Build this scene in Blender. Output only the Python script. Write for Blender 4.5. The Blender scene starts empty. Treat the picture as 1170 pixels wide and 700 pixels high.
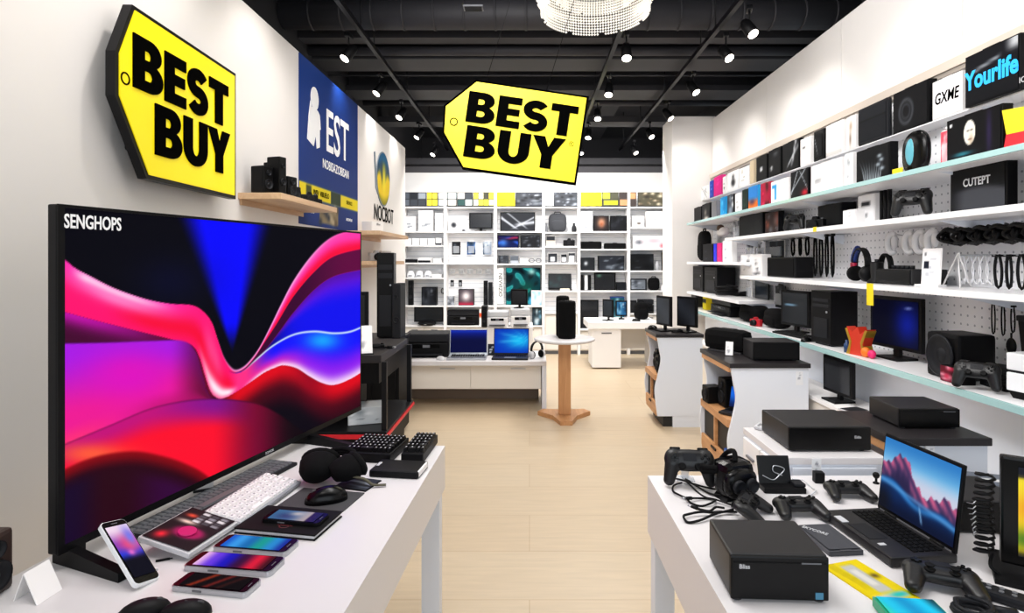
import bpy, bmesh, math, random
import numpy as np
from mathutils import Vector, Matrix
C = bpy.context.scene.collection
PI = math.pi
rnd = random.Random(7)
F, CX, CY, H = 650.0, 605.0, 298.0, 1.5       # focal length in px, vanishing point, eye height

# ------------------------------------------------------------------ camera
cd = bpy.data.cameras.new('camera'); cam = bpy.data.objects.new('camera', cd); C.objects.link(cam)
cam.location = (0, 0, H); cam.rotation_euler = (PI/2, 0, 0)
cd.sensor_width = 36; cd.lens = F/1170*36; cd.shift_x = -20/1170; cd.shift_y = -52/1170
cd.clip_start = .05; cd.clip_end = 60
bpy.context.scene.camera = cam
vs = bpy.context.scene.view_settings
vs.view_transform = 'Standard'; vs.look = 'None'; vs.exposure = 0

# ------------------------------------------------------------------ measuring: a photo point on a known real plane
def on_z(px, py, z=.75):
    d = F*(H-z)/(py-CY); return Vector(((px-CX)*d/F, d, z))
def on_d(px, py, d):
    return Vector(((px-CX)*d/F, d, H+(CY-py)*d/F))
def on_x(px, py, X):
    d = F*X/(px-CX); return Vector((X, d, H+(CY-py)*d/F))
def quad(pts, z=.75):
    """near-left, near-right, far-right, far-left photo points on height z -> centre, angle, width, depth"""
    a, b, c, d = [on_z(p[0], p[1], z) for p in pts]
    u = ((b-a)+(c-d))/2; v = ((d-a)+(c-b))/2
    return (a+b+c+d)/4, math.atan2(u.y, u.x), u.length, abs(v.dot(Vector((-u.y, u.x, 0)).normalized()))

# ------------------------------------------------------------------ materials
def lin(c):
    if isinstance(c, str):
        c = [int(c[i:i+2], 16)/255 for i in (0, 2, 4)]
    return tuple((x/12.92 if x <= .04045 else ((x+.055)/1.055)**2.4) for x in c[:3])
_m = {}
def M(name, col='ffffff', rough=.5, metal=0, emit=0, spec=.5, alpha=1, noise=0, nscale=20, coat=0, trans=0):
    if name in _m: return _m[name]
    m = bpy.data.materials.new(name); m.use_nodes = True; nt = m.node_tree; b = nt.nodes['Principled BSDF']
    L = lin(col)+(1,)
    b.inputs['Base Color'].default_value = L; b.inputs['Roughness'].default_value = rough
    b.inputs['Metallic'].default_value = metal; b.inputs['Specular IOR Level'].default_value = spec
    b.inputs['Coat Weight'].default_value = coat
    b.inputs['Transmission Weight'].default_value = trans
    if emit:
        b.inputs['Emission Color'].default_value = L; b.inputs['Emission Strength'].default_value = emit
    if alpha < 1: b.inputs['Alpha'].default_value = alpha
    if noise:
        tc = nt.nodes.new('ShaderNodeTexCoord'); n = nt.nodes.new('ShaderNodeTexNoise')
        n.inputs['Scale'].default_value = nscale; n.inputs['Detail'].default_value = 4
        mp = nt.nodes.new('ShaderNodeMapRange'); mp.inputs['To Min'].default_value = 1-noise; mp.inputs['To Max'].default_value = 1+noise
        mx = nt.nodes.new('ShaderNodeVectorMath'); mx.operation = 'SCALE'; mx.inputs[0].default_value = L[:3]
        nt.links.new(tc.outputs['Object'], n.inputs['Vector']); nt.links.new(n.outputs['Fac'], mp.inputs['Value'])
        nt.links.new(mp.outputs['Result'], mx.inputs['Scale']); nt.links.new(mx.outputs['Vector'], b.inputs['Base Color'])
    _m[name] = m
    return m
def painted(name, emit=0, rough=.4, spec=.5, base=1):
    """colours come from the mesh's own colour attribute"""
    if name in _m: return _m[name]
    m = bpy.data.materials.new(name); m.use_nodes = True; nt = m.node_tree; b = nt.nodes['Principled BSDF']
    a = nt.nodes.new('ShaderNodeAttribute'); a.attribute_name = 'Col'
    b.inputs['Roughness'].default_value = rough; b.inputs['Specular IOR Level'].default_value = spec
    if base: nt.links.new(a.outputs['Color'], b.inputs['Base Color'])
    else: b.inputs['Base Color'].default_value = (.005, .005, .006, 1)
    if emit:
        nt.links.new(a.outputs['Color'], b.inputs['Emission Color']); b.inputs['Emission Strength'].default_value = emit
    _m[name] = m
    return m
WHITE = M('white_laminate', 'f1eeee', .35)
WHITEC = M('white_carton', 'f2f0ef', .6)
CREAM = M('cream_laminate', 'ebe5dc', .45)
GREYW = M('cool_white_panel', 'e6ebf4', .45)
BLACK = M('black_plastic', '0a0a0c', .5, spec=.16)
MATTE = M('matte_black', '080809', .6, spec=.15)
SATIN = M('satin_black_metal', '0f0f12', .4, .05, spec=.2)
GLOSS = M('gloss_black', '050506', .25, spec=.2)
DARK = M('dark_grey_plastic', '1b1c20', .5, spec=.2)
MID = M('mid_grey_plastic', '66686d', .45)
LIGHT = M('light_grey_plastic', 'c9cacd', .4)
SILVER = M('silver_metal', 'b9bbc0', .28, .8)
FABRIC = M('black_fabric', '0d0d0e', .9, spec=.1, noise=.35, nscale=120)
RUBBER = M('rubber_grey', '3a3a3d', .7)
BLUE = M('blue_plastic', '2a6fd6', .4)
RED = M('red_trim', 'd8182a', .4)
YEL = M('yellow_tag', 'f2d80c', .5)
PADM = M('gamepad_shell', '101012', .38, spec=.4)
GRAPH = M('graphite_plastic', '1b1a1c', .42, spec=.4)
SIGNY = M('sign_yellow', 'f7e200', .45, emit=.22)  # slight glow put into the yellow to keep it vivid
INK = M('black_ink', '010101', .8, spec=.02)
WINK = M('white_ink', 'f4f4f4', .5, emit=.15)
GLASSE = M('pale_glass_edge', 'a8cfcf', .15, spec=.6)
CRYS = M('crystal', 'f4efe6', .15, emit=.45, spec=.6)  # glow put into the beads so they look whiter
PRINT = painted('printed_paper', 0, .55, .12)
BACKLIT = painted('backlit_print', .35, .5, .2)
SCREEN = painted('glowing_picture', 1.0, .6, 0, base=0)
SCREEND = painted('dim_screen', .5, .2, .4, base=0)
def wood_mat(name, c1, c2, scale=1.0, axis='X', rough=.45):
    if name in _m: return _m[name]
    m = bpy.data.materials.new(name); m.use_nodes = True; nt = m.node_tree; b = nt.nodes['Principled BSDF']
    tc = nt.nodes.new('ShaderNodeTexCoord'); mp = nt.nodes.new('ShaderNodeMapping')
    mp.inputs['Scale'].default_value = {'X': (2*scale, 18*scale, 18*scale), 'Y': (18*scale, 2*scale, 18*scale), 'Z': (18*scale, 18*scale, 2*scale)}[axis]
    n = nt.nodes.new('ShaderNodeTexNoise'); n.inputs['Scale'].default_value = 1.5; n.inputs['Detail'].default_value = 5; n.inputs['Distortion'].default_value = .8
    cr = nt.nodes.new('ShaderNodeValToRGB'); cr.color_ramp.elements[0].position = .3; cr.color_ramp.elements[1].position = .7
    cr.color_ramp.elements[0].color = lin(c1)+(1,); cr.color_ramp.elements[1].color = lin(c2)+(1,)
    nt.links.new(tc.outputs['Object'], mp.inputs['Vector']); nt.links.new(mp.outputs['Vector'], n.inputs['Vector'])
    nt.links.new(n.outputs['Fac'], cr.inputs['Fac']); nt.links.new(cr.outputs['Color'], b.inputs['Base Color'])
    b.inputs['Roughness'].default_value = rough
    _m[name] = m
    return m
OAK = wood_mat('oak', 'b98253', 'cf9a68', 1, 'Y')
OAKZ = wood_mat('oak_upright', 'b98253', 'cf9a68', 1, 'Z')
PALEOAK = wood_mat('pale_oak', 'c9a27c', 'dbb892', 1, 'Y')

# ------------------------------------------------------------------ mesh builder
class MB:
    def __init__(s): s.v = []; s.f = []; s.mi = []; s.sm = []
    def add(s, vs, fs, m=0, smooth=False):
        o = len(s.v); s.v += [tuple(v) for v in vs]
        for f in fs: s.f.append(tuple(i+o for i in f)); s.mi.append(m); s.sm.append(smooth)
        return s
    def box(s, x0, x1, y0, y1, z0, z1, m=0, b=0):
        if x0 > x1: x0, x1 = x1, x0
        if y0 > y1: y0, y1 = y1, y0
        if z0 > z1: z0, z1 = z1, z0
        if b:
            b = min(b, .45*min(x1-x0, y1-y0, z1-z0))
            bm = bmesh.new(); bmesh.ops.create_cube(bm, size=1)
            for v in bm.verts: v.co = Vector((x0+(v.co.x+.5)*(x1-x0), y0+(v.co.y+.5)*(y1-y0), z0+(v.co.z+.5)*(z1-z0)))
            bmesh.ops.bevel(bm, geom=list(bm.edges), offset=b, segments=2, profile=.6, affect='EDGES')
            bm.verts.index_update()
            s.add([v.co.copy() for v in bm.verts], [[v.index for v in f.verts] for f in bm.faces], m, False); bm.free()
            return s
        return s.add([(x0,y0,z0),(x1,y0,z0),(x1,y1,z0),(x0,y1,z0),(x0,y0,z1),(x1,y0,z1),(x1,y1,z1),(x0,y1,z1)],
                     [(0,3,2,1),(4,5,6,7),(0,1,5,4),(1,2,6,5),(2,3,7,6),(3,0,4,7)], m)
    def cyl(s, p0, p1, r0, r1=None, n=16, m=0):
        r1 = r0 if r1 is None else r1
        p0, p1 = Vector(p0), Vector(p1); ax = (p1-p0).normalized()
        a = ax.orthogonal().normalized(); b = ax.cross(a)
        vs = []
        for p, r in ((p0, r0), (p1, r1)):
            vs += [p+(a*math.cos(2*PI*i/n)+b*math.sin(2*PI*i/n))*r for i in range(n)]
        s.add(vs, [(i, (i+1) % n, n+(i+1) % n, n+i) for i in range(n)], m, True)
        s.add(vs[:n], [tuple(range(n-1, -1, -1))], m); s.add(vs[n:], [tuple(range(n))], m)
        return s
    def tube(s, pts, r, n=8, m=0, closed=False):
        P = [Vector(p) for p in pts]; k = len(P); rings = []
        up = None
        for i in range(k):
            t = (P[(i+1) % k]-P[i-1]) if closed else (P[min(i+1, k-1)]-P[max(i-1, 0)])
            if t.length < 1e-9: t = Vector((0, 0, 1))
            t.normalize()
            if up is None: up = t.orthogonal().normalized()
            up = (up-t*up.dot(t))
            if up.length < 1e-6: up = t.orthogonal()
            up.normalize(); w = t.cross(up)
            rr = r[i] if isinstance(r, (list, tuple)) else r
            rings.append([P[i]+(up*math.cos(2*PI*j/n)+w*math.sin(2*PI*j/n))*rr for j in range(n)])
        vs = [v for ring in rings for v in ring]; fs = []
        for i in range(k if closed else k-1):
            a = i*n; b = ((i+1) % k)*n
            fs += [(a+j, a+(j+1) % n, b+(j+1) % n, b+j) for j in range(n)]
        s.add(vs, fs, m, True)
        if not closed:
            s.add(rings[0], [tuple(range(n-1, -1, -1))], m); s.add(rings[-1], [tuple(range(n))], m)
        return s
    def lathe(s, prof, n=24, m=0, c=(0, 0, 0), axis='Z', smooth=True):
        vs = []; fs = []
        for r, z in prof:
            for i in range(n):
                a = 2*PI*i/n; x, y = r*math.cos(a), r*math.sin(a)
                p = {'Z': (x, y, z), 'Y': (x, z, y), 'X': (z, x, y)}[axis]
                vs.append((p[0]+c[0], p[1]+c[1], p[2]+c[2]))
        for k in range(len(prof)-1):
            fs += [(k*n+i, k*n+(i+1) % n, (k+1)*n+(i+1) % n, (k+1)*n+i) for i in range(n)]
        s.add(vs, fs, m, smooth)
        if prof[0] == prof[-1]: return s
        if prof[0][0] > 1e-6: s.add(vs[:n], [tuple(range(n))], m)
        if prof[-1][0] > 1e-6: s.add(vs[-n:], [tuple(range(n))], m)
        return s
    def ell(s, c, r, m=0, n=16, e=1.0):
        def sp(w, e): return math.copysign(abs(w)**e, w)
        k = n//2; vs = []; fs = []
        for j in range(k+1):
            ph = -PI/2+PI*j/k
            for i in range(n):
                th = 2*PI*i/n
                vs.append((c[0]+r[0]*sp(math.cos(ph), e)*sp(math.cos(th), e), c[1]+r[1]*sp(math.cos(ph), e)*sp(math.sin(th), e), c[2]+r[2]*sp(math.sin(ph), e)))
        for j in range(k):
            fs += [(j*n+i, j*n+(i+1) % n, (j+1)*n+(i+1) % n, (j+1)*n+i) for i in range(n)]
        return s.add(vs, fs, m, True)
    def prism(s, poly, axis, a, b, m=0):
        n = len(poly)
        def P(u, v, w): return {'X': (w, u, v), 'Y': (u, w, v), 'Z': (u, v, w)}[axis]
        vs = [P(u, v, a) for u, v in poly]+[P(u, v, b) for u, v in poly]
        fs = [tuple(range(n)), tuple(range(2*n-1, n-1, -1))]+[(i, (i+1) % n, n+(i+1) % n, n+i) for i in range(n)]
        return s.add(vs, fs, m)
    def xf(s, mat, i0=0):
        s.v[i0:] = [tuple(mat @ Vector(v)) for v in s.v[i0:]]; return s
    def mesh(s, name, mats):
        me = bpy.data.meshes.new(name); me.from_pydata(s.v, [], s.f)
        for m in (mats if isinstance(mats, (list, tuple)) else [mats]): me.materials.append(m)
        for p, mi, sm in zip(me.polygons, s.mi, s.sm): p.material_index = mi; p.use_smooth = sm
        bm = bmesh.new(); bm.from_mesh(me); bmesh.ops.remove_doubles(bm, verts=bm.verts, dist=1e-6)
        bmesh.ops.recalc_face_normals(bm, faces=bm.faces); bm.to_mesh(me); bm.free()
        return me
    def build(s, name, mats, parent=None, loc=(0, 0, 0), rot=(0, 0, 0)):
        return obj(name, s.mesh(name, mats), parent, loc, rot)
def obj(name, me, parent=None, loc=(0, 0, 0), rot=(0, 0, 0)):
    o = bpy.data.objects.new(name, me); C.objects.link(o); o.parent = parent
    o.location = loc; o.rotation_euler = rot
    return o
def tag(o, label, cat, group=None, kind=None):
    if label: o['label'] = label
    if cat: o['category'] = cat
    if group: o['group'] = group
    if kind: o['kind'] = kind
    return o
def thing(name, label, cat, loc=(0, 0, 0), rz=0, group=None):
    o = bpy.data.objects.new(name, None); C.objects.link(o); o.empty_display_size = .05
    o.location = loc; o.rotation_euler = (0, 0, rz)
    return tag(o, label, cat, group)
def struct(o): o['kind'] = 'structure'; return o
def dup(o, loc, rz, label=None, group=None):
    r = o.copy(); C.objects.link(r); r.location = loc; r.rotation_euler = (o.rotation_euler.x, o.rotation_euler.y, rz)
    if label: r['label'] = label
    if group: r['group'] = group
    def kids(a, b):
        for ch in list(a.children):
            c = ch.copy(); C.objects.link(c); c.parent = b; kids(ch, c)
    kids(o, r)
    return r
# ------------------------------------------------------------------ painted panels: a grid in the XZ plane facing -Y, colours from f(u, v)
def panel(name, w, h, f, parent=None, loc=(0, 0, 0), rot=(0, 0, 0), res=None, mat=None, z0=0):
    """w x h panel, x centred, bottom at z0; u left to right, v bottom to top"""
    mat = mat or PRINT
    nx, nz = res or (14, 14)
    u, v = np.meshgrid(np.linspace(0, 1, nx+1), np.linspace(0, 1, nz+1)); u = u.ravel(); v = v.ravel()
    co = np.stack([(u-.5)*w, np.zeros_like(u), z0+v*h], 1)
    me = bpy.data.meshes.new(name)
    fs = [(j*(nx+1)+i, j*(nx+1)+i+1, (j+1)*(nx+1)+i+1, (j+1)*(nx+1)+i) for j in range(nz) for i in range(nx)]
    me.from_pydata(co.tolist(), [], fs); me.materials.append(mat)
    c = np.clip(np.asarray(f(u, v), float), 0, 1)
    c = np.where(c <= .04045, c/12.92, ((c+.055)/1.055)**2.4)
    at = me.color_attributes.new('Col', 'FLOAT_COLOR', 'POINT')
    at.data.foreach_set('color', np.concatenate([c, np.ones((len(c), 1))], 1).astype(np.float32).ravel())
    return obj(name, me, parent, loc, rot)
def hx(c): return np.array([int(c[i:i+2], 16)/255 for i in (0, 2, 4)])
def ss(a, b, x):
    t = np.clip((x-a)/(b-a+1e-9), 0, 1); return t*t*(3-2*t)
def mixc(c, d, t): return c*(1-t[:, None])+d*t[:, None]
def fill(u, c): return np.tile(hx(c) if isinstance(c, str) else c, (len(u), 1)).astype(float)
def rect(c, u, v, x0, x1, y0, y1, col, soft=.02):
    t = ss(x0-soft, x0+soft, u)*(1-ss(x1-soft, x1+soft, u))*ss(y0-soft, y0+soft, v)*(1-ss(y1-soft, y1+soft, v))
    return mixc(c, hx(col), t)
def blob(c, u, v, x, y, rx, ry, col, p=1.0):
    t = np.exp(-(((u-x)/rx)**2+((v-y)/ry)**2)**p); return mixc(c, hx(col), t)
def A_plain(bg, ink=None, seed=0, n=3):
    def f(u, v):
        r = random.Random(seed); c = fill(u, bg)
        if ink:
            for i in range(n):
                x = r.uniform(.12, .5); y = r.uniform(.15, .85); w = r.uniform(.15, .4); h = r.uniform(.03, .12)
                c = rect(c, u, v, x, x+w, y, y+h, ink, .03)
        return c
    return f
def A_photo(bg, cols, seed=0, n=7, s=.22):
    def f(u, v):
        r = random.Random(seed); c = fill(u, bg)
        for i in range(n):
            c = rect(c, u, v, *(lambda x, y, a, b: (x, x+a, y, y+b))(r.random(), r.random(), r.uniform(.2, 1)*s, r.uniform(.1, .5)*s), r.choice(cols), .02)
        for i in range(n):
            c = blob(c, u, v, r.random(), r.random(), r.uniform(.4, 1)*s, r.uniform(.4, 1)*s, r.choice(cols))
        return c
    return f
def A_grid(bg, cols, nx, ny, seed=0, gap=.12):
    def f(u, v):
        r = random.Random(seed); c = fill(u, bg)
        for i in range(nx):
            for j in range(ny):
                c = rect(c, u, v, (i+gap)/nx, (i+1-gap)/nx, (j+gap)/ny, (j+1-gap)/ny, r.choice(cols), .01)
        return c
    return f
def A_bands(cols):
    """horizontal bands bottom to top: (height, colour)"""
    def f(u, v):
        c = fill(u, cols[0][1]); y = 0
        for h, col in cols:
            c = rect(c, u, v, -1, 2, y, y+h+.001, col, .005); y += h
        return c
    return f
def A_slash(bg, ink, seed=0, n=4):
    def f(u, v):
        r = random.Random(seed); c = fill(u, bg)
        for i in range(n):
            k = r.uniform(-1.2, 1.2); x0 = r.uniform(.1, .9); w = r.uniform(.015, .06)
            t = np.exp(-((u-x0-k*(v-.5))/w)**2)*ss(0, .3, v)*.8
            c = mixc(c, hx(ink), t)
        return c
    return f
def A_swirl(bg, cols, seed=0):
    def f(u, v):
        r = random.Random(seed); c = fill(u, bg)
        for col in cols:
            a, b, ph, fr = r.uniform(.2, .8), r.uniform(.08, .25), r.uniform(0, 6), r.uniform(2, 6)
            c = mixc(c, hx(col), np.exp(-((v-a-b*np.sin(fr*u+ph))/r.uniform(.05, .16))**2))
        return c
    return f
# ------------------------------------------------------------------ lettering
def text(body, size, mat, parent, loc=(0, 0, 0), rot=(PI/2, 0, 0), bold=0, depth=.0005, align='CENTER', name='lettering', sx=1, shear=0):
    cu = bpy.data.curves.new('t', 'FONT'); cu.body = body; cu.size = size; cu.align_x = align; cu.align_y = 'CENTER'
    cu.extrude = depth; cu.offset = bold*size; cu.shear = shear; cu.resolution_u = 3
    o = bpy.data.objects.new('t', cu); C.objects.link(o)
    dg = bpy.context.evaluated_depsgraph_get(); me = bpy.data.meshes.new_from_object(o.evaluated_get(dg))
    bpy.data.objects.remove(o); me.name = name
    for v in me.vertices: v.co.x *= sx
    me.materials.clear(); me.materials.append(mat)
    return obj(name, me, parent, loc, rot)
def arc(cx, cy, rx, ry, a0, a1, n=10):
    return [(cx+rx*math.cos(math.radians(a0+(a1-a0)*i/n)), cy+ry*math.sin(math.radians(a0+(a1-a0)*i/n))) for i in range(n+1)]
def catmull(pts, n=6, closed=False):
    P = [Vector(p) for p in pts]; k = len(P); out = []
    for i in range(k if closed else k-1):
        if closed: a, b, c, d = P[i-1], P[i], P[(i+1) % k], P[(i+2) % k]
        else: a, b, c, d = P[max(i-1, 0)], P[i], P[i+1], P[min(i+2, k-1)]
        for j in range(n):
            t = j/n
            out.append(.5*((2*b)+(c-a)*t+(2*a-5*b+4*c-d)*t*t+(3*b-a-3*c+d)*t**3))
    if not closed: out.append(P[-1])
    return out
def heavy(ch):
    if ch == 'B':
        return .80, [[(0, 0), (0, 1), (.42, 1)]+arc(.44, .745, .31, .255, 90, -62)+arc(.44, .285, .36, .285, 62, -90)+[(.42, 0)],
                     [(.29, .60), (.40, .60)]+arc(.40, .69, .07, .09, -90, 90, 6)+[(.29, .78)],
                     [(.29, .21), (.42, .21)]+arc(.42, .305, .09, .095, -90, 90, 6)+[(.29, .40)]]
    if ch == 'E':
        return .66, [[(0, 0), (0, 1), (.66, 1), (.66, .77), (.29, .77), (.29, .62), (.62, .62), (.62, .40), (.29, .40), (.29, .23), (.66, .23), (.66, 0)]]
    if ch == 'T':
        return .76, [[(0, 1), (.76, 1), (.76, .76), (.53, .76), (.53, 0), (.23, 0), (.23, .76), (0, .76)]]
    if ch == 'U':
        return .82, [[(0, 1), (.29, 1), (.29, .40)]+arc(.41, .38, .12, .17, 180, 360, 10)+[(.53, 1), (.82, 1), (.82, .40)]+arc(.41, .39, .41, .40, 0, -180, 16)]
    if ch == 'Y':
        return .86, [[(0, 1), (.32, 1), (.435, .68), (.55, 1), (.86, 1), (.57, .42), (.57, 0), (.28, 0), (.28, .42)]]
    if ch == 'S':
        cl = [Vector(p) for p in arc(.36, .69, .235, .19, 28, 262, 16)+arc(.36, .31, .235, .19, 82, -152, 16)]
        L, R = [], []
        for i, p in enumerate(cl):
            t = (cl[min(i+1, len(cl)-1)]-cl[max(i-1, 0)]).normalized(); nn = Vector((-t.y, t.x))
            L.append(p+nn*.125); R.append(p-nn*.125)
        return .72, [[tuple(p) for p in L]+[tuple(p) for p in reversed(R)]]
def heavy_word(word, width, height, depth=.004, gap=.055):
    """returns a mesh of bold lettering, x 0..width, y 0..height"""
    cu = bpy.data.curves.new('t', 'CURVE'); cu.dimensions = '2D'; cu.fill_mode = 'BOTH'; cu.extrude = depth
    x = 0; sp = []
    for ch in word:
        w, loops = heavy(ch)
        sp += [[(px+x, py) for px, py in lp] for lp in loops]; x += w+gap
        if ch == 'U': x -= .02
    k = width/(x-gap)
    for lp in sp:
        s = cu.splines.new('POLY'); s.points.add(len(lp)-1); s.use_cyclic_u = True
        for q, (px, py) in zip(s.points, lp): q.co = (px*k, py*height, 0, 1)
    o = bpy.data.objects.new('t', cu); C.objects.link(o)
    me = bpy.data.meshes.new_from_object(o.evaluated_get(bpy.context.evaluated_depsgraph_get())); bpy.data.objects.remove(o)
    me.materials.clear(); me.materials.append(INK); me.name = 'lettering'
    return me
def remeshed(mb, name, voxel, mats, smooth=6):
    o = mb.build('t', mats)
    m = o.modifiers.new('r', 'REMESH'); m.mode = 'VOXEL'; m.voxel_size = voxel; m.use_smooth_shade = True
    s = o.modifiers.new('s', 'SMOOTH'); s.iterations = smooth; s.factor = .5
    me = bpy.data.meshes.new_from_object(o.evaluated_get(bpy.context.evaluated_depsgraph_get())); bpy.data.objects.remove(o)
    me.name = name
    for p in me.polygons: p.use_smooth = True
    return me
# ================================================================== ROOM
def floor_material():
    m = bpy.data.materials.new('pale_oak_floor'); m.use_nodes = True; nt = m.node_tree; b = nt.nodes['Principled BSDF']; L = nt.links.new
    tc = nt.nodes.new('ShaderNodeTexCoord')
    br = nt.nodes.new('ShaderNodeTexBrick'); br.inputs['Scale'].default_value = 1
    br.inputs['Brick Width'].default_value = 2.4; br.inputs['Row Height'].default_value = .42; br.inputs['Mortar Size'].default_value = .002
    br.inputs['Color1'].default_value = lin('c6b296')+(1,); br.inputs['Color2'].default_value = lin('c9b79c')+(1,); br.inputs['Mortar'].default_value = lin('b39a7b')+(1,)
    L(tc.outputs['Object'], br.inputs['Vector'])
    mp = nt.nodes.new('ShaderNodeMapping'); mp.inputs['Scale'].default_value = (1.5, 16, 1); L(tc.outputs['Object'], mp.inputs['Vector'])
    n = nt.nodes.new('ShaderNodeTexNoise'); n.inputs['Scale'].default_value = 2.2; n.inputs['Detail'].default_value = 6; n.inputs['Distortion'].default_value = .6
    L(mp.outputs['Vector'], n.inputs['Vector'])
    mr = nt.nodes.new('ShaderNodeMapRange'); mr.inputs['To Min'].default_value = .86; mr.inputs['To Max'].default_value = 1.12; L(n.outputs['Fac'], mr.inputs['Value'])
    mx = nt.nodes.new('ShaderNodeVectorMath'); mx.operation = 'SCALE'; L(br.outputs['Color'], mx.inputs[0]); L(mr.outputs['Result'], mx.inputs['Scale'])
    L(mx.outputs['Vector'], b.inputs['Base Color']); b.inputs['Roughness'].default_value = .38
    return m
def pegboard_material():
    m = bpy.data.materials.new('white_pegboard'); m.use_nodes = True; nt = m.node_tree; b = nt.nodes['Principled BSDF']; L = nt.links.new
    tc = nt.nodes.new('ShaderNodeTexCoord'); v = nt.nodes.new('ShaderNodeVectorMath'); v.operation = 'SCALE'; v.inputs['Scale'].default_value = 1/.046
    L(tc.outputs['Object'], v.inputs[0])
    fr = nt.nodes.new('ShaderNodeVectorMath'); fr.operation = 'FRACTION'; L(v.outputs['Vector'], fr.inputs[0])
    mu = nt.nodes.new('ShaderNodeVectorMath'); mu.operation = 'MULTIPLY_ADD'; mu.inputs[1].default_value = (0, 1, 1); mu.inputs[2].default_value = (0, -.5, -.5); L(fr.outputs['Vector'], mu.inputs[0])
    ln = nt.nodes.new('ShaderNodeVectorMath'); ln.operation = 'LENGTH'; L(mu.outputs['Vector'], ln.inputs[0])
    st = nt.nodes.new('ShaderNodeMath'); st.operation = 'LESS_THAN'; st.inputs[1].default_value = .13; L(ln.outputs['Value'], st.inputs[0])
    mix = nt.nodes.new('ShaderNodeMix'); mix.data_type = 'RGBA'; mix.inputs['A'].default_value = lin('f4f5f8')+(1,); mix.inputs['B'].default_value = lin('a9acb3')+(1,)
    L(st.outputs['Value'], mix.inputs['Factor']); L(mix.outputs['Result'], b.inputs['Base Color']); b.inputs['Roughness'].default_value = .8
    return m
def slat_material():
    m = bpy.data.materials.new('white_slatwall'); m.use_nodes = True; nt = m.node_tree; b = nt.nodes['Principled BSDF']; L = nt.links.new
    tc = nt.nodes.new('ShaderNodeTexCoord'); sp = nt.nodes.new('ShaderNodeSeparateXYZ'); L(tc.outputs['Object'], sp.inputs[0])
    a = nt.nodes.new('ShaderNodeMath'); a.operation = 'MULTIPLY'; a.inputs[1].default_value = 1/.075; L(sp.outputs['Z'], a.inputs[0])
    f = nt.nodes.new('ShaderNodeMath'); f.operation = 'FRACT'; L(a.outputs[0], f.inputs[0])
    t = nt.nodes.new('ShaderNodeMath'); t.operation = 'LESS_THAN'; t.inputs[1].default_value = .18; L(f.outputs[0], t.inputs[0])
    mix = nt.nodes.new('ShaderNodeMix'); mix.data_type = 'RGBA'; mix.inputs['A'].default_value = lin('fafafb')+(1,); mix.inputs['B'].default_value = lin('dcdee3')+(1,)
    L(t.outputs[0], mix.inputs['Factor']); L(mix.outputs['Result'], b.inputs['Base Color']); b.inputs['Roughness'].default_value = .5
    return m
WALL = M('white_wall_paint', 'ece8e4', .7, noise=.02, nscale=3)
VOID = M('black_ceiling_paint', '17161a', .85, noise=.25, nscale=1.5)
BEAM = M('black_steel', '29282c', .65, noise=.2, nscale=3)
PEG = pegboard_material(); SLAT = slat_material()
LX, RX, CZ, YB = -1.6, 2.27, 3.9, 9.1
struct(MB().box(-4, 4.5, -3.5, 11.2, -.1, 0).build('floor', floor_material()))
struct(MB().box(-4, 4.5, -3.5, 11.2, CZ, CZ+.1).build('ceiling', VOID))
struct(MB().box(LX-.12, LX, -3.5, 7.32, 0, 2.95).build('wall_left', WALL))
struct(MB().box(LX-.62, LX-.5, -3.5, 11.2, 2.95, CZ).build('wall_left_upper', VOID))
struct(MB().box(-4, 4.5, 11.1, 11.2, 0, CZ).build('wall_far', VOID))
struct(MB().box(-3.2, 3.2, YB+.38, YB+.5, 0, 2.97).build('wall_back', WALL))
wr = MB().box(RX, RX+.12, -3.5, 7.0, 0, 3.24)
struct(wr.build('wall_right', WALL))
struct(MB().box(RX+.5, RX+.62, -3.5, 11.2, 3.24, CZ).build('wall_right_upper', VOID))
struct(MB().box(1.755, RX+.02, 7.0, 7.5, 0, 3.28, b=.006).build('wall_column', WALL))
fx = MB()
for a, b_ in ((1.0, 1.93), (1.935, 2.95), (2.955, 4.1), (4.105, 5.4), (5.405, 6.98)): fx.box(RX-.022, RX, a, b_, 2.56, 3.24)
struct(fx.build('trim_1', M('fascia_panel', 'eeebe8', .6)))
struct(MB().box(RX-.06, RX, .8, 6.98, 2.51, 2.56).box(RX-.05, RX, .8, 6.98, 2.485, 2.51, 1).build('trim_2', [M('beige_rail', 'cfc3b6', .5), M('warm_grey_rail', '9b9288', .5)]))
struct(MB().box(LX, LX+.012, 0, 7.32, 0, .09).build('baseboard_left', M('baseboard', 'd8d6d4', .5)))
# pegboard sheets
pb = MB()
for a, b_ in ((.8, 2.42), (2.425, 3.6), (3.605, 4.85), (4.855, 5.9), (5.905, 6.98)): pb.box(RX-.02, RX, a, b_, .9, 2.486)
struct(pb.build('wall_right_pegboard', PEG))
# ceiling steel and ducts
struct(MB().box(-3, 3.2, 5.15, 5.3, 3.52, 3.8).build('ceiling_beam', BEAM))
struct(MB().box(-3, 3.2, 5.5, 5.85, 3.45, 3.51).box(-3, 3.2, 5.62, 5.68, 3.51, 3.9).build('ceiling_beam', BEAM))
struct(MB().box(-3, 3.2, 6.5, 6.9, 3.45, 3.51).box(-3, 3.2, 6.6, 6.66, 3.51, 3.9).build('ceiling_beam', BEAM))
struct(MB().box(-3, 3.2, 7.9, 8.2, 3.43, 3.51).build('ceiling_beam', BEAM))
struct(MB().box(-3, 3.2, 9.4, 9.7, 3.1, 3.2).build('ceiling_beam', BEAM))
struct(MB().box(-3, 3.2, 9.62, 9.7, 2.97, 3.1).build('ceiling_beam', M('dark_grey_bulkhead', '4a484b', .7)))
du = MB().tube([(-3, 4.85, 3.60), (3.2, 4.85, 3.60)], .125, 18)
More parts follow.
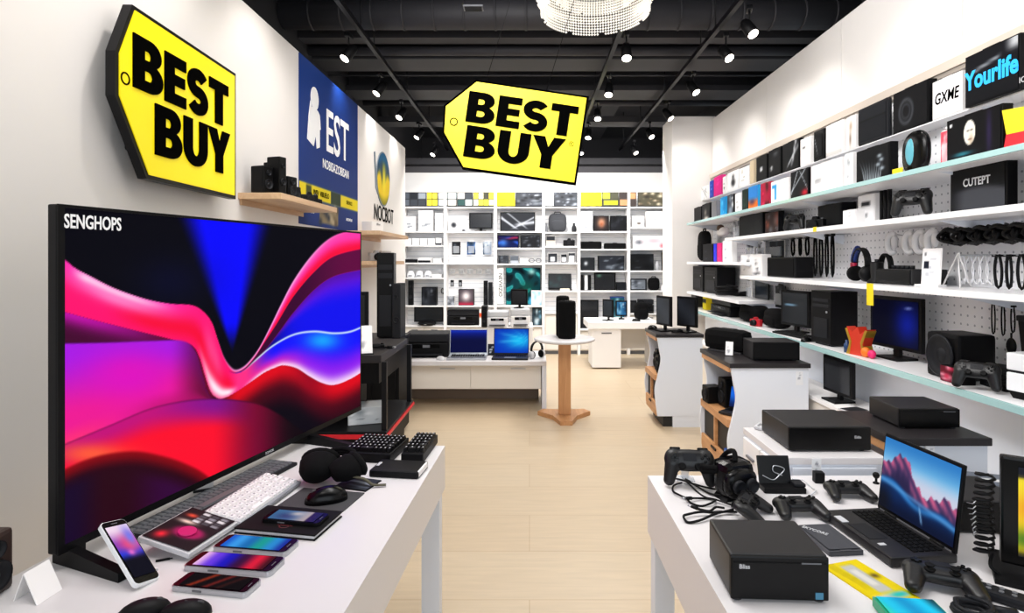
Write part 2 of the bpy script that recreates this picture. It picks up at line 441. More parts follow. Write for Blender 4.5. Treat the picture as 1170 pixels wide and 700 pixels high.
for k in range(24): du.tube([(-2.9+k*.26, 4.85, 3.60), (-2.88+k*.26, 4.85, 3.60)], .131, 18)
struct(du.build('ceiling_duct', BEAM))
struct(MB().tube([(-3, 5.42, 3.5), (3.0, 5.42, 3.5)], .045, 12).tube([(-3, 5.95, 3.44), (3, 5.95, 3.44)], .009, 6).tube([(-3, 7.2, 3.5), (3, 7.2, 3.5)], .04, 10).build('ceiling_pipe', BEAM))
struct(MB().box(-.5, -.28, 4.1, 10.5, 3.78, 3.9).box(.1, .2, 4.1, 10.5, 3.75, 3.85).box(1.05, 1.3, 4.8, 10.5, 3.74, 3.9).box(-1.15, -.95, 4.8, 10.5, 3.75, 3.88).build('ceiling_tray', BEAM))
a = thing('ceiling_vent', 'small pale grey vent plate under the black duct at top of picture', 'vent', (-.43, 4.35, 3.44))
MB().box(-.075, .075, -.045, .045, -.012, 0).build('frame', MID, a)
vm = MB()
for k in range(5): vm.box(-.065, .065, -.036+k*.017, -.028+k*.017, -.016, -.012)
vm.build('grille', DARK, a)
# ------------------------------------------------------------------ track lights and added fill lights
tracks = [('left', -1.38), ('middle', .74), ('right', 1.52)]
for nm, x in tracks:
    t = MB().box(x-.018, x+.018, 4.46 if nm == 'middle' else 3.4, 9.6, 3.36, 3.4)
    for y in (4.65, 5.05, 6.4, 7.8, 9.2): t.cyl((x, y, 3.4), (x, y, CZ), .006, n=6)
    tag(t.build('light_track', SATIN), 'black %s lighting track running away under the ceiling' % {'left': 'leftmost', 'middle': 'centre', 'right': 'rightmost'}[nm], 'light track', 'ceiling light tracks')
LENS = M('lamp_lens', 'fff6e8', .3, emit=9)
def spot_head():
    t = thing('track_spotlight', 'x', 'spotlight', group='ceiling track spotlights')
    MB().box(-.02, .02, -.05, .05, .13, .16, b=.004).cyl((0, 0, .07), (0, 0, .14), .008, n=8).build('bracket', SATIN, t)
    b = MB().lathe([(.0, .09), (.03, .085), (.042, .05), (.046, -.06), (.042, -.062)], 18).build('lamp_body', BLACK, t)
    b.rotation_euler = (0, 0, 0)
    MB().lathe([(0, -.0645), (.038, -.0645), (.038, -.0625)], 18).build('lens', LENS, b)
    return t
proto = spot_head(); used = False
SP = {'left': [(-1.5, y) for y in (4.72, 5.7, 6.66, 7.73, 8.98)], 'middle': [(.8, y) for y in (4.7, 5.73, 6.7, 7.73, 8.84)], 'right': [(1.63, y) for y in (4.22, 4.72, 5.67, 6.7, 7.7, 8.84)]}
ordn = ['nearest', 'second nearest', 'third nearest', 'fourth nearest', 'fifth nearest', 'sixth nearest']
def spot_or_fill(kind, name, loc, target, power, size, col=(1, .95, .9), angle=70, blend=.6):
    l = bpy.data.lights.new(name, kind); l.energy = power; l.color = col
    if kind == 'SPOT': l.spot_size = math.radians(angle); l.spot_blend = blend; l.shadow_soft_size = size
    else: l.shape = 'RECTANGLE'; l.size = size[0]; l.size_y = size[1]
    o = bpy.data.objects.new(name, l); C.objects.link(o); o.location = loc
    o.rotation_euler = (Vector(target)-Vector(loc)).to_track_quat('-Z', 'Y').to_euler()
    return o
for nm in SP:
    for i, (x, y) in enumerate(SP[nm]):
        lab = '%s lit black spotlight on the %s ceiling track' % (ordn[i], {'left': 'left', 'middle': 'centre', 'right': 'right'}[nm])
        rz = rnd.uniform(-.3, .3)
        if not used: o = proto; used = True; o['label'] = lab; o.location = (x, y, 3.22); o.rotation_euler.z = rz
        else: o = dup(proto, (x, y, 3.22), rz, lab)
        tilt = {'left': (-.45, .45), 'middle': (-.45, 0), 'right': (-.45, -.45)}[nm]
        for c in o.children:
            if c.name.startswith('lamp_body'): c.rotation_euler = (tilt[0], tilt[1], 0)
        tgt = {'left': (-1.62, y+.25, 2.1), 'middle': (.75, y-.5, 0), 'right': (2.27, y+.2, 2.2)}[nm]
        pw = {'left': 23, 'middle': 66, 'right': 19}[nm]
        spot_or_fill('SPOT', 'spot_or_fill', (x, y-.03, 3.12), tgt, pw, .05, angle=95 if nm != 'middle' else 110, blend=.9)
for y in (1.2, 2.2, 3.2):  # unseen near spots without fixtures, added to light the side walls
    spot_or_fill('SPOT', 'spot_or_fill', (-1.05, y, 3.2), (-1.62, y+.2, 2.0), 27, .05, angle=95, blend=.9)
    spot_or_fill('SPOT', 'spot_or_fill', (1.6, y, 3.2), (2.27, y+.2, 1.9), 12, .05, angle=100, blend=.9)
spot_or_fill('AREA', 'spot_or_fill', (.3, 1.7, 3.5), (.3, 1.9, 0), 44, (3.2, 2.6), (1, .97, .94))  # added overhead fill above the tables, no fixture modelled
spot_or_fill('AREA', 'spot_or_fill', (.3, 6.0, 3.14), (.3, 6.3, 0), 44, (2.0, 2.0), (1, .97, .94))  # added overhead fill for the mid floor, no fixture modelled
spot_or_fill('AREA', 'spot_or_fill', (-.5, 2.3, 3.35), (2.27, 3.9, 1.3), 88, (2.2, .8), (1, .98, .97))  # unseen fill added to brighten the right wall and its pegboard
spot_or_fill('AREA', 'spot_or_fill', (.2, 7.6, 3.05), (.2, 9.3, 1.3), 105, (3.4, .5), (1, .98, .96))  # fill added to brighten the back shelves, no fixture modelled
spot_or_fill('AREA', 'spot_or_fill', (.2, -2.2, 2.2), (.2, 4, 1.1), 58, (4.0, 2.4), (.86, .93, 1.0))  # unseen cool fill added behind the camera
w = bpy.data.worlds.new('world'); w.use_nodes = True; bpy.context.scene.world = w
w.node_tree.nodes['Background'].inputs['Color'].default_value = (.80, .90, 1.0, 1)
w.node_tree.nodes['Background'].inputs['Strength'].default_value = .8
# ------------------------------------------------------------------ chandelier
ch = thing('chandelier', 'round crystal chandelier ring with two tiers of bead strands hanging from black ceiling', 'chandelier', (.46, 4.0, 3.245))
MB().lathe([(.40, .25), (.415, .25), (.415, .27), (.40, .27), (.40, .25)], 48).lathe([(.27, .25), (.285, .25), (.285, .27), (.27, .27), (.27, .25)], 48).build('ring_frame', SILVER, ch)
cw = MB()
for k in range(4):
    a_ = k*PI/2+.4; cw.tube([(.4*math.cos(a_), .4*math.sin(a_), .27), (.05*math.cos(a_), .05*math.sin(a_), .49)], .003, 5)
cw.cyl((0, 0, .47), (0, 0, .49), .06, n=16).build('hanger', SILVER, ch)
for r_, z0, z1, n_, nm in ((.405, .10, .25, 120, 'outer_fringe'), (.375, 0, .13, 112, 'lower_fringe'), (.28, .12, .25, 90, 'inner_fringe')):
    cm = MB()
    for k in range(n_):
        a_ = 2*PI*k/n_; x, y = r_*math.cos(a_), r_*math.sin(a_); z = z1; jj = rnd.uniform(-.006, .006)
        while z > z0+jj:
            cm.lathe([(0, z), (.0105, z-.01), (0, z-.021)], 5, c=(x, y, 0), smooth=False); z -= .021
    o = cm.build(nm, CRYS, ch); o['kind'] = 'stuff'
# ------------------------------------------------------------------ big tag signs
def rounded_tag(pts, mb, axis, a, b): mb.prism(pts, axis, a, b)
def inset(poly, d):
    n = len(poly); out = []; area = sum(poly[i][0]*poly[(i+1) % n][1]-poly[(i+1) % n][0]*poly[i][1] for i in range(n)); sg = 1 if area > 0 else -1
    for i in range(n):
        p0, p1, p2 = Vector(poly[i-1]), Vector(poly[i]), Vector(poly[(i+1) % n])
        e1 = (p1-p0).normalized(); e2 = (p2-p1).normalized(); n1 = Vector((-e1.y, e1.x))*sg; n2 = Vector((-e2.y, e2.x))*sg
        k = (n1+n2)/(1+n1.dot(n2)); out.append(tuple(p1+k*d))
    return out
def ring(mb, x, z, r, w, y0, y1, n=28):
    mb.lathe([(r-w, y0), (r, y0), (r, y1), (r-w, y1), (r-w, y0)], n, axis='Y', c=(x, 0, z))
t = thing('store_sign', 'yellow price-tag sign with bold black lettering and deep black rim on left wall', 'sign', (-1.5, 2.06, 0), PI/2)
poly = [(0, 2.10), (.17, 1.822), (.845, 1.815), (.845, 2.455), (.088, 2.468), (0, 2.262)]
MB().prism(poly, 'Y', 0, .036).build('sign_case', SATIN, t)
for x, z in ((.2, 1.95), (.75, 1.95), (.2, 2.35), (.75, 2.35)): MB().cyl((x, .036, z), (x, .1, z), .012, n=10).build('standoff', SATIN, t)
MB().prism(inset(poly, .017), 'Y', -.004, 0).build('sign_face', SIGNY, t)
obj('lettering', heavy_word('BEST', .675, .205), t, (.083, -.006, 2.157), (PI/2, 0, 0))
obj('lettering', heavy_word('BUY', .565, .205), t, (.209, -.006, 1.925), (PI/2, 0, 0))
rr = MB(); ring(rr, .045, 2.175, .024, .006, -.006, -.004); rr.build('tag_hole', INK, t)
t = thing('store_sign', 'tilted yellow price-tag sign with bold black lettering hanging above the aisle', 'sign', tuple(on_d(544, 91, 3.6)))
t.rotation_euler = (0, math.atan2(19, 129), 0)
poly = [(-.178, -.19), (-.163, -.365), (-.005, -.572), (.722, -.566), (.722, 0), (0, 0)]
poly = poly[::1]
MB().prism(poly, 'Y', 0, .035).build('sign_case', INK, t)
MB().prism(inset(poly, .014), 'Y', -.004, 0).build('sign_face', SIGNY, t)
obj('lettering', heavy_word('BEST', .70, .195), t, (-.03, -.006, -.272), (PI/2, 0, 0))
obj('lettering', heavy_word('BUY', .63, .20), t, (-.012, -.006, -.492), (PI/2, 0, 0))
rr = MB(); ring(rr, -.1, -.285, .026, .007, -.006, -.004); rr.build('tag_hole', INK, t); rr = MB(); ring(rr, .655, -.315, .016, .003, -.006, -.004, 16); rr.build('registered_ring', INK, t)
text('R', .022, INK, t, (.655, -.006, -.315), name='registered_letter')
for x in (.06, .45): MB().tube([(x, .018, -.002), (x+.15*(.98 if False else 1)*.98, .018, .97)], .002, 5).build('hanging_wire', MATTE, t)
# ------------------------------------------------------------------ blue banner and oval emblem on the left wall
t = thing('wall_banner', 'tall blue banner with white figure and lettering on left wall', 'banner', (LX, 3.94, 0), PI/2)
def banner_art(u, v):
    c = fill(u, '0b2c72'); c = mixc(c, hx('123f92'), np.clip(v*.9, 0, 1)*np.clip(1.2-u, 0, 1)*.8)
    z = 1.76+v*1.185; x = u*1.34
    c = rect(c, x, z, -.1, 1.5, 1.955, 2.06, 'e9d420', .004); c = rect(c, x, z, .62, .86, 1.96, 2.055, '2d3a2a', .004); c = rect(c, x, z, .12, .22, 1.97, 2.05, '3d4420', .01)
    c = rect(c, x, z, .38, .80, 1.79, 1.94, '8a7a5c', .01)
    for i in range(14):
        c = blob(c, x, z, .4+.4*(i*.37 % 1), 1.8+.13*(i*.61 % 1), .035, .03, ['2c2f3a', 'b9a88a', '5a4a3a'][i % 3])
    return c
panel('banner_sheet', 1.34, 1.185, banner_art, t, (.67, -.006, 1.76), res=(100, 110))
MB().box(0, 1.34, -.004, 0, 1.76, 2.945).build('backing', M('banner_blue', '0d2f7a', .5), t)
fg = MB()
fg.prism(arc(.27, 2.70, .075, .085, 0, 360, 20)[:-1], 'Y', -.012, -.008)
fg.prism([(.19, 2.665), (.21, 2.625), (.33, 2.625), (.37, 2.60), (.39, 2.50), (.37, 2.49), (.37, 2.36), (.315, 2.34), (.29, 2.44), (.25, 2.345), (.13, 2.375), (.16, 2.56)][::-1], 'Y', -.012, -.008)
fg.build('figure', WINK, t)
text('EST', .47, WINK, t, (.78, -.01, 2.51), bold=.012, sx=.78)
text('NOBISAZOBISAN', .10, WINK, t, (.75, -.01, 2.25), bold=.01, sx=.82)
text('INSV', .055, INK, t, (.30, -.01, 2.008), bold=.01, sx=.9); text('VIBUELO', .055, INK, t, (.48, -.01, 2.008), bold=.01, sx=.9)
text('SERVICE', .045, INK, t, (1.08, -.01, 2.008))
text('NOUVEAU', .035, WINK, t, (.18, -.01, 1.86)); text('NOUVEAU', .035, WINK, t, (1.08, -.01, 1.86))
t = thing('wall_emblem', 'oval blue and yellow flame emblem with dark lettering below on left wall', 'emblem', (LX, 6.2, 0), PI/2)
def emblem_art(u, v):
    c = fill(u, '2c4a63'); c = mixc(c, hx('e8c61c'), ss(.62, .42, v+.10*np.cos((u-.5)*9)))
    c = mixc(c, hx('f6e12c'), np.exp(-((u-.52)/.14)**2-((v-.5)/.3)**2)); c = mixc(c, hx('1f5d86'), ss(.75, .9, v))
    c = mixc(c, hx('20303c'), np.exp(-((u-.34)/.05)**2-((v-.62)/.2)**2)*.8); c = mixc(c, hx('8a8420'), ss(.2, .0, v))
    return c
e = panel('emblem_face', .56, .56, emblem_art, t, (0, -.012, 2.11), res=(30, 30))
bm = bmesh.new(); bm.from_mesh(e.data)
for v in bm.verts:  # square grid to disc
    x, z = v.co.x/.28, (v.co.z-.28)/.28
    v.co.x = x*math.sqrt(max(0, 1-z*z/2))*.26; v.co.z = z*math.sqrt(max(0, 1-x*x/2))*.28+.28
bm.to_mesh(e.data); bm.free()
MB().prism(arc(0, 2.39, .275, .295, 0, 360, 36)[:-1], 'Y', -.01, 0).prism([(-.36, 2.62), (-.33, 2.63), (-.28, 2.3), (-.22, 2.2), (-.3, 2.26)], 'Y', -.01, 0).build('emblem_rim', M('emblem_grey', '6d7a86', .4), t)
text('NOCBOT', .235, INK, t, (.05, -.006, 2.0), bold=.008, sx=.82)
# ================================================================== MODELS (front faces -Y, base centre at the origin)
def carton(name, label, cat, w, d, h, art, loc, rz=0, mat=None, group=None, res=None, style=0, top=None):
    """a printed retail box: body, tucked lid, printed front and side"""
    t = thing(name, label, cat, loc, rz, group); mat = mat or WHITEC
    b = MB().box(-w/2, w/2, -d/2, d/2, 0, h, b=min(.004, .06*min(w, d, h)))
    if style == 1: b.box(-w/2-.0015, w/2+.0015, -d/2-.0015, d/2+.0015, h*.72, h+.0015, b=.002)
    b.build('carton', mat, t)
    if style != 1: MB().box(-w*.16, w*.16, -d/2-.0012, d/2*.2, h, h+.0012).build('lid_flap', mat, t)
    n = res or (12, 12)
    panel('printed_front', w*.94, h*(.66 if style == 1 else .94), art, t, (0, -d/2-.0025, h*.03), res=n)
    if top: panel('printed_top', w*.92, d*.92, top, t, (0, -d*.46, h+.003), (-PI/2, 0, 0), res=n)
    return t
def hang_pack(name, label, cat, w, h, art, loc, rz=0, group=None, d=.02, mat=None):
    """peg-hook blister pack: backing card, product bubble, euro hook; z is the bottom"""
    t = thing(name, label, cat, loc, rz, group)
    MB().box(-w/2, w/2, -.002, .002, 0, h*.92).prism([(-w*.3, h*.92), (w*.3, h*.92), (w*.16, h), (-w*.16, h)], 'Y', -.002, .002).build('backing_card', mat or WHITEC, t)
    panel('printed_front', w*.96, h*.88, art, t, (0, -.004, h*.02), res=(10, 12))
    MB().box(-w*.34, w*.34, -.004-d, -.003, h*.12, h*.6, b=.006).build('blister', M('clear_blister', 'dfe4ea', .1, alpha=.35), t)
    MB().tube([(0, .07, h*.93), (0, -.02, h*.93), (0, -.03, h*.945)], .003, 6).build('peg_hook', SILVER, t)
    return t
def tv_flat(name, label, cat, w, h, art, loc, rz=0, group=None, mat=None, res=(16, 12), stand='foot', bez=.02, dep=.04, body=None):
    """monitor or TV; loc is the base; stand: foot / none"""
    t = thing(name, label, cat, loc, rz, group); z = (.16*h if stand == 'foot' else (.16*h if stand == 'neck' else 0))
    body = body or BLACK; hh = h-z
    MB().box(-w/2, w/2, -dep*.3, dep*.3, z, h, b=.004).box(-w*.32, w*.32, dep*.3, dep*.8, z+hh*.15, z+hh*.75, b=.01).build('display_case', body, t)
    panel('screen', w-2*bez, hh-2*bez, art, t, (0, -dep*.3-.0022, z+bez), res=res, mat=mat or SCREEND)
    if stand != 'none':
        s = MB().box(-w*.06, w*.06, 0, dep*.5, .012, z+.03).build('stand_neck', body, t)
        MB().prism([(-w*.24, -.07), (w*.24, -.07), (w*.2, .07), (-w*.2, .07)], 'Z', 0, .012).build('stand_foot', body, s)
    return t
def laptop(name, label, w, d, h, art, loc, rz=0, group=None, mat=None, open_=100, deck=None, res=(24, 16), th=.02, logo=None):
    t = thing(name, label, 'laptop', loc, rz, group); deck = deck or BLACK
    MB().box(-w/2, w/2, -d/2, d/2, .003, th, b=.005).box(-w*.42, w*.42, -d*.4, d*.4, 0, .004).build('keyboard_base', deck if deck is not BLACK else GRAPH, t)
    k = MB(); nx, ny = 14, 5
    for j in range(ny):
        for i in range(nx):
            x0 = -w*.43+i*w*.86/nx; y0 = -d*.08+j*d*.46/ny
            k.box(x0+w*.006, x0+w*.86/nx-w*.006, y0+d*.01, y0+d*.46/ny-d*.012, th-.001, th+.0025)
    k.build('keyboard', MATTE, t)
    MB().box(-w*.16, w*.16, -d*.42, -d*.14, th, th+.0012, b=.001).build('touchpad', MID if deck is not BLACK else DARK, t)
    a = math.radians(open_-90)
    s = MB().box(-w/2, w/2, 0, .008, .0, h, b=.003).build('screen_lid', deck if deck is not BLACK else BLACK, t, (0, d/2-.008, th), (-a, 0, 0))
    panel('screen', w*.955, h*.90, art, s, (0, -.0022, h*.06), res=res, mat=mat or SCREEN)
    for sx in (-1, 1): MB().cyl((sx*w*.38, d/2-.006, th), (sx*w*.22, d/2-.006, th), .006, n=10).build('hinge', deck, t)
    return t
def phone(name, label, w, l, art, loc, rz=0, group=None, rim=None, th=.009, res=(22, 12), mat=None, top_first=True):
    """lies on its back, long side on local X"""
    t = thing(name, label, 'phone', loc, rz, group)
    def rr(a, b, r): return arc(a/2-r, b/2-r, r, r, 0, 90, 5)+arc(-a/2+r, b/2-r, r, r, 90, 180, 5)+arc(-a/2+r, -b/2+r, r, r, 180, 270, 5)+arc(a/2-r, -b/2+r, r, r, 270, 360, 5)
    MB().prism(rr(l, w, w*.17), 'Z', 0, th*.82).prism(rr(l*.985, w*.97, w*.16), 'Z', th*.8, th*.93).build('phone_body', rim or SILVER, t)
    MB().prism(rr(l*.972, w*.94, w*.15), 'Z', th*.9, th).build('front_glass', GLOSS, t)
    panel('screen', l*.80, w*.84, art, t, (0, -w*.42, th+.0012), (-PI/2, 0, 0), res=res, mat=mat or SCREEN)
    MB().box(l*.44, l*.45, -w*.12, w*.12, th, th+.0006).build('earpiece', MID, t)
    MB().box(-l*.2, -l*.08, -w/2-.001, -w/2+.001, th*.3, th*.6).build('side_button', MID, t)
    return t
_pad = {}
def gamepad_meshes():
    b = MB()
    b.ell((0, .004, .032), (.072, .036, .0195), e=.72, n=24)
    for s in (-1, 1):
        b.ell((s*.050, .006, .032), (.034, .038, .021), n=20)
        n = 9
        for i in range(n):
            q = i/(n-1); b.ell((s*(.055+.013*q), -.006-.054*q, .031-.011*q), (.0275-.0075*q, .0265-.0065*q, .0230-.0060*q), n=14)
    _pad['body'] = remeshed(b, 'body', .0032, PADM, 5)
    t = MB()
    for s in (-1, 1): t.box(s*.046-.018, s*.046+.018, .034, .046, .022, .038, b=.005)
    _pad['bumpers'] = t.mesh('bumper_buttons', GLOSS)
    _pad['stick'] = MB().lathe([(.012, 0), (.0125, .003), (.006, .005), (.006, .010), (.0105, .011), (.0105, .014), (.008, .0135), (0, .0128)], 18).mesh('thumbstick', MATTE)
    _pad['dpad'] = MB().box(-.012, .012, -.004, .004, 0, .005, b=.001).box(-.004, .004, -.012, .012, 0, .005, b=.001).mesh('direction_pad', GLOSS)
    f = MB()
    for x, y in ((0, .010), (0, -.010), (.010, 0), (-.010, 0)): f.lathe([(.0048, 0), (.0048, .004), (.003, .005), (0, .005)], 12, c=(x, y, 0))
    _pad['face'] = f.mesh('face_buttons', GLOSS)
    _pad['touch'] = MB().box(-.022, .022, -.011, .013, 0, .004, b=.0015).mesh('touch_bar', DARK)
gamepad_meshes()
def gamepad(label, loc, rz=0, s=1.0, group=None, rx=0, cat='game controller'):
    t = thing('game_controller', label, cat, loc, rz, group); t.scale = (s, s, s); t.rotation_euler.x = rx
    obj('body', _pad['body'], t); obj('bumper_buttons', _pad['bumpers'], t)
    for x in (-.026, .026): obj('thumbstick', _pad['stick'], t, (x, -.016, .047))
    obj('direction_pad', _pad['dpad'], t, (-.050, .010, .0515)); obj('face_buttons', _pad['face'], t, (.050, .010, .0515)); obj('touch_bar', _pad['touch'], t, (0, .012, .049))
    return t
def headphones(name, label, loc, rz=0, s=1.0, group=None, mat=None, cup=None, rx=0):
    """stands on its two cups, band arching up; about 0.19 tall"""
    t = thing(name, label, 'headphones', loc, rz, group); t.scale = (s, s, s); t.rotation_euler.x = rx; mat = mat or BLACK
    pts = [(.078*math.cos(a), 0, .095+.085*math.sin(a)) for a in np.linspace(0, PI, 18)]
    pts = [(.074, 0, .05)]+pts+[(-.074, 0, .05)]
    b = MB()
    for dy in (-.012, -.004, .004, .012): b.tube([(p[0], dy, p[2]) for p in pts], .0055, 6)
    b.build('headband', mat, t)
    for sx in (-1, 1):
        c = MB().lathe([(0, -.022), (.032, -.02), (.040, -.008), (.042, .004), (.040, .012)], 22, axis='X').build('ear_cup', cup or mat, t, (sx*.078, 0, .045), (0, 0, 0 if sx < 0 else PI))
        MB().lathe([(.022, .012), (.038, .013), (.042, .02), (.036, .03), (.022, .026)], 20, axis='X').build('ear_cushion', FABRIC, c)
    return t
def mouse(name, label, loc, rz=0, s=1.0, group=None, mat=None):
    t = thing(name, label, 'computer mouse', loc, rz, group); t.scale = (s, s, s)
    b = MB().ell((0, 0, 0), (.033, .056, .038), n=24, e=.9); b.v = [(x, y, max(z, 0)*(1-2.2*y*(1 if y > 0 else .6))) for x, y, z in b.v]
    b.build('shell', mat or GLOSS, t)
    MB().lathe([(.0, -.004), (.009, -.004), (.010, -.002), (.010, .002), (.009, .004), (0, .004)], 14, axis='X', c=(0, .03, .0235)).build('scroll_wheel', RUBBER, t)
    return t
def keyboard(name, label, w, d, loc, rz=0, nx=16, ny=5, h=.014, base=None, keys=None, group=None, tilt=0, kh=.006, cat='keyboard', legend=None):
    t = thing(name, label, cat, loc, rz, group)
    MB().box(-w/2, w/2, -d/2, d/2, 0, h, b=.004).build('case', base or BLACK, t)
    k = MB(); l = MB(); gx, gy = w*.95/nx, d*.86/ny
    for j in range(ny):
        i = 0
        while i < nx:
            span = 1
            if j == 0 and i == int(nx*.3): span = max(2, int(nx*.32))
            elif (j in (1, 2) and i == nx-2): span = 2
            x0 = -w*.475+i*gx; x1 = x0+gx*span; y0 = -d*.43+j*gy
            x0, x1, ya, yb = x0+gx*.07, x1-gx*.07, y0+gy*.07, y0+gy*.93
            q = .12*gx
            k.add([(x0,ya,h),(x1,ya,h),(x1,yb,h),(x0,yb,h),(x0+q,ya+q,h+kh),(x1-q,ya+q,h+kh),(x1-q,yb-q,h+kh),(x0+q,yb-q,h+kh)], [(4,5,6,7),(0,1,5,4),(1,2,6,5),(2,3,7,6),(3,0,4,7)])
            if legend: l.box((x0+x1)/2-gx*.14, (x0+x1)/2+gx*.12, (ya+yb)/2-gy*.02, (ya+yb)/2+gy*.2, h+kh, h+kh+.0006)
            i += span
    k.build('keycaps', keys or DARK, t)
    if legend: l.build('key_legends', legend, t)
    if tilt: t.rotation_euler.x = tilt
    return t
def pc_tower(name, label, w, d, h, loc, rz=0, group=None, cat='computer tower', accent=None):
    t = thing(name, label, cat, loc, rz, group)
    MB().box(-w/2, w/2, -d/2+.012, d/2, .01, h, b=.004).build('case', SATIN, t)
    f = MB().box(-w/2, w/2, -d/2, -d/2+.014, .01, h, b=.006).build('front_bezel', BLACK, t)
    MB().box(-w*.4, w*.4, -d/2-.003, -d/2, h*.80, h*.86).build('drive_bay', DARK, f); MB().box(-w*.4, w*.4, -d/2-.003, -d/2, h*.70, h*.76).build('drive_bay', DARK, f); MB().box(-w*.34, w*.34, -d/2-.004, -d/2, h*.14, h*.5, b=.002).build('vent_panel', DARK, f)
    MB().cyl((w*.3, -d/2-.004, h*.62), (w*.3, -d/2, h*.62), .008, n=12).build('power_button', accent or SILVER, f)
    for sx in (-1, 1): MB().box(sx*w*.25, sx*w*.4, -d*.4, d*.4, 0, .012).build('foot', RUBBER, t)
    return t
def slim_box(name, label, cat, w, d, h, loc, rz=0, group=None, mark=None, badge=None, slot=True, mat=None):
    """receiver / mini computer: case, front panel with slot, feet"""
    t = thing(name, label, cat, loc, rz, group); mat = mat or BLACK
    MB().box(-w/2, w/2, -d/2+.006, d/2, .006, h, b=.006).build('case', mat if mat is not BLACK else GRAPH, t)
    f = MB().box(-w/2, w/2, -d/2, -d/2+.008, .006, h-.002, b=.004).build('front_panel', GLOSS, t)
    if slot: MB().box(-w*.47, w*.47, -d/2-.001, -d/2+.002, h*.84, h*.87).box(w*.22, w*.42, -d/2-.0015, -d/2, h*.84, h*.87, m=1).build('slot', [MATTE, MID], f)
    if mark: text(mark, h*.13, LIGHT, f, (-w*.36, -d/2-.001, h*.76), bold=.02)
    if badge: MB().box(w*.36, w*.44, -d/2-.0015, -d/2, h*.1, h*.24).build('badge', M('badge_blue', '3f7f9f', .4), f)
    for sx in (-1, 1):
        for sy in (-1, 1): MB().cyl((sx*w*.42, sy*d*.4, 0), (sx*w*.42, sy*d*.4, .008), .012, n=12).build('foot', RUBBER, t)
    return t
def speaker_box(name, label, w, d, h, loc, rz=0, group=None, cones=2, mat=None, cat='speaker'):
    t = thing(name, label, cat, loc, rz, group); mat = mat or BLACK
    MB().box(-w/2, w/2, -d/2, d/2, 0, h, b=min(.01, w*.12)).build('cabinet', mat, t)
    zs = [.34, .76] if cones == 2 else ([.5] if cones else [])
    if not cones: MB().box(-w*.46, w*.46, -d/2-.004, -d/2+.004, h*.06, h*.94, b=.003).build('grille', FABRIC, t)
    for i, z in enumerate(zs):
        r = w*(.38 if i == 0 else .22)
        MB().lathe([(r, 0), (r*.96, -.008), (r*.85, -.004), (r*.3, .006), (r*.25, -.002), (0, -.005)], 24, axis='Y').build('driver_cone', DARK, t, (0, -d/2-.001, h*z))
    return t
def tag_card(name, label, w, h, loc, rz=0, mat=None, group=None, lean=.2, art=None, cat='price tag', base=None):
    t = thing(name, label, cat, loc, rz, group)
    c = MB().box(-w/2, w/2, -.001, .001, .004, h).build('card', mat or WHITEC, t, (0, 0, 0), (-lean, 0, 0))
    panel('printed_front', w*.92, h*.9, art or A_plain('f4f3f2', '9a9aa0', 3, 3), c, (0, -.0022, h*.05), res=(8, 8))
    MB().box(-w*.55, w*.55, -.012, .014, 0, .006, b=.001).build('card_holder', base or DARK, t)
    return t
def coil(name, label, loc, rad, r, turns=3, rz=0, group=None, mat=None, cat='cable', flat=True, rx=0, seed=0, plug=True):
    """loose loops of cable lying flat (or hung when rx is a quarter turn)"""
    rr = random.Random(seed); t = thing(name, label, cat, loc, rz, group); t.rotation_euler.x = rx
    pts = []
    for k in range(turns*10+3):
        a = 2*PI*k/10; q = rad*(1+rr.uniform(-.12, .12)); pts.append((q*math.cos(a)+rr.uniform(-.1, .1)*rad, q*.8*math.sin(a), r+(k/10)*r*1.2))
    pts.append((pts[-1][0]+rad*.7, pts[-1][1]-rad*.3, r*1.1)); pts.append((pts[-1][0]+rad*.5, pts[-1][1]-rad*.25, r*1.05))
    P = catmull(pts, 4); MB().tube(P, r, 6).build('cord', mat or BLACK, t)
    if plug:
        a, b = Vector(P[-2]), Vector(P[-1]); dr = (b-a).normalized()
        MB().cyl(b, b+dr*r*8, r*2.2, r*1.7, 10).cyl(b+dr*r*8, b+dr*r*12, r*1.2, n=8, m=1).build('plug', [mat or BLACK, SILVER], t)
    return t
def strap(name, label, loc, h, rz=0, group=None, mat=None, w=.03, cat='strap', seed=0):
    """a strap folded over a hook: two bands hanging in a narrow loop; loc is the bottom"""
    t = thing(name, label, cat, loc, rz, group); rr = random.Random(seed)
    b = MB(); k = rr.uniform(.7, 1.3)
    pts = [(-.004, 0, h)]+[(-w*.34*k*math.sin(PI*q)**.6+.1*w*q, 0, h*(1-q)) for q in np.linspace(.1, .9, 8)]+[(.1*w, 0, .006)]+[(w*.34*k*math.sin(PI*q)**.6+.1*w*q, .004, h*(1-q)) for q in np.linspace(.9, .1, 8)]+[(.004, .004, h)]
    i0 = len(b.v); b.tube(pts, w*.15, 8); b.build('band', mat or FABRIC, t)
    MB().box(-w*.5, w*.5, -.012, .012, h*.93, h*1.0, b=.003).build('clasp', BLACK, t)
    MB().tube([(0, .13, h*.98), (0, -.015, h*.98), (0, -.02, h*1.0)], .003, 6).build('peg_hook', SILVER, t)
    return t
def pouch(name, label, w, d, h, loc, rz=0, group=None, mat=None, cat='bag', handle=True):
    t = thing(name, label, cat, loc, rz, group); mat = mat or FABRIC
    MB().ell((0, 0, h*.47), (w/2, d/2, h*.47), n=20, e=.55).build('body', mat, t)
    MB().ell((0, -d*.42, h*.34), (w*.36, d*.14, h*.26), n=16, e=.6).build('front_pocket', mat, t)
    if handle: MB().tube([(-w*.2, 0, h*.88), (-w*.15, 0, h*1.0), (w*.15, 0, h*1.0), (w*.2, 0, h*.88)], .008, 8).build('handle', mat, t)
    return t
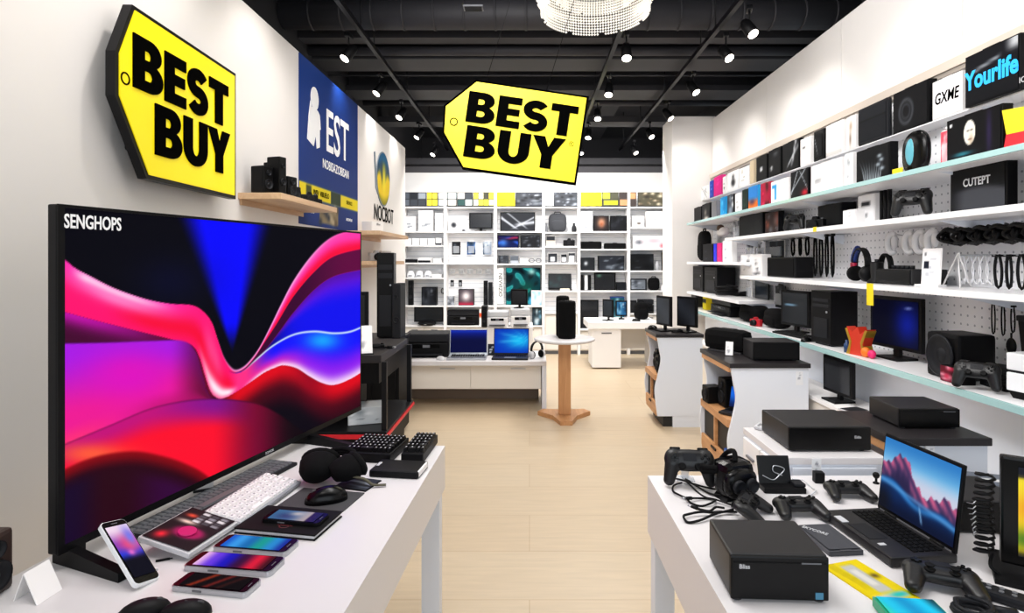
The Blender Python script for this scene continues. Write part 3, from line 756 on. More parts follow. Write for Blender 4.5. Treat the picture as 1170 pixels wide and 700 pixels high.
def camera_obj(name, label, w, loc, rz=0, group=None, mat=None, cat='camera'):
    t = thing(name, label, cat, loc, rz, group); h = w*.7; mat = mat or BLACK
    MB().box(-w/2, w/2, -w*.18, w*.18, 0, h*.78, b=w*.06).prism([(-w*.18, h*.75), (w*.18, h*.75), (w*.1, h), (-w*.1, h)], 'Y', -w*.16, w*.1).build('body', mat, t)
    l = MB().lathe([(w*.24, 0), (w*.24, -w*.2), (w*.21, -w*.2), (w*.21, -w*.3), (w*.17, -w*.3)], 20, axis='Y').build('lens_barrel', SATIN, t, (0, -w*.16, h*.4))
    MB().lathe([(0, -w*.27), (w*.17, -w*.28)], 18, axis='Y').build('front_glass', GLOSS, l)
    MB().cyl((w*.34, 0, h*.78), (w*.34, 0, h*.86), w*.06, n=12).build('mode_dial', MID, t)
    return t
def printer(name, label, w, d, h, loc, rz=0, group=None, mat=None, cat='printer'):
    t = thing(name, label, cat, loc, rz, group); mat = mat or BLACK
    MB().box(-w/2, w/2, -d/2, d/2, 0, h*.62, b=.012).build('body', mat, t)
    MB().box(-w*.5, w*.5, -d*.46, d*.5, h*.64, h, b=.014).build('scanner_lid', DARK if mat is BLACK else LIGHT, t)
    MB().box(-w*.36, w*.36, -d*.5-.06, -d*.48, h*.12, h*.16).build('paper_tray', DARK, t)
    MB().box(-w*.3, w*.3, -d*.5-.003, -d*.49, h*.4, h*.56).box(-w*.08, w*.08, -d*.5-.005, -d*.49, h*.42, h*.54, m=1).build('control_panel', [GLOSS, MID], t)
    return t
def bowl_basket(): pass
# ================================================================== LEFT TABLE
def demo_table(name, label, corners, z, th, leg, legs):
    """white counter table: thick apron slab and square legs; corners in plan, anticlockwise from near-left"""
    t = thing(name, label, 'table', (0, 0, 0))
    MB().prism(corners, 'Z', z-th, z).build('table_top', M('table_white', 'dfdcdd', .3), t)
    c = Vector((sum(p[0] for p in corners)/4, sum(p[1] for p in corners)/4))
    for i in legs:
        p = Vector(corners[i]); n = Vector((math.copysign(1, c.x-p.x), math.copysign(1, c.y-p.y)))*leg
        MB().box(p.x+n.x*.15, p.x+n.x*1.15, p.y+n.y*.15, p.y+n.y*1.15, 0, z-th).build('leg', GREYW, t)
    return t
g0, g1 = on_z(393, 700), on_z(508.5, 509); h0, h1 = on_z(10, 660), on_z(60, 633)
dr = (g1-g0); dl = (h1-h0)
near = lambda a, d_, y: (a.x+d_.x/d_.y*(y-a.y), y)
LT = [near(h0, dl, .72), near(g0, dr, .72), tuple(g1.xy), (near(h0, dl, 2.42)[0], g1.y+.03)]
demo_table('display_table', 'long white display table on the left carrying the big television and phones', LT, .75, .172, .07, [0, 1, 2, 3])
# ------------------------------------------------------------------ television
SX = [(55, 236.5), (411, 267), (411, 462), (62.5, 619)]           # the four screen corners as the art was measured: TL TR BR BL
def homog(src, dst):
    A = []; B = []
    for (x, y), (u, v) in zip(src, dst):
        A.append([x, y, 1, 0, 0, 0, -u*x, -u*y]); B.append(u); A.append([0, 0, 0, x, y, 1, -v*x, -v*y]); B.append(v)
    return np.append(np.linalg.solve(np.array(A, float), np.array(B, float)), 1).reshape(3, 3)
def wave_art(u, v):
    Hm = homog([(0, 1), (1, 1), (1, 0), (0, 0)], [((x-40)*2.059, (y-220)*2.059) for x, y in SX])
    q = Hm @ np.stack([u, v, np.ones_like(u)]); X, Y = q[0]/q[2], q[1]/q[2]
    def cv(p):
        p = np.array(p, float); k = catmull([tuple(a) for a in p], 8); k = np.array([tuple(a) for a in k]); o = np.argsort(k[:, 0]); return np.interp(X, k[o, 0], k[o, 1])
    c1 = cv([(30,155),(60,178),(100,198),(150,222),(200,240),(250,254),(300,262),(350,265),(378,279),(400,305),(415,345),(430,385),(445,408),(460,418),(480,410),(500,390),(520,362),(545,315),(570,265),(600,210),(640,155),(680,115),(720,95),(775,90)])
    c1b = cv([(440,415),(460,421),(482,412),(505,388),(530,352),(560,308),(600,245),(650,188),(700,150),(775,131)])
    c1c = cv([(440,417),(460,423),(484,414),(510,394),(540,360),(570,322),(600,283),(650,230),(700,197),(775,180)])
    c3 = cv([(440,420),(462,424),(482,416),(510,392),(550,360),(600,334),(650,326),(700,330),(740,326),(775,312)])
    c2 = cv([(30,280),(100,298),(200,322),(300,345),(350,358),(370,385),(385,430),(400,468),(420,483),(440,479),(470,462),(500,442),(530,422),(560,409),(580,405),(610,412),(640,430),(670,445),(700,450),(740,436),(775,415)])
    l1 = cv([(30,356),(150,353),(250,349),(330,349),(362,375),(380,430),(395,470),(420,486),(775,600)])
    l2 = cv([(30,596),(150,548),(250,508),(330,490),(400,484),(470,487),(530,500),(600,540),(700,620),(775,700)])
    l3 = cv([(30,655),(90,628),(150,612),(220,606),(290,618),(340,634),(385,656),(440,700),(500,760),(775,900)])
    W = lambda a, b, x: ss(a, b, x)
    c = fill(u, '03030c')
    # blue cone at the top
    half = np.clip((372-Y)/330, 0, 1)*125; cx = 432+(Y-50)*.06
    c = mixc(c, hx('0606ff'), (1-W(half*.45, half*1.05+4, np.abs(X-cx)))*W(385, 300, Y))
    c = mixc(c, hx('070a38'), np.exp(-((X-300)/90)**2-((Y-210)/60)**2)*.5)
    # ribbon, left part between c1 and c2
    f = np.clip((Y-c1)/(c2-c1+1e-6), 0, 1)
    rb = fill(u, 'ff1470'); rb = mixc(rb, hx('ff2fae'), W(.55, 0, f)*W(420, 240, X)); rb = mixc(rb, hx('fb0b3c'), np.exp(-((f-.62)/.28)**2)*W(120, 260, X))
    rb = mixc(rb, hx('ffd6f4'), np.exp(-((f-.10)/.12)**2)*(W(40, 90, X)*W(330, 180, X)))
    rb = mixc(rb, hx('ff8ccc'), np.exp(-((f-.28)/.2)**2-((X-165)/110)**2)*.8)
    rb = mixc(rb, hx('ffeefa'), np.exp(-((f-.86)/.13)**2)*W(360, 410, X)*W(560, 440, X))
    rb = mixc(rb, hx('ff5aa5'), np.exp(-((f-.4)/.25)**2)*W(370, 400, X)*W(440, 410, X)*.6)
    inr = W(-1.2, 1.2, Y-c1)*W(-1.2, 1.2, c2-Y)
    c = mixc(c, rb[0:1] if False else rb, inr) if rb.ndim == 1 else c*(1-inr[:, None])+rb*inr[:, None]
    # right part, bands under c1
    rgt = W(440, 470, X)
    def band(top, bot, col, k=1.0):
        nonlocal c
        m = W(-1.5, 1.5, Y-top)*W(-1.5, 1.5, bot-Y)*rgt*k; c = c*(1-m[:, None])+(col if col.ndim == 2 else fill(u, col))*m[:, None]
    g = np.clip((Y-c1)/(c1b-c1+1e-6), 0, 1)
    pk = mixc(fill(u, 'ff3aa8'), hx('fb0d3e'), W(.25, .9, g)); pk = mixc(pk, hx('ffb6ef'), np.exp(-(g/.22)**2)*W(760, 540, X)); band(c1, c1b, pk)
    dk = mixc(fill(u, '3a0630'), hx('7a0a4a'), W(600, 740, X)*.6); band(c1b, c1c, dk)
    g = np.clip((Y-c1c)/(c3-c1c+1e-6), 0, 1)
    bl = mixc(fill(u, '6a14e6'), hx('1010f0'), W(.0, .55, g)); bl = mixc(bl, hx('07074a'), np.exp(-((X-520)/50)**2)*.9); bl = mixc(bl, hx('4a0a9a'), np.exp(-(g/.15)**2)*.7); band(c1c, c3, bl)
    g = np.clip((Y-c3)/(c2-c3+1e-6), 0, 1)
    lo = mixc(fill(u, '1414ff'), hx('8a1cf0'), W(.2, .75, g)); lo = mixc(lo, hx('f020a0'), W(.45, 1, g)*W(660, 540, X)); lo = mixc(lo, hx('ff2f86'), W(560, 480, X)); lo = mixc(lo, hx('18a0ff'), np.exp(-((X-672)/42)**2-((Y-347)/22)**2))
    lo = mixc(lo, hx('ffe0fa'), np.exp(-((g-1)/.16)**2)*W(470, 520, X)*.95); band(c3, c2, lo)
    c = mixc(c, hx('d8f4ff'), np.exp(-((Y-c3)/2.4)**2)*W(470, 520, X)*.95)
    c = mixc(c, hx('ff9ade'), np.exp(-((Y-c1)/3.0)**2)*W(400, 470, X)*W(760, 600, X)*.9)
    # below the ribbon
    below = W(-1, 1, Y-c2); left = W(430, 400, X)
    d = mixc(fill(u, '43062e'), hx('c010a8'), np.exp(-((Y-c2)/26)**2)*W(380, 60, X)); d = mixc(d, hx('6a0428'), W(200, 360, X))
    m = below*W(-2, 2, l1-Y)*left; c = c*(1-m[:, None])+d*m[:, None]
    yy = (Y-l1)/(l2-l1+1e-6)
    mg = mixc(fill(u, 'a51be8'), hx('f01a94'), W(.1, .75, yy)); mg = mixc(mg, hx('e00fc0'), np.exp(-((X-200)/110)**2-((Y-430)/60)**2)); mg = mixc(mg, hx('55062a'), W(290, 390, X)*.85); mg = mixc(mg, hx('ff2f7a'), W(.8, 1, yy)*W(200, 50, X)); mg = mixc(mg, hx('b8106a'), W(.75, 1.0, yy)*W(150, 300, X)*.6)
    m = W(-3, 3, Y-l1)*W(-4, 4, l2-Y)*left; c = c*(1-m[:, None])+mg*m[:, None]
    # red to black under the right half of the ribbon
    e = Y-c2; rd = mixc(fill(u, 'e0081c'), hx('4a0416'), W(8, 55, e)); rd = mixc(rd, hx('0a0410'), W(45, 110, e)); rd = mixc(rd, hx('8a0420'), np.exp(-((X-640)/40)**2-(e/45)**2)*.8)
    rd = mixc(rd, hx('2a030c'), W(470, 400, X))
    m = below*(1-left)*W(-2, 2, l2-Y+0*X); c = c*(1-m[:, None])+rd*m[:, None]
    # bulge
    yy = np.clip((Y-l2)/70, 0, 1)
    bu = mixc(fill(u, 'c4107a'), hx('ff0f2e'), W(.15, 1, yy)); bu = mixc(bu, hx('7a1290'), W(230, 430, X)*W(1.0, .1, yy)*.9); bu = mixc(bu, hx('ff5a3c'), np.exp(-((X-110)/90)**2-((Y-612)/24)**2)); bu = mixc(bu, hx('7a0630'), W(400, 520, X)); bu = mixc(bu, hx('12040c'), W(500, 610, X))
    m = W(-4, 4, Y-l2); c = c*(1-m[:, None])+bu*m[:, None]
    dk = mixc(fill(u, '8a0612'), hx('2a0414'), W(0, 40, Y-l3)); dk = mixc(dk, hx('180428'), W(150, 60, X)*W(20, 60, Y-l3)); dk = mixc(dk, hx('3a0650'), W(180, 300, X)*W(30, 70, Y-l3)*.6)
    m = W(-5, 5, Y-l3)*W(470, 430, X); c = c*(1-m[:, None])+dk*m[:, None]
    return c
A = on_z(65, 635, .79); A = Vector((A.x, A.y)); s_r = 170/.71; B = Vector(((412-CX)/s_r, F/s_r))
W_ = (B-A).length; tv_rz = math.atan2(B.y-A.y, B.x-A.x); Hh = 203/s_r
tv = thing('television', 'large flat screen television showing bright pink and blue waves on the left table', 'television', ((A.x+B.x)/2, (A.y+B.y)/2, .75), tv_rz)
MB().box(-W_/2, W_/2, 0, .03, .04, .04+Hh, b=.004).box(-W_*.42, W_*.42, .03, .065, .06, .04+Hh*.6, b=.015).build('case', SATIN, tv)
MB().box(-W_/2, W_/2, -.004, 0, .04, .06).box(-W_/2, -W_/2+.016, -.004, 0, .06, .04+Hh).box(W_/2-.007, W_/2, -.004, 0, .06, .04+Hh).box(-W_/2+.016, W_/2-.007, -.004, 0, .04+Hh-.008, .04+Hh).build('bezel', BLACK, tv)
scr = panel('screen', W_-.023, Hh-.028, wave_art, tv, (.0045, -.0025, .06), res=(440, 260), mat=SCREEN)
text('SENGHOPS', .048, WINK, scr, (-W_*.44, -.002, Hh-.062), bold=.02, sx=.62)
text('SONOR', .013, LIGHT, tv, (.05, -.006, .05))
for px0, py0, px1, py1 in ((66, 640, 141, 663), (330, 503, 402, 513)):
    p, q = on_z(px0, py0), on_z(px1, py1); inv = tv.matrix_basis.inverted(); p, q = inv @ p, inv @ q
    f_ = MB(); dn = (q-p); n_ = Vector((-dn.y, dn.x, 0)).normalized()*.012; up = Vector((0, 0, .022)); top = (p+q)/2+Vector((0, 0, .185))
    f_.add([p-n_, q-n_, q+n_, p+n_, p-n_+up*2.2, q-n_+up, q+n_+up, p+n_+up*2.2], [(0,3,2,1),(4,5,6,7),(0,1,5,4),(1,2,6,5),(2,3,7,6),(3,0,4,7)])
    m_ = p*.5+q*.5; xx = -W_/2+.05 if px0 < 100 else m_.x
    f_.add([(xx-.02, .0, .02), (xx+.02, 0, .02), (xx+.02, .03, .02), (xx-.02, .03, .02), (xx-.02, .0, .06), (xx+.02, 0, .06), (xx+.02, .03, .06), (xx-.02, .03, .06)], [(0,3,2,1),(4,5,6,7),(0,1,5,4),(1,2,6,5),(2,3,7,6),(3,0,4,7)])
    f_.build('stand_foot', BLACK, tv)
# ------------------------------------------------------------------ phones lying on the table
def A_grad(cols, ang=0, bg=None):
    def f(u, v):
        t = u*math.cos(ang)+v*math.sin(ang); t = (t-t.min())/(t.max()-t.min()); c = fill(u, cols[0]); n = len(cols)-1
        for i in range(n): c = mixc(c, hx(cols[i+1]), ss(i/n, (i+1)/n, t))
        return c
    return f
def lay(maker, pts, z, **k): c, a, w_, d_ = quad(pts, z); return c, a, w_, d_
def glow_lines(u, v):
    c = fill(u, '0a0305')
    for x0, col in ((.28, '8a2a14'), (.55, '6a1c18'), (.75, '30100e')): c = mixc(c, hx(col), np.exp(-((u-x0-.25*(v-.5))/.05)**2))
    return c
for pts, lab, art in (
    ([(198,675),(285,685.5),(296,665.5),(213,659)], 'nearest flat smartphone, dark screen with faint rust streaks', glow_lines),
    ([(212.5,652),(313,661),(323,641),(227,635)], 'middle flat smartphone with pink to blue to red screen', A_grad(['f0b8e8','6a3ae0','1a12b8','380a3a','e01a3a','3a0a1a'])),
    ([(244.5,630),(327,638),(342,621),(259,615.5)], 'farthest flat smartphone with blue and teal screen', A_grad(['1858c8','3a9ae8','1a6ab0','1a9a90','2a8ad0','1a2a9a']))):
    c, a, w_, d_ = quad(pts); phone('smartphone', lab, d_, w_, art, (c.x, c.y, .75), a, 'smartphones lying flat on the left table', th=.014)
# leaning white phone
def bloom_art(u, v):                      # long side = u (bottom to top of the phone)
    c = mixc(fill(u, '0a0a18'), hx('2a3ad8'), ss(.30, .46, u)); c = mixc(c, hx('f04a90'), ss(.42, .62, u)*(1-.5*v)); c = mixc(c, hx('f4dcf0'), ss(.62, .95, u)); c = blob(c, u, v, .62, .35, .16, .3, 'ff4a70'); c = blob(c, u, v, .75, .2, .2, .25, '7a7ae8'); c = blob(c, u, v, .45, .5, .05, .14, 'f070d0')
    return c
bl, br = on_z(155.5, 677), on_z(178, 660); dd = bl.y
tl = on_d(114, 606.7, (bl.y+.075)); ax = (tl-bl); lng = ax.length; wid = (br-bl).length
ph = phone('smartphone', 'white framed smartphone standing tilted beside the television foot', wid, lng*1.02, bloom_art, (0, 0, 0), 0, rim=M('white_phone', 'eef0f2', .3), th=.012, res=(30, 16))
xa = ax.normalized(); ya = -(br-bl).normalized(); za = xa.cross(ya).normalized(); ya = za.cross(xa)
R3 = Matrix((xa, ya, za)).transposed(); ph.rotation_euler = R3.to_euler(); ph.location = (bl+br)/2+ax*.51
PSX = 0
ps = thing('phone_stand', 'small clear wedge stand holding up the tilted white smartphone', 'stand', ((bl.x+br.x)/2-.035, (bl.y+br.y)/2+.045, .75), math.atan2(br.y-bl.y, br.x-bl.x))
MB().box(-.02, .02, -.02, .03, 0, .004).build('base', M('clear_acrylic', 'dfe6ee', .1, alpha=.4), ps); MB().prism([(-.005, 0), (.02, 0), (.0, .03), (-.006, .03)], 'X', -.012, .012).build('prop', M('clear_acrylic', 'dfe6ee', .1, alpha=.4), ps)
# tent card
a0, a1, b0 = on_z(42, 692), on_z(71, 673), on_z(15.5, 686.7); u_ = (a1-a0); wv = (b0-a0)
tc = thing('tent_card', 'folded blank white card standing at the near corner of the left table', 'sign', (0, 0, 0))
rz_ = on_d(26.7, 655.6, a0.y+.03); r0 = rz_; r1 = r0+u_
for nm, e0, e1 in (('front_leaf', a0, a1), ('back_leaf', b0, b0+u_)):
    n_ = (e1-e0).cross(r0-e0).normalized()*.001
    MB().add([e0-n_, e1-n_, r1-n_, r0-n_, e0+n_, e1+n_, r1+n_, r0+n_], [(0,3,2,1),(4,5,6,7),(0,1,5,4),(1,2,6,5),(2,3,7,6),(3,0,4,7)]).build(nm, WHITEC, tc)
# keyboards
c, a, w_, d_ = quad([(165,633),(344,546),(319,519),(150,612)])
keyboard('keyboard', 'long dark grey keyboard strip lying under the television screen', w_, .12, (c.x-.03, c.y+.02, .75), a, nx=30, ny=3, base=DARK, keys=MID, h=.012)
c, a, w_, d_ = quad([(265,602),(330,554),(316,530),(238,577.7)], .785)
kb = keyboard('keyboard', 'compact white keyboard tilted towards the aisle below the television', w_, d_*.9, (c.x, c.y, .764), a, nx=13, ny=5, base=M('kb_grey', '8f9298', .5), keys=M('white_keys', 'f4f4f4', .4), h=.012, tilt=.16, kh=.008, legend=M('key_legend_grey', '9a9aa0', .5))
c, a, w_, d_ = quad([(200,643),(258,605),(232,579),(172,613)], .775)
def deck_art(u, v):
    c = fill(u, '1a1418'); c = blob(c, u, v, .38, .42, .15, .30, 'e0207a', 2); c = blob(c, u, v, .38, .42, .10, .2, '7a0a3a', 2); c = blob(c, u, v, .17, .78, .10, .12, 'f0283a'); c = blob(c, u, v, .62, .7, .05, .2, 'f2d8c8'); c = blob(c, u, v, .80, .78, .05, .12, 'e8503a')
    for i in range(4):
        for j in range(3): c = rect(c, u, v, .66+i*.08, .72+i*.08, .1+j*.2, .24+j*.2, ['8a8a92', '4a4a50', 'd8d8dc'][(i+j) % 3], .008)
    return c
dk = thing('control_deck', 'small tilted media controller with pink dial graphic next to the white keyboard', 'controller', (c.x, c.y, .772), a); dk.rotation_euler.x = .2
MB().box(-w_/2, w_/2, -d_*.46, d_*.46, 0, .014, b=.004).build('case', LIGHT, dk)
panel('deck_face', w_*.94, d_*.84, deck_art, dk, (0, -d_*.42, .0165), (-PI/2, 0, 0), res=(46, 30))
MB().cyl((-w_*.12, -d_*.05, .016), (-w_*.12, -d_*.05, .022), .022, n=24).build('dial', M('magenta_dial', 'c81a6a', .35), dk)
# tablet folio and its phone
c, a, w_, d_ = quad([(269,609.4),(362,618.6),(389,590),(304,583)])
t = thing('tablet_folio', 'black leather tablet folio with silver edge lying beside the phones', 'tablet case', (c.x, c.y, .75), a)
MB().box(-w_/2, w_/2, -d_/2, d_/2, 0, .004, b=.0015).box(-w_/2, w_/2, -d_/2, d_/2, .012, .017, b=.002).build('cover', MATTE, t)
MB().box(-w_/2+.004, w_/2-.004, -d_/2+.003, d_/2-.004, .004, .012).build('page_block', LIGHT, t)
em = MB(); ring(em, 0, 0, .016, .003, -.0006, 0, 20); em.box(-.022, .022, -.0006, 0, -.002, .002); em.build('embossed_crest', M('maroon_foil', '5a2226', .4), t, (.01, -d_*.26, .0172), (-PI/2, 0, 0))
c2, a2, w2, d2 = quad([(299,596.5),(365,603),(376,590),(313,585)], .767)
def sky_art(u, v):
    c = mixc(fill(u, '4a90c8'), hx('e8d8cc'), ss(.35, .8, u)); c = blob(c, u, v, .3, .4, .2, .35, '2a5a9a'); c = blob(c, u, v, .5, .7, .15, .2, 'f4f0ee'); return rect(c, u, v, .80, 1.1, -.1, 1.1, '141416', .01)
phone('smartphone', 'smartphone with sky picture resting on the black folio', d2, w2, sky_art, (c2.x, c2.y, .7675), a2, rim=BLACK, th=.01, mat=SCREEND)
# mousepads, mouse, headset
c, a, w_, d_ = quad([(317,579),(393,585),(415.5,564),(347,557.7)])
tag(MB().box(-w_/2, w_/2, -d_/2, d_/2, 0, .004, b=.0015).build('mouse_pad', RUBBER, None, (c.x, c.y, .75), (0, 0, a)), 'plain dark grey mouse pad under a black mouse', 'mouse pad')
p = on_z(371.5, 573, .754); mouse('computer_mouse', 'glossy black mouse on the plain grey mouse pad', (p.x, p.y+.01, .754), 1.9, 1.15)
c, a, w_, d_ = quad([(385,557),(421,563),(433,548.5),(397,545)])
mp2 = thing('mouse_pad', 'small dark patterned mouse pad beside the black headset', 'mouse pad', (c.x, c.y, .7502), a)
MB().box(-w_/2, w_/2, -d_/2, d_/2, 0, .003, b=.001).build('pad', MATTE, mp2); panel('printed_top', w_*.97, d_*.95, A_swirl('2c2f38', ['5a6272', '16181e', 'a8b0bc'], 4), mp2, (0, -d_*.475, .0045), (-PI/2, 0, 0), res=(20, 14))
p = on_z(374, 556)
hd = thing('headset', 'bulky black headset lying on the grey mouse pad, cups towards the camera', 'headphones', (p.x, p.y+.02, .754), -.35); hd.scale = (.95, .95, .70)
for x, y, rzz, s_ in ((-.045, -.005, .5, 1.25), (.055, .02, -.5, 1.1)):
    c_ = MB().lathe([(0, -.05), (.035, -.045), (.048, -.02), (.055, .02), (.05, .03)], 22, axis='Y').build('ear_cup', FABRIC, hd, (x, y, .072), (.25, 0, rzz)); c_.scale = (s_, s_, s_)
    MB().lathe([(.022, .028), (.05, .03), (.056, .042), (.045, .052), (.022, .048)], 20, axis='Y').build('ear_cushion', FABRIC, c_)
hb = MB()
for dz in (0, .012, .024): hb.tube(catmull([(-.075, .03, .06+dz), (-.04, .075, .10+dz), (.02, .085, .105+dz), (.07, .06, .085+dz), (.085, .02, .06+dz)], 5), .011, 8)
hb.build('headband', FABRIC, hd)
MB().tube(catmull([(.09, .0, .05), (.13, .02, .035), (.16, .03, .008), (.2, .05, .005)], 5), .006, 8).build('microphone_boom', M('olive_plastic', '4a4634', .6), hd)
MB().tube(catmull([(-.02, .06, .05), (-.03, .12, .02), (.02, .18, .004), (-.03, .22, .004)], 6), .003, 6).build('cord', BLACK, hd)
# chunky keyboards, wallet
for pts, lab, nx in (([(401,527.5),(453,528),(462,509),(411,505)], 'chunky black mechanical keyboard with white legends at far end of the left table', 10), ([(464,528),(490,528),(495.5,505),(473,504)], 'narrow black keypad block at the far right corner of the left table', 5)):
    c, a, w_, d_ = quad(pts); keyboard('mechanical_keyboard', lab, w_, d_, (c.x, c.y-.01, .75), a, nx=nx, ny=6, h=.035, kh=.014, keys=BLACK, legend=LIGHT, cat='keyboard')
c, a, w_, d_ = quad([(423,545),(479,548),(488,533.5),(434.6,531)])
t = thing('hard_drive_case', 'slim black case with white end lying before the mechanical keyboards', 'case', (c.x, c.y, .75), a)
MB().box(-w_/2, w_/2, -d_/2, d_/2, 0, .024, b=.007).build('shell', BLACK, t); MB().box(w_/2-.012, w_/2+.001, -d_*.42, d_*.42, .005, .0235, b=.003).build('end_label', WHITEC, t); MB().box(-w_*.46, -w_*.4, -d_*.1, d_*.2, .0238, .0246).build('small_mark', LIGHT, t)
# near mice
for px, py, lab, rz_ in ((164, 698, 'left one of two black mice at the bottom edge of the left table', -.9), (211, 699, 'right one of two black mice at the bottom edge of the left table', -1.2)):
    p = on_z(px, py+6); m_ = mouse('computer_mouse', lab, (p.x, p.y, .75), rz_, .92, mat=BLACK)
    MB().tube([(0, .0, .0385), (0, .05, .014)], .0015, 6).build('seam', RUBBER, m_)
p = on_z(240, 560); tag_card('price_tag', 'small white price card under the television beside the keyboard strip', .055, .075, (p.x-.02, p.y, .75), .5)
p = on_z(214, 563); tag(MB().box(-.05, .05, -.018, .018, 0, .02, b=.005).box(-.03, .03, -.02, -.017, .006, .012, 1).build('adapter', [BLACK, MID], None, (p.x, p.y+.03, .75), (0, 0, .55)), 'small black adapter block lying under the television', 'adapter')
p = on_z(178, 642); tag(MB().cyl((0, 0, .003), (.03, 0, .003), .003, n=8).cyl((.03, 0, .003), (.036, 0, .003), .0015, n=8).build('stylus_tip', BLACK, None, (p.x, p.y, .75), (0, 0, .4)), 'tiny black plug lying beside the pink controller', 'plug')
p = on_z(4, 692); sp_ = speaker_box('bookshelf_speaker', 'dark brown wooden speaker cut by the left picture edge', .09, .11, .14, (p.x-.10, p.y+.03, .75), PI/2, cones=2, mat=wood_mat('dark_walnut', '2a1c18', '3a2822', 1, 'Z'))
# ================================================================== RIGHT TABLE
q0, q1 = on_z(740, 543), on_z(831, 700); drr = q1-q0
RT = [near(q0, drr, .72), (1.75, .72), (1.75, q0.y), tuple(q0.xy)]
demo_table('display_table', 'white display table on the right carrying the open laptop and game controllers', RT, .75, .195, .065, [0, 1, 2, 3])
T = .75
# mini computer
c, a, w_, d_ = quad([(837,686),(949,690),(911,645),(808,640)])
slim_box('mini_computer', 'big black mini computer box with round corners at front of the right table', 'computer', .212, .178, .103, (.553, 1.337, T), math.radians(-2.5), mark='Bliss', badge=True)
# laptop
hl, hr = on_z(1004, 580, .772), on_z(1093, 634, .772); fl, fr = on_z(946.5, 586, .77), on_z(1012.5, 640, .77)
cc = (hl+hr+fl+fr)/4; u_ = (hr-hl); rz_ = math.atan2(u_.y, u_.x); wl = u_.length*1.0; dl_ = (((fl+fr)-(hl+hr))/2).length
def peaks_art(u, v):
    c = mixc(fill(u, '7cc0ea'), hx('2f7cc4'), ss(.6, 1.0, v)); c = mixc(c, hx('e4d4e0'), ss(.78, .5, v)*.75)
    r1 = .62+.22*np.exp(-((u-.28)/.13)**2)+.05*np.exp(-((u-.13)/.06)**2)+.03*np.sin(u*38)+.018*np.sin(u*83+1)-.20*ss(.35, .62, u)+.10*np.exp(-((u-.88)/.14)**2)
    m = ss(.015, -.015, v-r1); rk = mixc(fill(u, '4a3560'), hx('d0608a'), np.clip(.5+.5*np.sin(u*46+v*30), 0, 1)*ss(r1-.28, r1, v)); rk = mixc(rk, hx('2a2448'), ss(r1-.1, r1-.36, v)); c = mixc(c, rk[0:1], m) if False else c*(1-m[:, None])+rk*m[:, None]
    r2 = .44-.20*u+.05*np.sin(u*9); m = ss(.04, -.04, v-r2); lo = mixc(fill(u, '0c2a5c'), hx('2f78c0'), np.exp(-((v-r2+.06)/.05)**2)); lo = mixc(lo, hx('0a1430'), ss(.3, .02, v)); c = c*(1-m[:, None])+lo*m[:, None]
    c = mixc(c, hx('10131f'), ss(.25, .05, u)*ss(.45, .1, v)); c = mixc(c, hx('86b8e8'), np.exp(-((u-.55-.25*(.3-v))/.012)**2)*ss(.32, .2, v)*ss(.02, .1, v)*.8)
    return mixc(c, hx('5a9ad8'), np.exp(-((v-.40+.18*u)/.03)**2)*.6)
lp = laptop('laptop', 'open black laptop with mountain lake wallpaper on the right table', wl, dl_, .275*.8, peaks_art, (cc.x, cc.y, T), rz_, open_=97, res=(90, 60), th=.026)
MB().box(-wl*.34, -wl*.2, -dl_*.47, -dl_*.36, .026, .0275).build('sticker', LIGHT, lp)
MB().box(wl*.24, wl*.28, -dl_*.40, -dl_*.3, .026, .0275).build('sticker', LIGHT, lp)
MB().box(-wl*.46, wl*.46, dl_*.455, dl_*.475, .026, .030).build('hinge_cover', SILVER, lp)
# controllers
p = on_z(917, 592); gamepad('game controller lying flat midway between black tablet and laptop, straight on to the aisle', (p.x, p.y+.03, T), .0, .86)
p = on_z(973, 571); gamepad('farthest game controller on the right table, beside the laptop screen', (p.x, p.y+.03, T), -.05, .82)
p = on_z(1084, 678); gamepad('game controller lying in front of the laptop at the table corner', (p.x, p.y+.025, T), -.42, .92)
p = on_z(786, 552); gp = gamepad('game controller propped upright at the far left corner of the right table', (p.x, p.y+.0, T+.072), -.12, .98, rx=math.radians(68))
st = thing('controller_stand', 'low clear rest holding up the propped game controller', 'stand', (p.x, p.y+.035, T), -.12)
MB().box(-.03, .03, -.02, .03, 0, .004).build('base', M('clear_acrylic', 'dfe6ee', .1, alpha=.4), st); MB().prism([(.0, 0), (.025, 0), (-.0, .05), (-.008, .05)], 'X', -.012, .012).build('prop', M('clear_acrylic', 'dfe6ee', .1, alpha=.4), st)
p = on_z(858, 596); gw = gamepad('black wired game controller tilted behind the mini computer', (p.x, p.y+.04, T+.012), 1.0, .82, rx=.28)
# tangled cables
def cable(name, label, px, r, mat=None, cat='cable', plug=True, seed=0, lift=.004):
    t = thing(name, label, cat, tuple(on_z(px[0][0], px[0][1], T))); o = Vector(t.location); rr = random.Random(seed)
    P = [on_z(x, y, T)-o+Vector((0, 0, r+lift*rr.random()*2)) for x, y in px]; P = catmull(P, 6)
    MB().tube(P, r, 8).build('cord', mat or BLACK, t)
    if plug:
        dr = (P[-1]-P[-3]).normalized(); b = P[-1]; e = MB().cyl(b, b+dr*.022, .0055, .0045, 10).cyl(b+dr*.022, b+dr*.034, .003, n=8, m=1); e.build('plug', [BLACK, SILVER], t)
    return t
cable('cable', 'thin black cable with oval loop in front of the propped controller', [(766,549),(778,551),(800,557),(815,560),(829,562),(834,567),(826,569),(812,566),(800,560),(788,553)], .0032)
cable('cable', 'thin black cable running diagonally across the tangle on the right table', [(770,550),(783,553),(796,562),(806,569),(818,574),(836,580)], .0028, seed=2)
cable('cable', 'black cable with bent plug at left of the tangle', [(779,553),(770,557),(769,563),(776,568),(784,572),(790,576),(802,579),(815,577),(816,572),(803,571),(790,573)], .0032, seed=3)
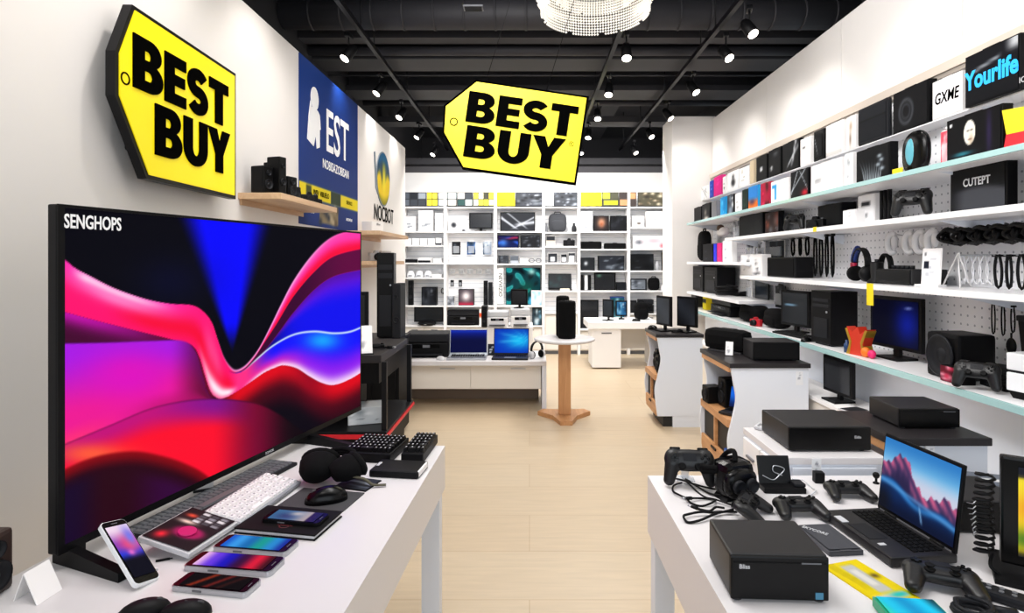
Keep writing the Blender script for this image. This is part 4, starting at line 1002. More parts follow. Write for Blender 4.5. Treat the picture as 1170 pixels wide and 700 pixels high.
cable('cable', 'black controller cord looped beside the mini computer', [(842,588),(830,588),(815,589),(800,589),(786,591),(781,594),(786,598),(800,597),(815,592),(826,588),(838,586)], .0036, plug=False, seed=5)
cable('cable', 'short black plug lead behind the looped controller cord', [(828,584),(818,583),(812,586),(805,585),(797,582)], .0035, seed=6)
# virtual reality style black headgear
p = on_z(850, 572)
vr = thing('head_mounted_viewer', 'glossy black strapped viewer standing beside the tangled cables', 'headset', (p.x, p.y+.03, T), .35)
MB().box(-.075, .035, -.03, .045, .012, .115, b=.024).ell((-.03, -.035, .06), (.058, .022, .045), n=20, e=.7).build('housing', GLOSS, vr)
for x in (-.052, -.006): MB().lathe([(.0, -.004), (.017, -.006), (.020, -.012), (.022, -.002), (.022, .01)], 20, axis='Y').build('lens', DARK, vr, (x, -.056, .058))
st_ = MB()
for dz in (0, .014): st_.tube(catmull([(-.07, .02, .085+dz*.5), (-.09, .07, .07+dz), (-.03, .11, .06+dz), (.04, .08, .08+dz), (.04, .01, .09+dz*.6)], 6), .009, 8)
st_.build('head_strap', FABRIC, vr)
MB().tube(catmull([(-.02, -.0, .113), (0, .03, .135), (.02, .09, .11), (.01, .115, .075)], 6), .008, 8).build('top_strap', FABRIC, vr)
MB().prism([(-.075, .0), (.035, .0), (.02, .014), (-.06, .014)], 'Y', -.02, .04).build('chin_rest', BLACK, vr)
# black tablet & charger
p, p2 = on_z(872, 562), on_z(909, 562)
t = thing('tablet_stand', 'small black tablet in a dock with a silver cable drawn in front', 'tablet', ((p.x+p2.x)/2, p.y+.03, T), -.02)
w2 = (p2-p).length
tb = MB().box(-w2/2, w2/2, -.004, .004, 0, .092, b=.003).build('tablet', GLOSS, t, (0, 0, .012), (-.3, 0, 0))
lc = MB().tube(catmull([(-w2*.4, -.009, .03), (-w2*.1, -.009, .016), (w2*.1, -.009, .028), (w2*.3, -.009, .05), (0, -.009, .06), (-w2*.05, -.009, .042), (w2*.22, -.009, .03)], 6), .0018, 6).build('silver_cable', SILVER, tb)
MB().box(-w2*.5, w2*.78, -.045, .012, 0, .018, b=.004).build('dock_base', BLACK, t); MB().box(w2*.45, w2*.8, -.035, .008, .018, .028, b=.003).build('dock_cover', DARK, t)
cable('cable', 'thin white cable curving behind the small black tablet', [(905,548),(918,552),(928,558),(932,563),(925,567)], .0022, mat=LIGHT, plug=False, seed=8)
p = on_z(937, 552); t = thing('charger_cube', 'small black charger block with a white tag standing behind it', 'charger', (p.x, p.y+.01, T), -.1)
MB().box(-.016, .016, -.014, .014, 0, .036, b=.003).build('block', BLACK, t); panel('tag', .03, .062, A_plain('f2f2f4', '8a8a92', 5, 4), t, (0, .016, .012), res=(8, 10)); MB().box(-.015, .015, .0165, .018, 0, .074).build('tag_card', WHITEC, t)
p = on_z(1001, 552); t = thing('webcam', 'tiny black webcam on a clip foot beside the laptop screen', 'camera', (p.x, p.y, T), .3); t.scale = (.65, .65, .65)
MB().ell((0, 0, .042), (.017, .017, .017), n=14).build('camera_ball', BLACK, t); MB().lathe([(.016, 0), (.014, .006), (.006, .01), (.006, .03)], 14).build('foot', BLACK, t)
# grey packaging, yellow leaflet, teal box
c, a, w_, d_ = quad([(946,640),(992,638),(950,603),(912,605)])
carton('flat_carton', 'flat dark grey carton with pale lettering between mini computer and laptop', 'box', w_*.9, d_*.9, .012, A_plain('46474c'), (c.x, c.y+.01, T), a, mat=M('grey_card', '46474c', .55), top=A_plain('46474c', '4e4f54', 2, 2))
tx = text('SKYCORE', .019, LIGHT, bpy.data.objects['flat_carton'], (-.02, .03, .0165), (0, 0, 0), bold=.01, sx=.8); tx.rotation_euler = (0, 0, -.9)
y0, y1, y2, y3 = [on_z(*q) for q in ((1004,702),(1052,689),(985,640),(950,645))]
t = thing('leaflet', 'bright yellow printed leaflet with grey and teal shapes between computer and laptop', 'leaflet', tuple((y0+y1+y2+y3)/4)); o = Vector(t.location)
def leaf_art(u, v):
    c = fill(u, 'd9c206'); c = rect(c, u, v, .36, .72, .30, .92, 'b4b4b0', .05); c = rect(c, u, v, .45, .62, .45, .80, 'cfcdc8', .04); c = blob(c, u, v, .82, .62, .1, .05, '5a4a20'); c = rect(c, u, v, .1, .9, .16, .27, 'c8c4b8', .04); c = blob(c, u, v, .7, .22, .22, .05, '1ab0a8'); c = blob(c, u, v, .25, .12, .25, .05, 'e8902a')
    for k in range(4): c = mixc(c, hx('a89400'), np.exp(-((u-.16-.05*k+.03*np.sin(v*9))/.012)**2)*ss(.35, .5, v))
    return c
hw = ((y1-y0).length+(y2-y3).length)/4; ua = ((y1-y0)+(y2-y3)).normalized(); va = ((y3-y0)+(y2-y1)); hl_ = va.length/2/2
t.rotation_euler.z = math.atan2(ua.y, ua.x)
MB().box(-hw, hw, -hl_, hl_, 0, .0016).build('paper', YEL, t); panel('printed_top', hw*2, hl_*2, leaf_art, t, (0, -hl_, .0026), (-PI/2, 0, 0), res=(40, 60))
p = on_z(1034, 700)
carton('teal_carton', 'teal and blue glossy carton at the bottom edge of the right table', 'box', .125, .1, .02, A_plain('1a8f7a'), (p.x, p.y-.035, T+.003), -.1, mat=M('green_card', '1f9c72', .35), top=A_grad(['3ac8a0', '18b4d8', '0a8ac0', '18b8e0', '0a3a4a'], .2), res=(24, 16))
# console box behind laptop, flat grey box
p = on_z(1137, 610); slim_box('game_console', 'black console box with grey lettering standing behind the laptop screen', 'game console', .24, .2, .088, (p.x-.02, p.y+.10, T), -.05, slot=False)
tx = text('NCVTA', .03, LIGHT, bpy.data.objects['game_console'], (-.06, 0, .0905), (0, 0, 0), bold=.012)
p = on_z(1122, 548); t = thing('flat_router', 'flat slate grey device with a pale stripe at back of the right table', 'router', (p.x, min(p.y, 1.9), T), -.35)
MB().box(-.085, .085, -.05, .06, .004, .022, b=.006).build('case', M('slate_plastic', '5f6570', .4), t); MB().box(-.06, .05, -.03, -.005, .022, .0235).build('stripe', LIGHT, t); MB().box(-.07, .07, -.04, .05, 0, .005).build('foot_pad', RUBBER, t)
# monitor at right edge
b0, b1 = on_z(1102.5, 644.5), on_z(1137, 671.5)
def toon_art(u, v):
    c = mixc(fill(u, 'f6c81a'), hx('f8e23a'), v); c = blob(c, u, v, .18, .55, .2, .14, 'f08a2a'); c = blob(c, u, v, .5, .35, .25, .2, 'f4e6b0'); c = blob(c, u, v, .1, .2, .25, .12, '4a7a2a'); c = blob(c, u, v, .75, .6, .2, .3, 'e85a2a'); c = blob(c, u, v, .35, .75, .12, .1, 'f8f2d0'); c = rect(c, u, v, -.1, 1.1, .88, 1.1, '20222a', .03); return mixc(c, hx('1a1c22'), ss(.1, .0, v))
mz = -.60; mo = on_z(1143, 647, .77)
mn = thing('monitor', 'black desktop monitor with yellow picture cut by the right picture edge', 'monitor', (mo.x+.205*math.cos(mz), mo.y+.205*math.sin(mz), T), mz)
MB().box(-.205, .205, 0, .028, .03, .285, b=.006).build('display_case', GLOSS, mn); panel('screen', .345, .21, toon_art, mn, (.0, -.0022, .055), res=(44, 28), mat=SCREEN)
text('Lumiv', .014, LIGHT, mn, (-.14, -.0025, .262)); MB().box(-.03, .03, .028, .05, .0, .17, b=.004).build('stand_neck', BLACK, mn)
MB().prism([(-.22, -.055), (.2, -.055), (.2, .12), (-.22, .12)], 'Z', 0, .012).build('stand_foot', BLACK, mn)
cb = thing('cable_bundle', 'black coiled cable bundle hanging at the left side of the edge monitor', 'cable', (mo.x-.03, mo.y+.012, T)); P = []
for k in range(90): a_ = k*.9; P.append((.02*math.cos(a_)*(1+.2*math.sin(k)), .016*math.sin(a_), .045+k*.0022))
MB().tube(P, .0035, 6).build('spiral_cord', BLACK, cb); MB().tube(catmull([P[0], (.0, -.02, .025), (.02, -.03, .008), (.035, -.01, .004)], 6), .004, 6).build('loose_end', BLACK, cb)
lo = MB()
for k in range(7): lo.tube([(-.03, -.01+.004*k, .09+k*.012), (-.036, -.012, .098+k*.012), (-.03, -.014, .106+k*.012)], .0012, 5)
lo.build('wire_ties', SILVER, cb)
# bottom right clutter
p = on_z(1160, 694); t = thing('remote_control', 'dark grey remote with silver clip in bottom right corner of the picture', 'remote control', (p.x+.02, p.y, T), -.75)
MB().box(-.085, .085, -.022, .022, 0, .022, b=.008).build('body', DARK, t); bt = MB()
for i in range(6):
    for j in range(2): bt.cyl((-.06+i*.022, -.008+j*.016, .022), (-.06+i*.022, -.008+j*.016, .0245), .005, n=10)
bt.build('buttons', MID, t); MB().tube(catmull([(-.085, 0, .012), (-.12, .02, .01), (-.105, .045, .012), (-.075, .028, .02)], 6), .003, 6).build('clip', SILVER, t)
p = on_z(1112, 703); coil('cable', 'small heap of grey black wire at the bottom edge near the corner controller', (p.x, p.y-.0, T), .035, .005, 3, seed=4, mat=DARK)
# ================================================================== GONDOLA UNITS (wood fronts face the aisle)
def gondola(label, x0, x1, y0, y1, top=.84, front_tag=True, toe=.1):
    t = thing('display_gondola', label, 'display unit', (x0, y0, 0)); w = x1-x0; d = y1-y0
    def prof(k): return [(k*.0, top-.03), (k*.028, top*.72), (-k*.012, top*.52), (-k*.035, top*.40), (0.0, toe), (w, toe), (w, top-.03)]
    pr = catmull([(0, top-.03), (.018, top*.85), (.034, top*.72), (.012, top*.58), (-.018, top*.42), (-.012, top*.28), (.004, toe)], 5)
    poly = [tuple(p) for p in pr]+[(w, toe), (w, top-.03)]
    MB().prism(poly, 'Y', 0, .022).build('side_panel', GREYW, t); MB().prism(poly, 'Y', d-.022, d).build('side_panel', GREYW, t)
    MB().box(-.012, w+.01, -.012, d+.012, top-.03, top, b=.004).build('top_slab', M('charcoal_top', '232022', .42, spec=.35), t)
    MB().box(-.008, .012, .022, d-.022, top-.062, top-.03).build('top_rail', OAK, t)
    MB().box(w-.02, w, .022, d-.022, toe, top-.03).build('back_panel', GREYW, t)
    MB().box(.06, w, .03, d-.03, 0, toe).box(w*.35, w, 0.004, .03, 0, toe, 1).build('toe_kick', [M('toe_black', '1d1b1b', .6), GREYW], t)
    MB().box(-.016, w-.02, .022, d-.022, top*.50, top*.50+.05).build('middle_shelf', OAK, t)
    MB().box(-.006, w-.02, .022, d-.022, toe, toe+.03).build('bottom_shelf', OAK, t)
    dr = MB().box(-.010, .01, .022, d-.022, toe+.03, toe+.115).build('drawer', OAK, t)
    MB().box(-.018, -.010, d*.42, d*.58, toe+.085, toe+.1).build('drawer_pull', BLACK, dr)
    MB().box(.014, .03, .022, d-.022, toe+.118, top*.5-.002).build('recess_shade_sheet', M('toe_black', '1d1b1b', .6), t); MB().box(-.008, .016, d*.5-.012, d*.5+.012, toe+.115, top*.5).build('divider', OAK, t)  # dark sheet stands in for the shade inside the lower opening
    MB().box(w*.5, w*.52, .022, d-.022, toe+.03, top*.5).build('inner_back', M('toe_black', '1d1b1b', .6), t)
    if front_tag: panel('price_label', .045, .09, A_plain('eef0f4', '9aa0aa', 2, 4), t, (w*.88, -.002, top-.14), res=(10, 14))
    return t
UB = (1.30, 1.80, 3.67, 4.29); UA = (1.15, 1.56, 5.13, 5.6); UC = (1.36, 1.715, 2.13, 2.50)
gondola('white display unit with wood shelves near the middle right, big black speaker on its top', *UB)
gondola('farthest white display unit with wood shelves, two upright tablets on its dark top', *UA, front_tag=False)
gondola('nearest display unit with dark top and single black box, behind the laptop', *UC, front_tag=False)
tag_card('price_tag', 'tall white price tag standing at front edge of nearest dark topped unit', .05, .115, (1.49, 2.085, .735), 0, lean=0) if False else None
# on unit B top
t = thing('speaker', 'long rounded black speaker lying at back of the middle display unit top', 'speaker', (1.45, 4.16, .84), math.radians(-55)); MB().box(-.17, .17, -.07, .07, .008, .165, b=.05).build('grille_body', FABRIC, t); MB().box(-.14, .14, -.05, .05, 0, .012).build('foot_pad', RUBBER, t); MB().box(-.06, .06, -.03, .03, .16, .168, b=.002).build('control_strip', DARK, t)
slim_box('black_media_box', 'square black media box at front of the middle display unit top', 'media player', .30, .22, .125, (1.635, 3.86, .84), -.06, slot=False)
tag_card('price_tag', 'white leaning card on the dark top of the middle display unit', .05, .10, (1.385, 3.95, .84), -.5, lean=.25)
# inside unit B
speaker_box('speaker', 'small black cube speaker on the wood shelf of the middle display unit', .11, .11, .12, (1.335, 4.16, .471), -PI/2+.1, cones=1)
speaker_box('speaker', 'taller black speaker behind the cube speaker inside the middle display unit', .12, .12, .2, (1.42, 4.04, .471), -PI/2+.1, cones=2)
laptop('laptop', 'small laptop with blue screen inside the middle display unit', .22, .15, .15, A_grad(['0a1a4a', '1a6ae0', '0a2a6a'], 1.2), (1.40, 3.80, .471), -PI/2+.75, open_=105)
pouch('camera_bag', 'rounded black bag hanging high inside the middle display unit', .16, .1, .17, (1.50, 3.87, .60), -PI/2) if False else None
carton('printed_pack', 'small blue printed pack on the lower ledge of the middle display unit', 'box', .085, .06, .12, A_photo('1a3a8a', ['3a7ae8', '0a1a4a', 'b8d0f0'], 3), (1.345, 3.72 if False else 3.78, .13+.0), -PI/2+.6, mat=M('blue_card', '1d4fb0', .35))
# unit A contents
for i, (x, y, rz_) in enumerate(((1.27, 5.36, -.95), (1.46, 5.26, -.75))):
    tv_flat('upright_tablet', ['left upright black tablet on the farthest display unit', 'right upright black tablet on the farthest display unit, screen lit grey'][i], 'tablet', .24, .33, A_grad(['101216', '30343c', '15171b'], 1.0), (x, y, .84), rz_-.28, stand='foot', mat=SCREEND)
mouse('computer_mouse', 'small black mouse at the left back corner of the farthest display unit', (1.19, 5.50, .84), .4, 1.1)
coil('cable', 'loose black cable between the two upright tablets', (1.36, 5.24, .84), .05, .005, 3, seed=9)
for i in range(3):
    speaker_box('speaker', '%s small black speaker on the wood shelf of the farthest display unit' % ['nearest', 'middle', 'farthest'][i], .10, .10, [.17, .2, .15][i], (1.22+.02*i, 5.22+.14*i, .471), -PI/2, cones=2, group='speakers in the farthest display unit')
# unit C top
slim_box('black_media_box', 'wide black media box on the dark top of the nearest display unit', 'media player', .235, .21, .08, (1.575, 2.34, .84), -.02, mark=None, slot=True)
t = thing('price_tag', 'white hanging price tag on white front of the nearest dark topped unit', 'price tag', (1.495, 2.126, .735), 0)
MB().box(-.018, .018, -.002, 0, 0, .09).build('card', WHITEC, t); panel('printed_front', .033, .084, A_plain('f0f1f4', '8f959e', 4, 5), t, (0, -.004, .003), res=(8, 14))
# ------------------------------------------------------------------ white drawer cabinet with receiver
t = thing('drawer_cabinet', 'low white drawer cabinet behind the right table carrying a wide black receiver', 'cabinet', (.905, 2.03, 0))
MB().box(0, .36, 0, .36, .05, .775).box(.02, .34, .02, .34, 0, .05, 1).build('carcass', [GREYW, MID], t); MB().box(-.006, .366, -.006, .366, .775, .80, b=.003).build('worktop', M('table_white', 'dfdcdd', .3), t)
for k in range(3):
    dw = MB().box(-.012, 0, .01, .175, .55-.24*k+.01, .765-.24*k, b=.002).build('drawer', WHITEC, t); MB().box(-.02, -.012, .06, .13, .70-.24*k, .708-.24*k).build('drawer_pull', MID, dw)
    dw = MB().box(-.012, 0, .185, .35, .55-.24*k+.01, .765-.24*k, b=.002).build('drawer', WHITEC, t); MB().box(-.02, -.012, .23, .3, .70-.24*k, .708-.24*k).build('drawer_pull', MID, dw)
MB().box(.03, .33, -.01, 0, .08, .765, b=.002).build('front_panel', GREYW, t)
slim_box('receiver', 'wide low black receiver on the white drawer cabinet', 'receiver', .30, .25, .092, (1.102, 2.21, .80), -.0, mark=None, slot=False)
text('Eido', .014, LIGHT, bpy.data.objects['receiver'], (.10, -.128, .055), bold=.01)
tag(MB().tube(catmull([(0, 0, .008), (.03, .02, .02), (.05, 0, .012), (.03, -.015, .006), (0, 0, .014)], 6), .006, 8).build('cable_end', LIGHT, None, (.935, 2.36, .80)), 'white cable end curled on back corner of the drawer cabinet', 'cable')
# ================================================================== MID FLOOR
pd = thing('pedestal_table', 'round white top pedestal table with wood post standing on the open floor', 'table', (.335, 5.45, 0))
MB().lathe([(0, .735), (.27, .735), (.29, .745), (.29, .76), (.28, .765), (0, .765)], 40).build('table_top', M('table_white', 'dfdcdd', .3), pd)
MB().box(-.058, .058, -.05, .05, .04, .735, b=.006).build('post', OAKZ, pd)
bp = []
for k in range(3):
    a_ = -PI/2+k*2*PI/3; bp += [(.27*math.cos(a_-.2), .27*math.sin(a_-.2)), (.27*math.cos(a_+.2), .27*math.sin(a_+.2)), (.13*math.cos(a_+PI/3), .15*math.sin(a_+PI/3))]
MB().prism(bp, 'Z', 0, .04).build('foot', OAK, pd)
def tower_speaker(name, label, r, h, loc, rz=0):
    t = thing(name, label, 'speaker', loc, rz)
    MB().lathe([(r*.9, 0), (r, .012), (r*1.02, h*.5), (r, h*.94), (r*.94, h*.99), (r*.8, h), (0, h)], 28).build('grille_body', FABRIC, t)
    MB().lathe([(r*.6, h), (r*.62, h+.004), (0, h+.004)], 24).build('top_controls', GLOSS, t); MB().lathe([(r*.93, 0), (r*.95, .0), (r*.95, .014), (r*.93, .014)], 28).build('base_ring', DARK, t)
    return t
tower_speaker('tower_speaker', 'tall rounded black speaker in front on the pedestal table', .085, .355, (.355, 5.42, .765))
tower_speaker('tower_speaker', 'slimmer black speaker half hidden behind the front speaker on the pedestal table', .065, .39, (.325, 5.58, .765))
# ------------------------------------------------------------------ low bench with two laptops
bn = thing('low_bench', 'low cream drawer bench with white top carrying two open laptops', 'bench', (0, 0, 0))
MB().box(-1.36, .17, 5.67, 6.35, .455, .50, b=.004).build('bench_top', M('table_white', 'dfdcdd', .3), bn)
MB().box(-1.34, .12, 5.78, 6.3, .2, .455).build('carcass', CREAM, bn); MB().box(-1.3, .1, 6.2, 6.28, 0, .2).build('plinth', M('plinth_taupe', '8b7a6c', .6), bn)
MB().box(.125, .17, 5.68, 6.34, 0, .455).build('side_panel', GREYW, bn); MB().box(-1.36, -1.315, 5.68, 6.34, 0, .455).build('side_panel', GREYW, bn)
for a_, b_ in ((-1.31, -.60), (-.595, .115)):
    dw = MB().box(a_, b_, 5.765, 5.78, .205, .445, b=.003).build('drawer', CREAM, bn); MB().box((a_+b_)/2+.05, (a_+b_)/2+.2, 5.757, 5.765, .405, .415).build('drawer_pull', LIGHT, dw)
def navy_art(u, v):
    c = mixc(fill(u, '050a3c'), hx('0a1c8c'), ss(.5, 1, v)); return mixc(c, hx('1a3ac0'), np.exp(-((v-.93)/.05)**2)*.6)
def ray_art(u, v):
    c = fill(u, '0436b8'); r = np.hypot((u-.72)/.5, (v-.52)/.4); c = mixc(c, hx('18c0f8'), np.exp(-(r/.8)**2)); a_ = np.arctan2(v-.55, u-1.0)
    c = mixc(c, hx('58d8ff'), np.clip(np.sin(a_*14), 0, 1)*np.exp(-((v-.6)/.25)**2)*ss(0, .3, u)*.5); return mixc(c, hx('04206a'), ss(.55, .95, np.hypot(u-.5, v-.5)))
laptop('laptop', 'silver laptop with dark navy screen on left of the low bench', .40, .27, .265, navy_art, (-.64, 5.86, .50), .02, deck=SILVER, open_=103)
laptop('laptop', 'dark laptop with bright blue ray wallpaper on right of the low bench', .37, .25, .275, ray_art, (-.195, 5.85, .50), -.03, deck=DARK, open_=100)
headphones('headphones', 'black headphones with pale cups propped at right end of the low bench', (.075, 5.85, .50), .7, .95, cup=LIGHT)
printer('printer', 'wide black printer at the left end of the low bench', .46, .36, .24, (-1.08, 6.08, .50), .05)
mouse('computer_mouse', 'small pale mouse beside the printer on the low bench', (-.90, 5.76, .50), .9, 1.0, mat=LIGHT)
tag_card('price_tag', 'small dark framed info card between the two bench laptops', .085, .12, (-.40, 6.03, .50), 0, art=A_plain('20242c', 'd0d8e4', 4, 5), mat=DARK)
# crate of boxes behind bench
bx = thing('white_plinth', 'white square plinth behind the low bench stacked with printers', 'plinth', (0, 0, 0)); MB().box(-.60, .04, 7.05, 7.6, 0, .68, b=.004).build('body', WHITEC, bx); MB().box(-.58, .02, 7.07, 7.58, -.0, .03).build('toe_kick', MID, bx)
printer('printer', 'white printer with black band left on the plinth behind the bench', .27, .30, .19, (-.40, 7.22, .68), 0, mat=WHITEC)
printer('printer', 'white printer right on the plinth behind the bench, beside a black speaker', .24, .30, .22, (-.12, 7.22, .68), .05, mat=WHITEC)
speaker_box('speaker', 'black box speaker at left edge of the plinth behind the bench', .07, .2, .26, (-.575+.015, 7.12, .68), 0, cones=2)
tv_flat('monitor', 'small tilted black monitor standing on the right plinth printer', 'monitor', .22, .24, A_grad(['15171a', '2a2d31'], .8), (-.13, 7.26, .90), -.3)
# desk
ds = thing('white_desk', 'white desk with drawer block in front of the right back shelves', 'desk', (0, 0, 0))
MB().box(.81, 1.80, 7.86, 8.55, .56, .653, b=.004).build('desk_top', WHITEC, ds)
db = MB().box(.87, 1.27, 7.90, 8.4, 0.02, .555, b=.003).build('drawer_block', WHITEC, ds); MB().box(1.0, 1.14, 7.892, 7.90, .49, .505).build('drawer_pull', MID, db)
MB().box(1.72, 1.77, 7.9, 8.5, 0, .56).build('leg', WHITEC, ds); MB().box(1.27, 1.72, 8.45, 8.47, .2, .56).build('modesty_panel', CREAM, ds)
tv_flat('upright_tablet', 'dark upright tablet on left of the white desk seen edge on', 'tablet', .2, .30, A_grad(['14171c', '2c323a'], 1), (1.12, 8.1, .653), -.9)
tv_flat('upright_tablet', 'upright tablet with pale blue screen on the white desk', 'tablet', .17, .27, A_photo('2a6a9a', ['8ac8e8', '1a3a5a', 'd0e4f0'], 5), (1.34, 8.3, .653), -.1, mat=SCREEN)
pouch('camera_bag', 'black bag standing at the right of the white desk', .2, .16, .27, (1.62, 8.25, .653), .2)
mouse('computer_mouse', 'black mouse lying on the white desk before the black bag', (1.5, 8.0, .653), 1.2, 1.1)
# ================================================================== LEFT BACK: black tiered stand and wall shelves
bk = thing('tiered_stand', 'black two tier equipment stand with red trim behind the television', 'stand', (-1.5, 3.2, 0))
MB().box(0, .66, 0, .62, .05, .50, b=.004).box(.03, .62, .03, .58, 0, .05).build('lower_cabinet', BLACK, bk)
MB().box(-.02, .70, -.02, .72, .50, .545, b=.004).build('lower_deck', SATIN, bk); MB().box(.05, .705, -.024, -.016, .505, .53).box(.697, .707, -.02, .72, .512, .53).build('red_trim', RED, bk)
for x, y in ((.02, .02), (.68, .02), (.68, .68), (.02, .68)): MB().box(x-.014, x+.014, y-.014, y+.014, .545, .93).build('post', SATIN, bk)
MB().box(0, .665, 0, .69, .925, .97, b=.004).build('upper_deck', M('charcoal_top', '232022', .42, spec=.35), bk); MB().box(.02, .64, .05, .66, .80, .925).build('upper_drawer', BLACK, bk)
MB().box(.03, .4, .3, .64, .545, .80).build('back_panel', BLACK, bk)
tv_flat('monitor', 'black monitor standing on the tiered stand just right of the television', 'monitor', .40, .345, A_grad(['050507', '0c0d10'], 1), (-1.17, 3.42, .97), .05, mat=SCREEND)
tag_card('paper_sign', 'white leaning paper sign on the black tiered stand', .10, .165, (-.94, 3.22, .97), .35, lean=.28)
t = carton('clear_pack', 'pale see through pack lying on the lower deck of the tiered stand', 'box', .2, .16, .10, A_photo('c9d0d6', ['f0f4f8', '8a949e'], 4), (-.98, 3.4, .545), .3, mat=M('pale_plastic', 'd4dade', .2))
coil('cable', 'thin black cable coiled on the top of the tiered stand', (-.92, 3.45, .97), .04, .005, 3, seed=12)
pc_tower('computer_tower', 'tall dark grey tower on the slim cabinet beyond the tiered stand', .14, .26, .72, (-1.235, 4.92, .85), PI/2*.1, cat='computer tower')
ts = thing('black_cabinet', 'slim black cabinet beyond the tiered stand carrying tall tower', 'cabinet', (-1.58, 4.75, 0)); MB().box(0, .49, 0, .4, .04, .83, b=.004).build('carcass', BLACK, ts); MB().box(-.01, .50, -.01, .41, .83, .85).build('top', SATIN, ts); MB().box(.05, .26, -.008, 0, .1, .80).build('door', MATTE, ts); MB().box(.28, .46, -.008, 0, .1, .80).build('door', MATTE, ts)
speaker_box('speaker', 'dark grey box speaker right of the tall tower beyond the tiered stand', .07, .2, .46, (-1.115, 4.86, .85), .0, mat=DARK)
def wall_shelf(label, y0, y1, z, dep, mat, th=.035, name='wall_shelf'):
    t = thing(name, label, 'shelf', (LX, y0, z), 0)
    MB().box(0, dep, 0, y1-y0, -th, 0, b=.003).build('board', mat, t); MB().box(0, .012, .02, y1-y0-.02, -th-.03, -th).build('wall_cleat', mat, t)
    return t
wall_shelf('pale oak wall shelf with black speakers between store sign and blue banner', 3.12, 4.02, 1.875, .24, PALEOAK)
for i, (y, h, dx, w2) in enumerate(((3.19, .155, .10, .075), (3.24, .215, .16, .055), (3.33, .20, .10, .06), (3.42, .13, .14, .08), (3.52, .085, .12, .09))):
    speaker_box('speaker', ['nearest squat black speaker on the oak wall shelf', 'tallest slim black speaker on the oak wall shelf', 'second tall slim black speaker on the oak wall shelf', 'medium black speaker on the oak wall shelf', 'lowest black speaker on the oak wall shelf'][i], w2, .09, h, (LX+dx, y, 1.875), PI/2*.8, cones=2 if h > .12 else 1)
camera_obj('camera', 'small black camera at far end of the oak wall shelf', .11, (LX+.15, 3.74, 1.875), .6)
camera_obj('camera', 'second black camera beside the banner on the oak wall shelf', .085, (LX+.14, 3.88, 1.875), .9)
wall_shelf('thin upper oak shelf on left wall beyond the television', 4.95, 6.1, 1.765, .30, PALEOAK)
wall_shelf('thin lower oak shelf on left wall beyond the television', 4.95, 6.0, 1.50, .28, PALEOAK)
carton('box', 'white carton on the upper oak shelf beyond the television', 'box', .16, .12, .1, A_plain('f0efed', '888888', 5), (LX+.14, 5.3, 1.765), PI/2*.7)
camera_obj('camera', 'pale camera on the lower oak shelf beyond the television', .14, (LX+.14, 5.4, 1.50), .8, mat=LIGHT)
carton('box', 'grey carton on the lower oak shelf beyond the television', 'box', .14, .1, .1, A_plain('c8c6c4', '666666', 6), (LX+.13, 5.7, 1.50), PI/2*.7)
# ================================================================== RIGHT WALL: shelves, counter, products
def long_shelf(label, y0, y1, z, x0=1.88, x1=RX-.02, th=.028, edge=True, name='wall_shelf', cat='shelf', gable=False):
    t = thing(name, label, cat, (x0, y0, z), 0)
    MB().box(.012 if edge else 0, x1-x0, 0, y1-y0, -th, 0, b=.002).build('board', M('shelf_white', 'f0f0f2', .3), t)
    if edge: MB().box(0, .012, 0, y1-y0, -th*.9, 0, b=.001).build('glass_edge', GLASSE, t)
    n = max(2, int((y1-y0)/1.2)+1); b = MB()
    for k in range(n):
        yy = .03+(y1-y0-.06)*k/(n-1); w_ = x1-x0
        MB().prism([(w_, -th), (w_*.15, -th), (w_, -th-.075)], 'Y', yy-.006, yy+.006).build('bracket', GREYW, t)
    return t
S1, S2, S3, CT, LA = 1.95, 1.72, 1.37, .94, 2.235
long_shelf('highest long right wall shelf, narrow ledge under the beige rail', 1.3, 6.8, LA, 2.12, th=.007, edge=False)
long_shelf('long right wall shelf with pale glass edge holding the lower row of boxes', 1.3, 6.8, S1)
long_shelf('long white right wall shelf holding game controllers and black boxes', 1.3, 5.48, S2, edge=False)
long_shelf('long white right wall shelf at eye level below hanging cables', 1.3, 5.08, S3, edge=False)
long_shelf('short white shelf in farthest right bay holding colourful packs', 5.12, 6.8, 1.49, edge=False)
long_shelf('short white shelf in farthest right bay holding black towers', 5.12, 6.8, 1.14, edge=False)
ct = thing('wall_counter', 'long glass edged white counter along right wall below the pegboard', 'counter', (1.88, 1.3, CT))
MB().box(.014, RX-.02-1.88, 0, 5.5, -.032, 0, b=.002).build('counter_top', M('shelf_white', 'f0f0f2', .3), ct); MB().box(0, .014, 0, 5.5, -.03, 0, b=.001).build('glass_edge', GLASSE, ct)
up = MB()
for a_, b_ in ((0, 1.1), (1.105, 2.3), (2.305, 3.5), (3.505, 4.6), (4.605, 5.5)): up.box(.22, .235, a_, b_, -CT, -.032)
up.build('under_panel', GREYW, ct)
lb = thing('base_cabinet', 'low white base cabinet standing under the right wall counter', 'cabinet', (1.86, 2.75, 0))
MB().box(0, .235, 0, 3.6, .06, .60).build('carcass', WHITEC, lb); MB().box(-.03, .236, -.01, 3.61, .60, .625, b=.002).build('top', WHITEC, lb); MB().box(.03, .23, .02, 3.58, 0, .06).build('toe_kick', MID, lb)
for k in range(6): MB().box(-.012, 0, .01+k*.6, .59+k*.6, .08, .59, b=.002).build('door', CREAM, lb)
RZ = -PI/2
def rw(p0, p1, X):
    a_, b_ = F*X/(p0-CX), F*X/(p1-CX); return (a_+b_)/2, a_-b_, F/((a_+b_)/2)
def rbox(p0, p1, h, z, X, label, art, mat=None, d=.045, name='carton', cat='box', group=None, style=0, res=None, dz=0):
    y, w_, s = rw(p0, p1, X); return carton(name, label, cat, w_*.97, d, h, art, (X+d/2, y, z), RZ+dz, mat=mat, group=group, style=style, res=res)
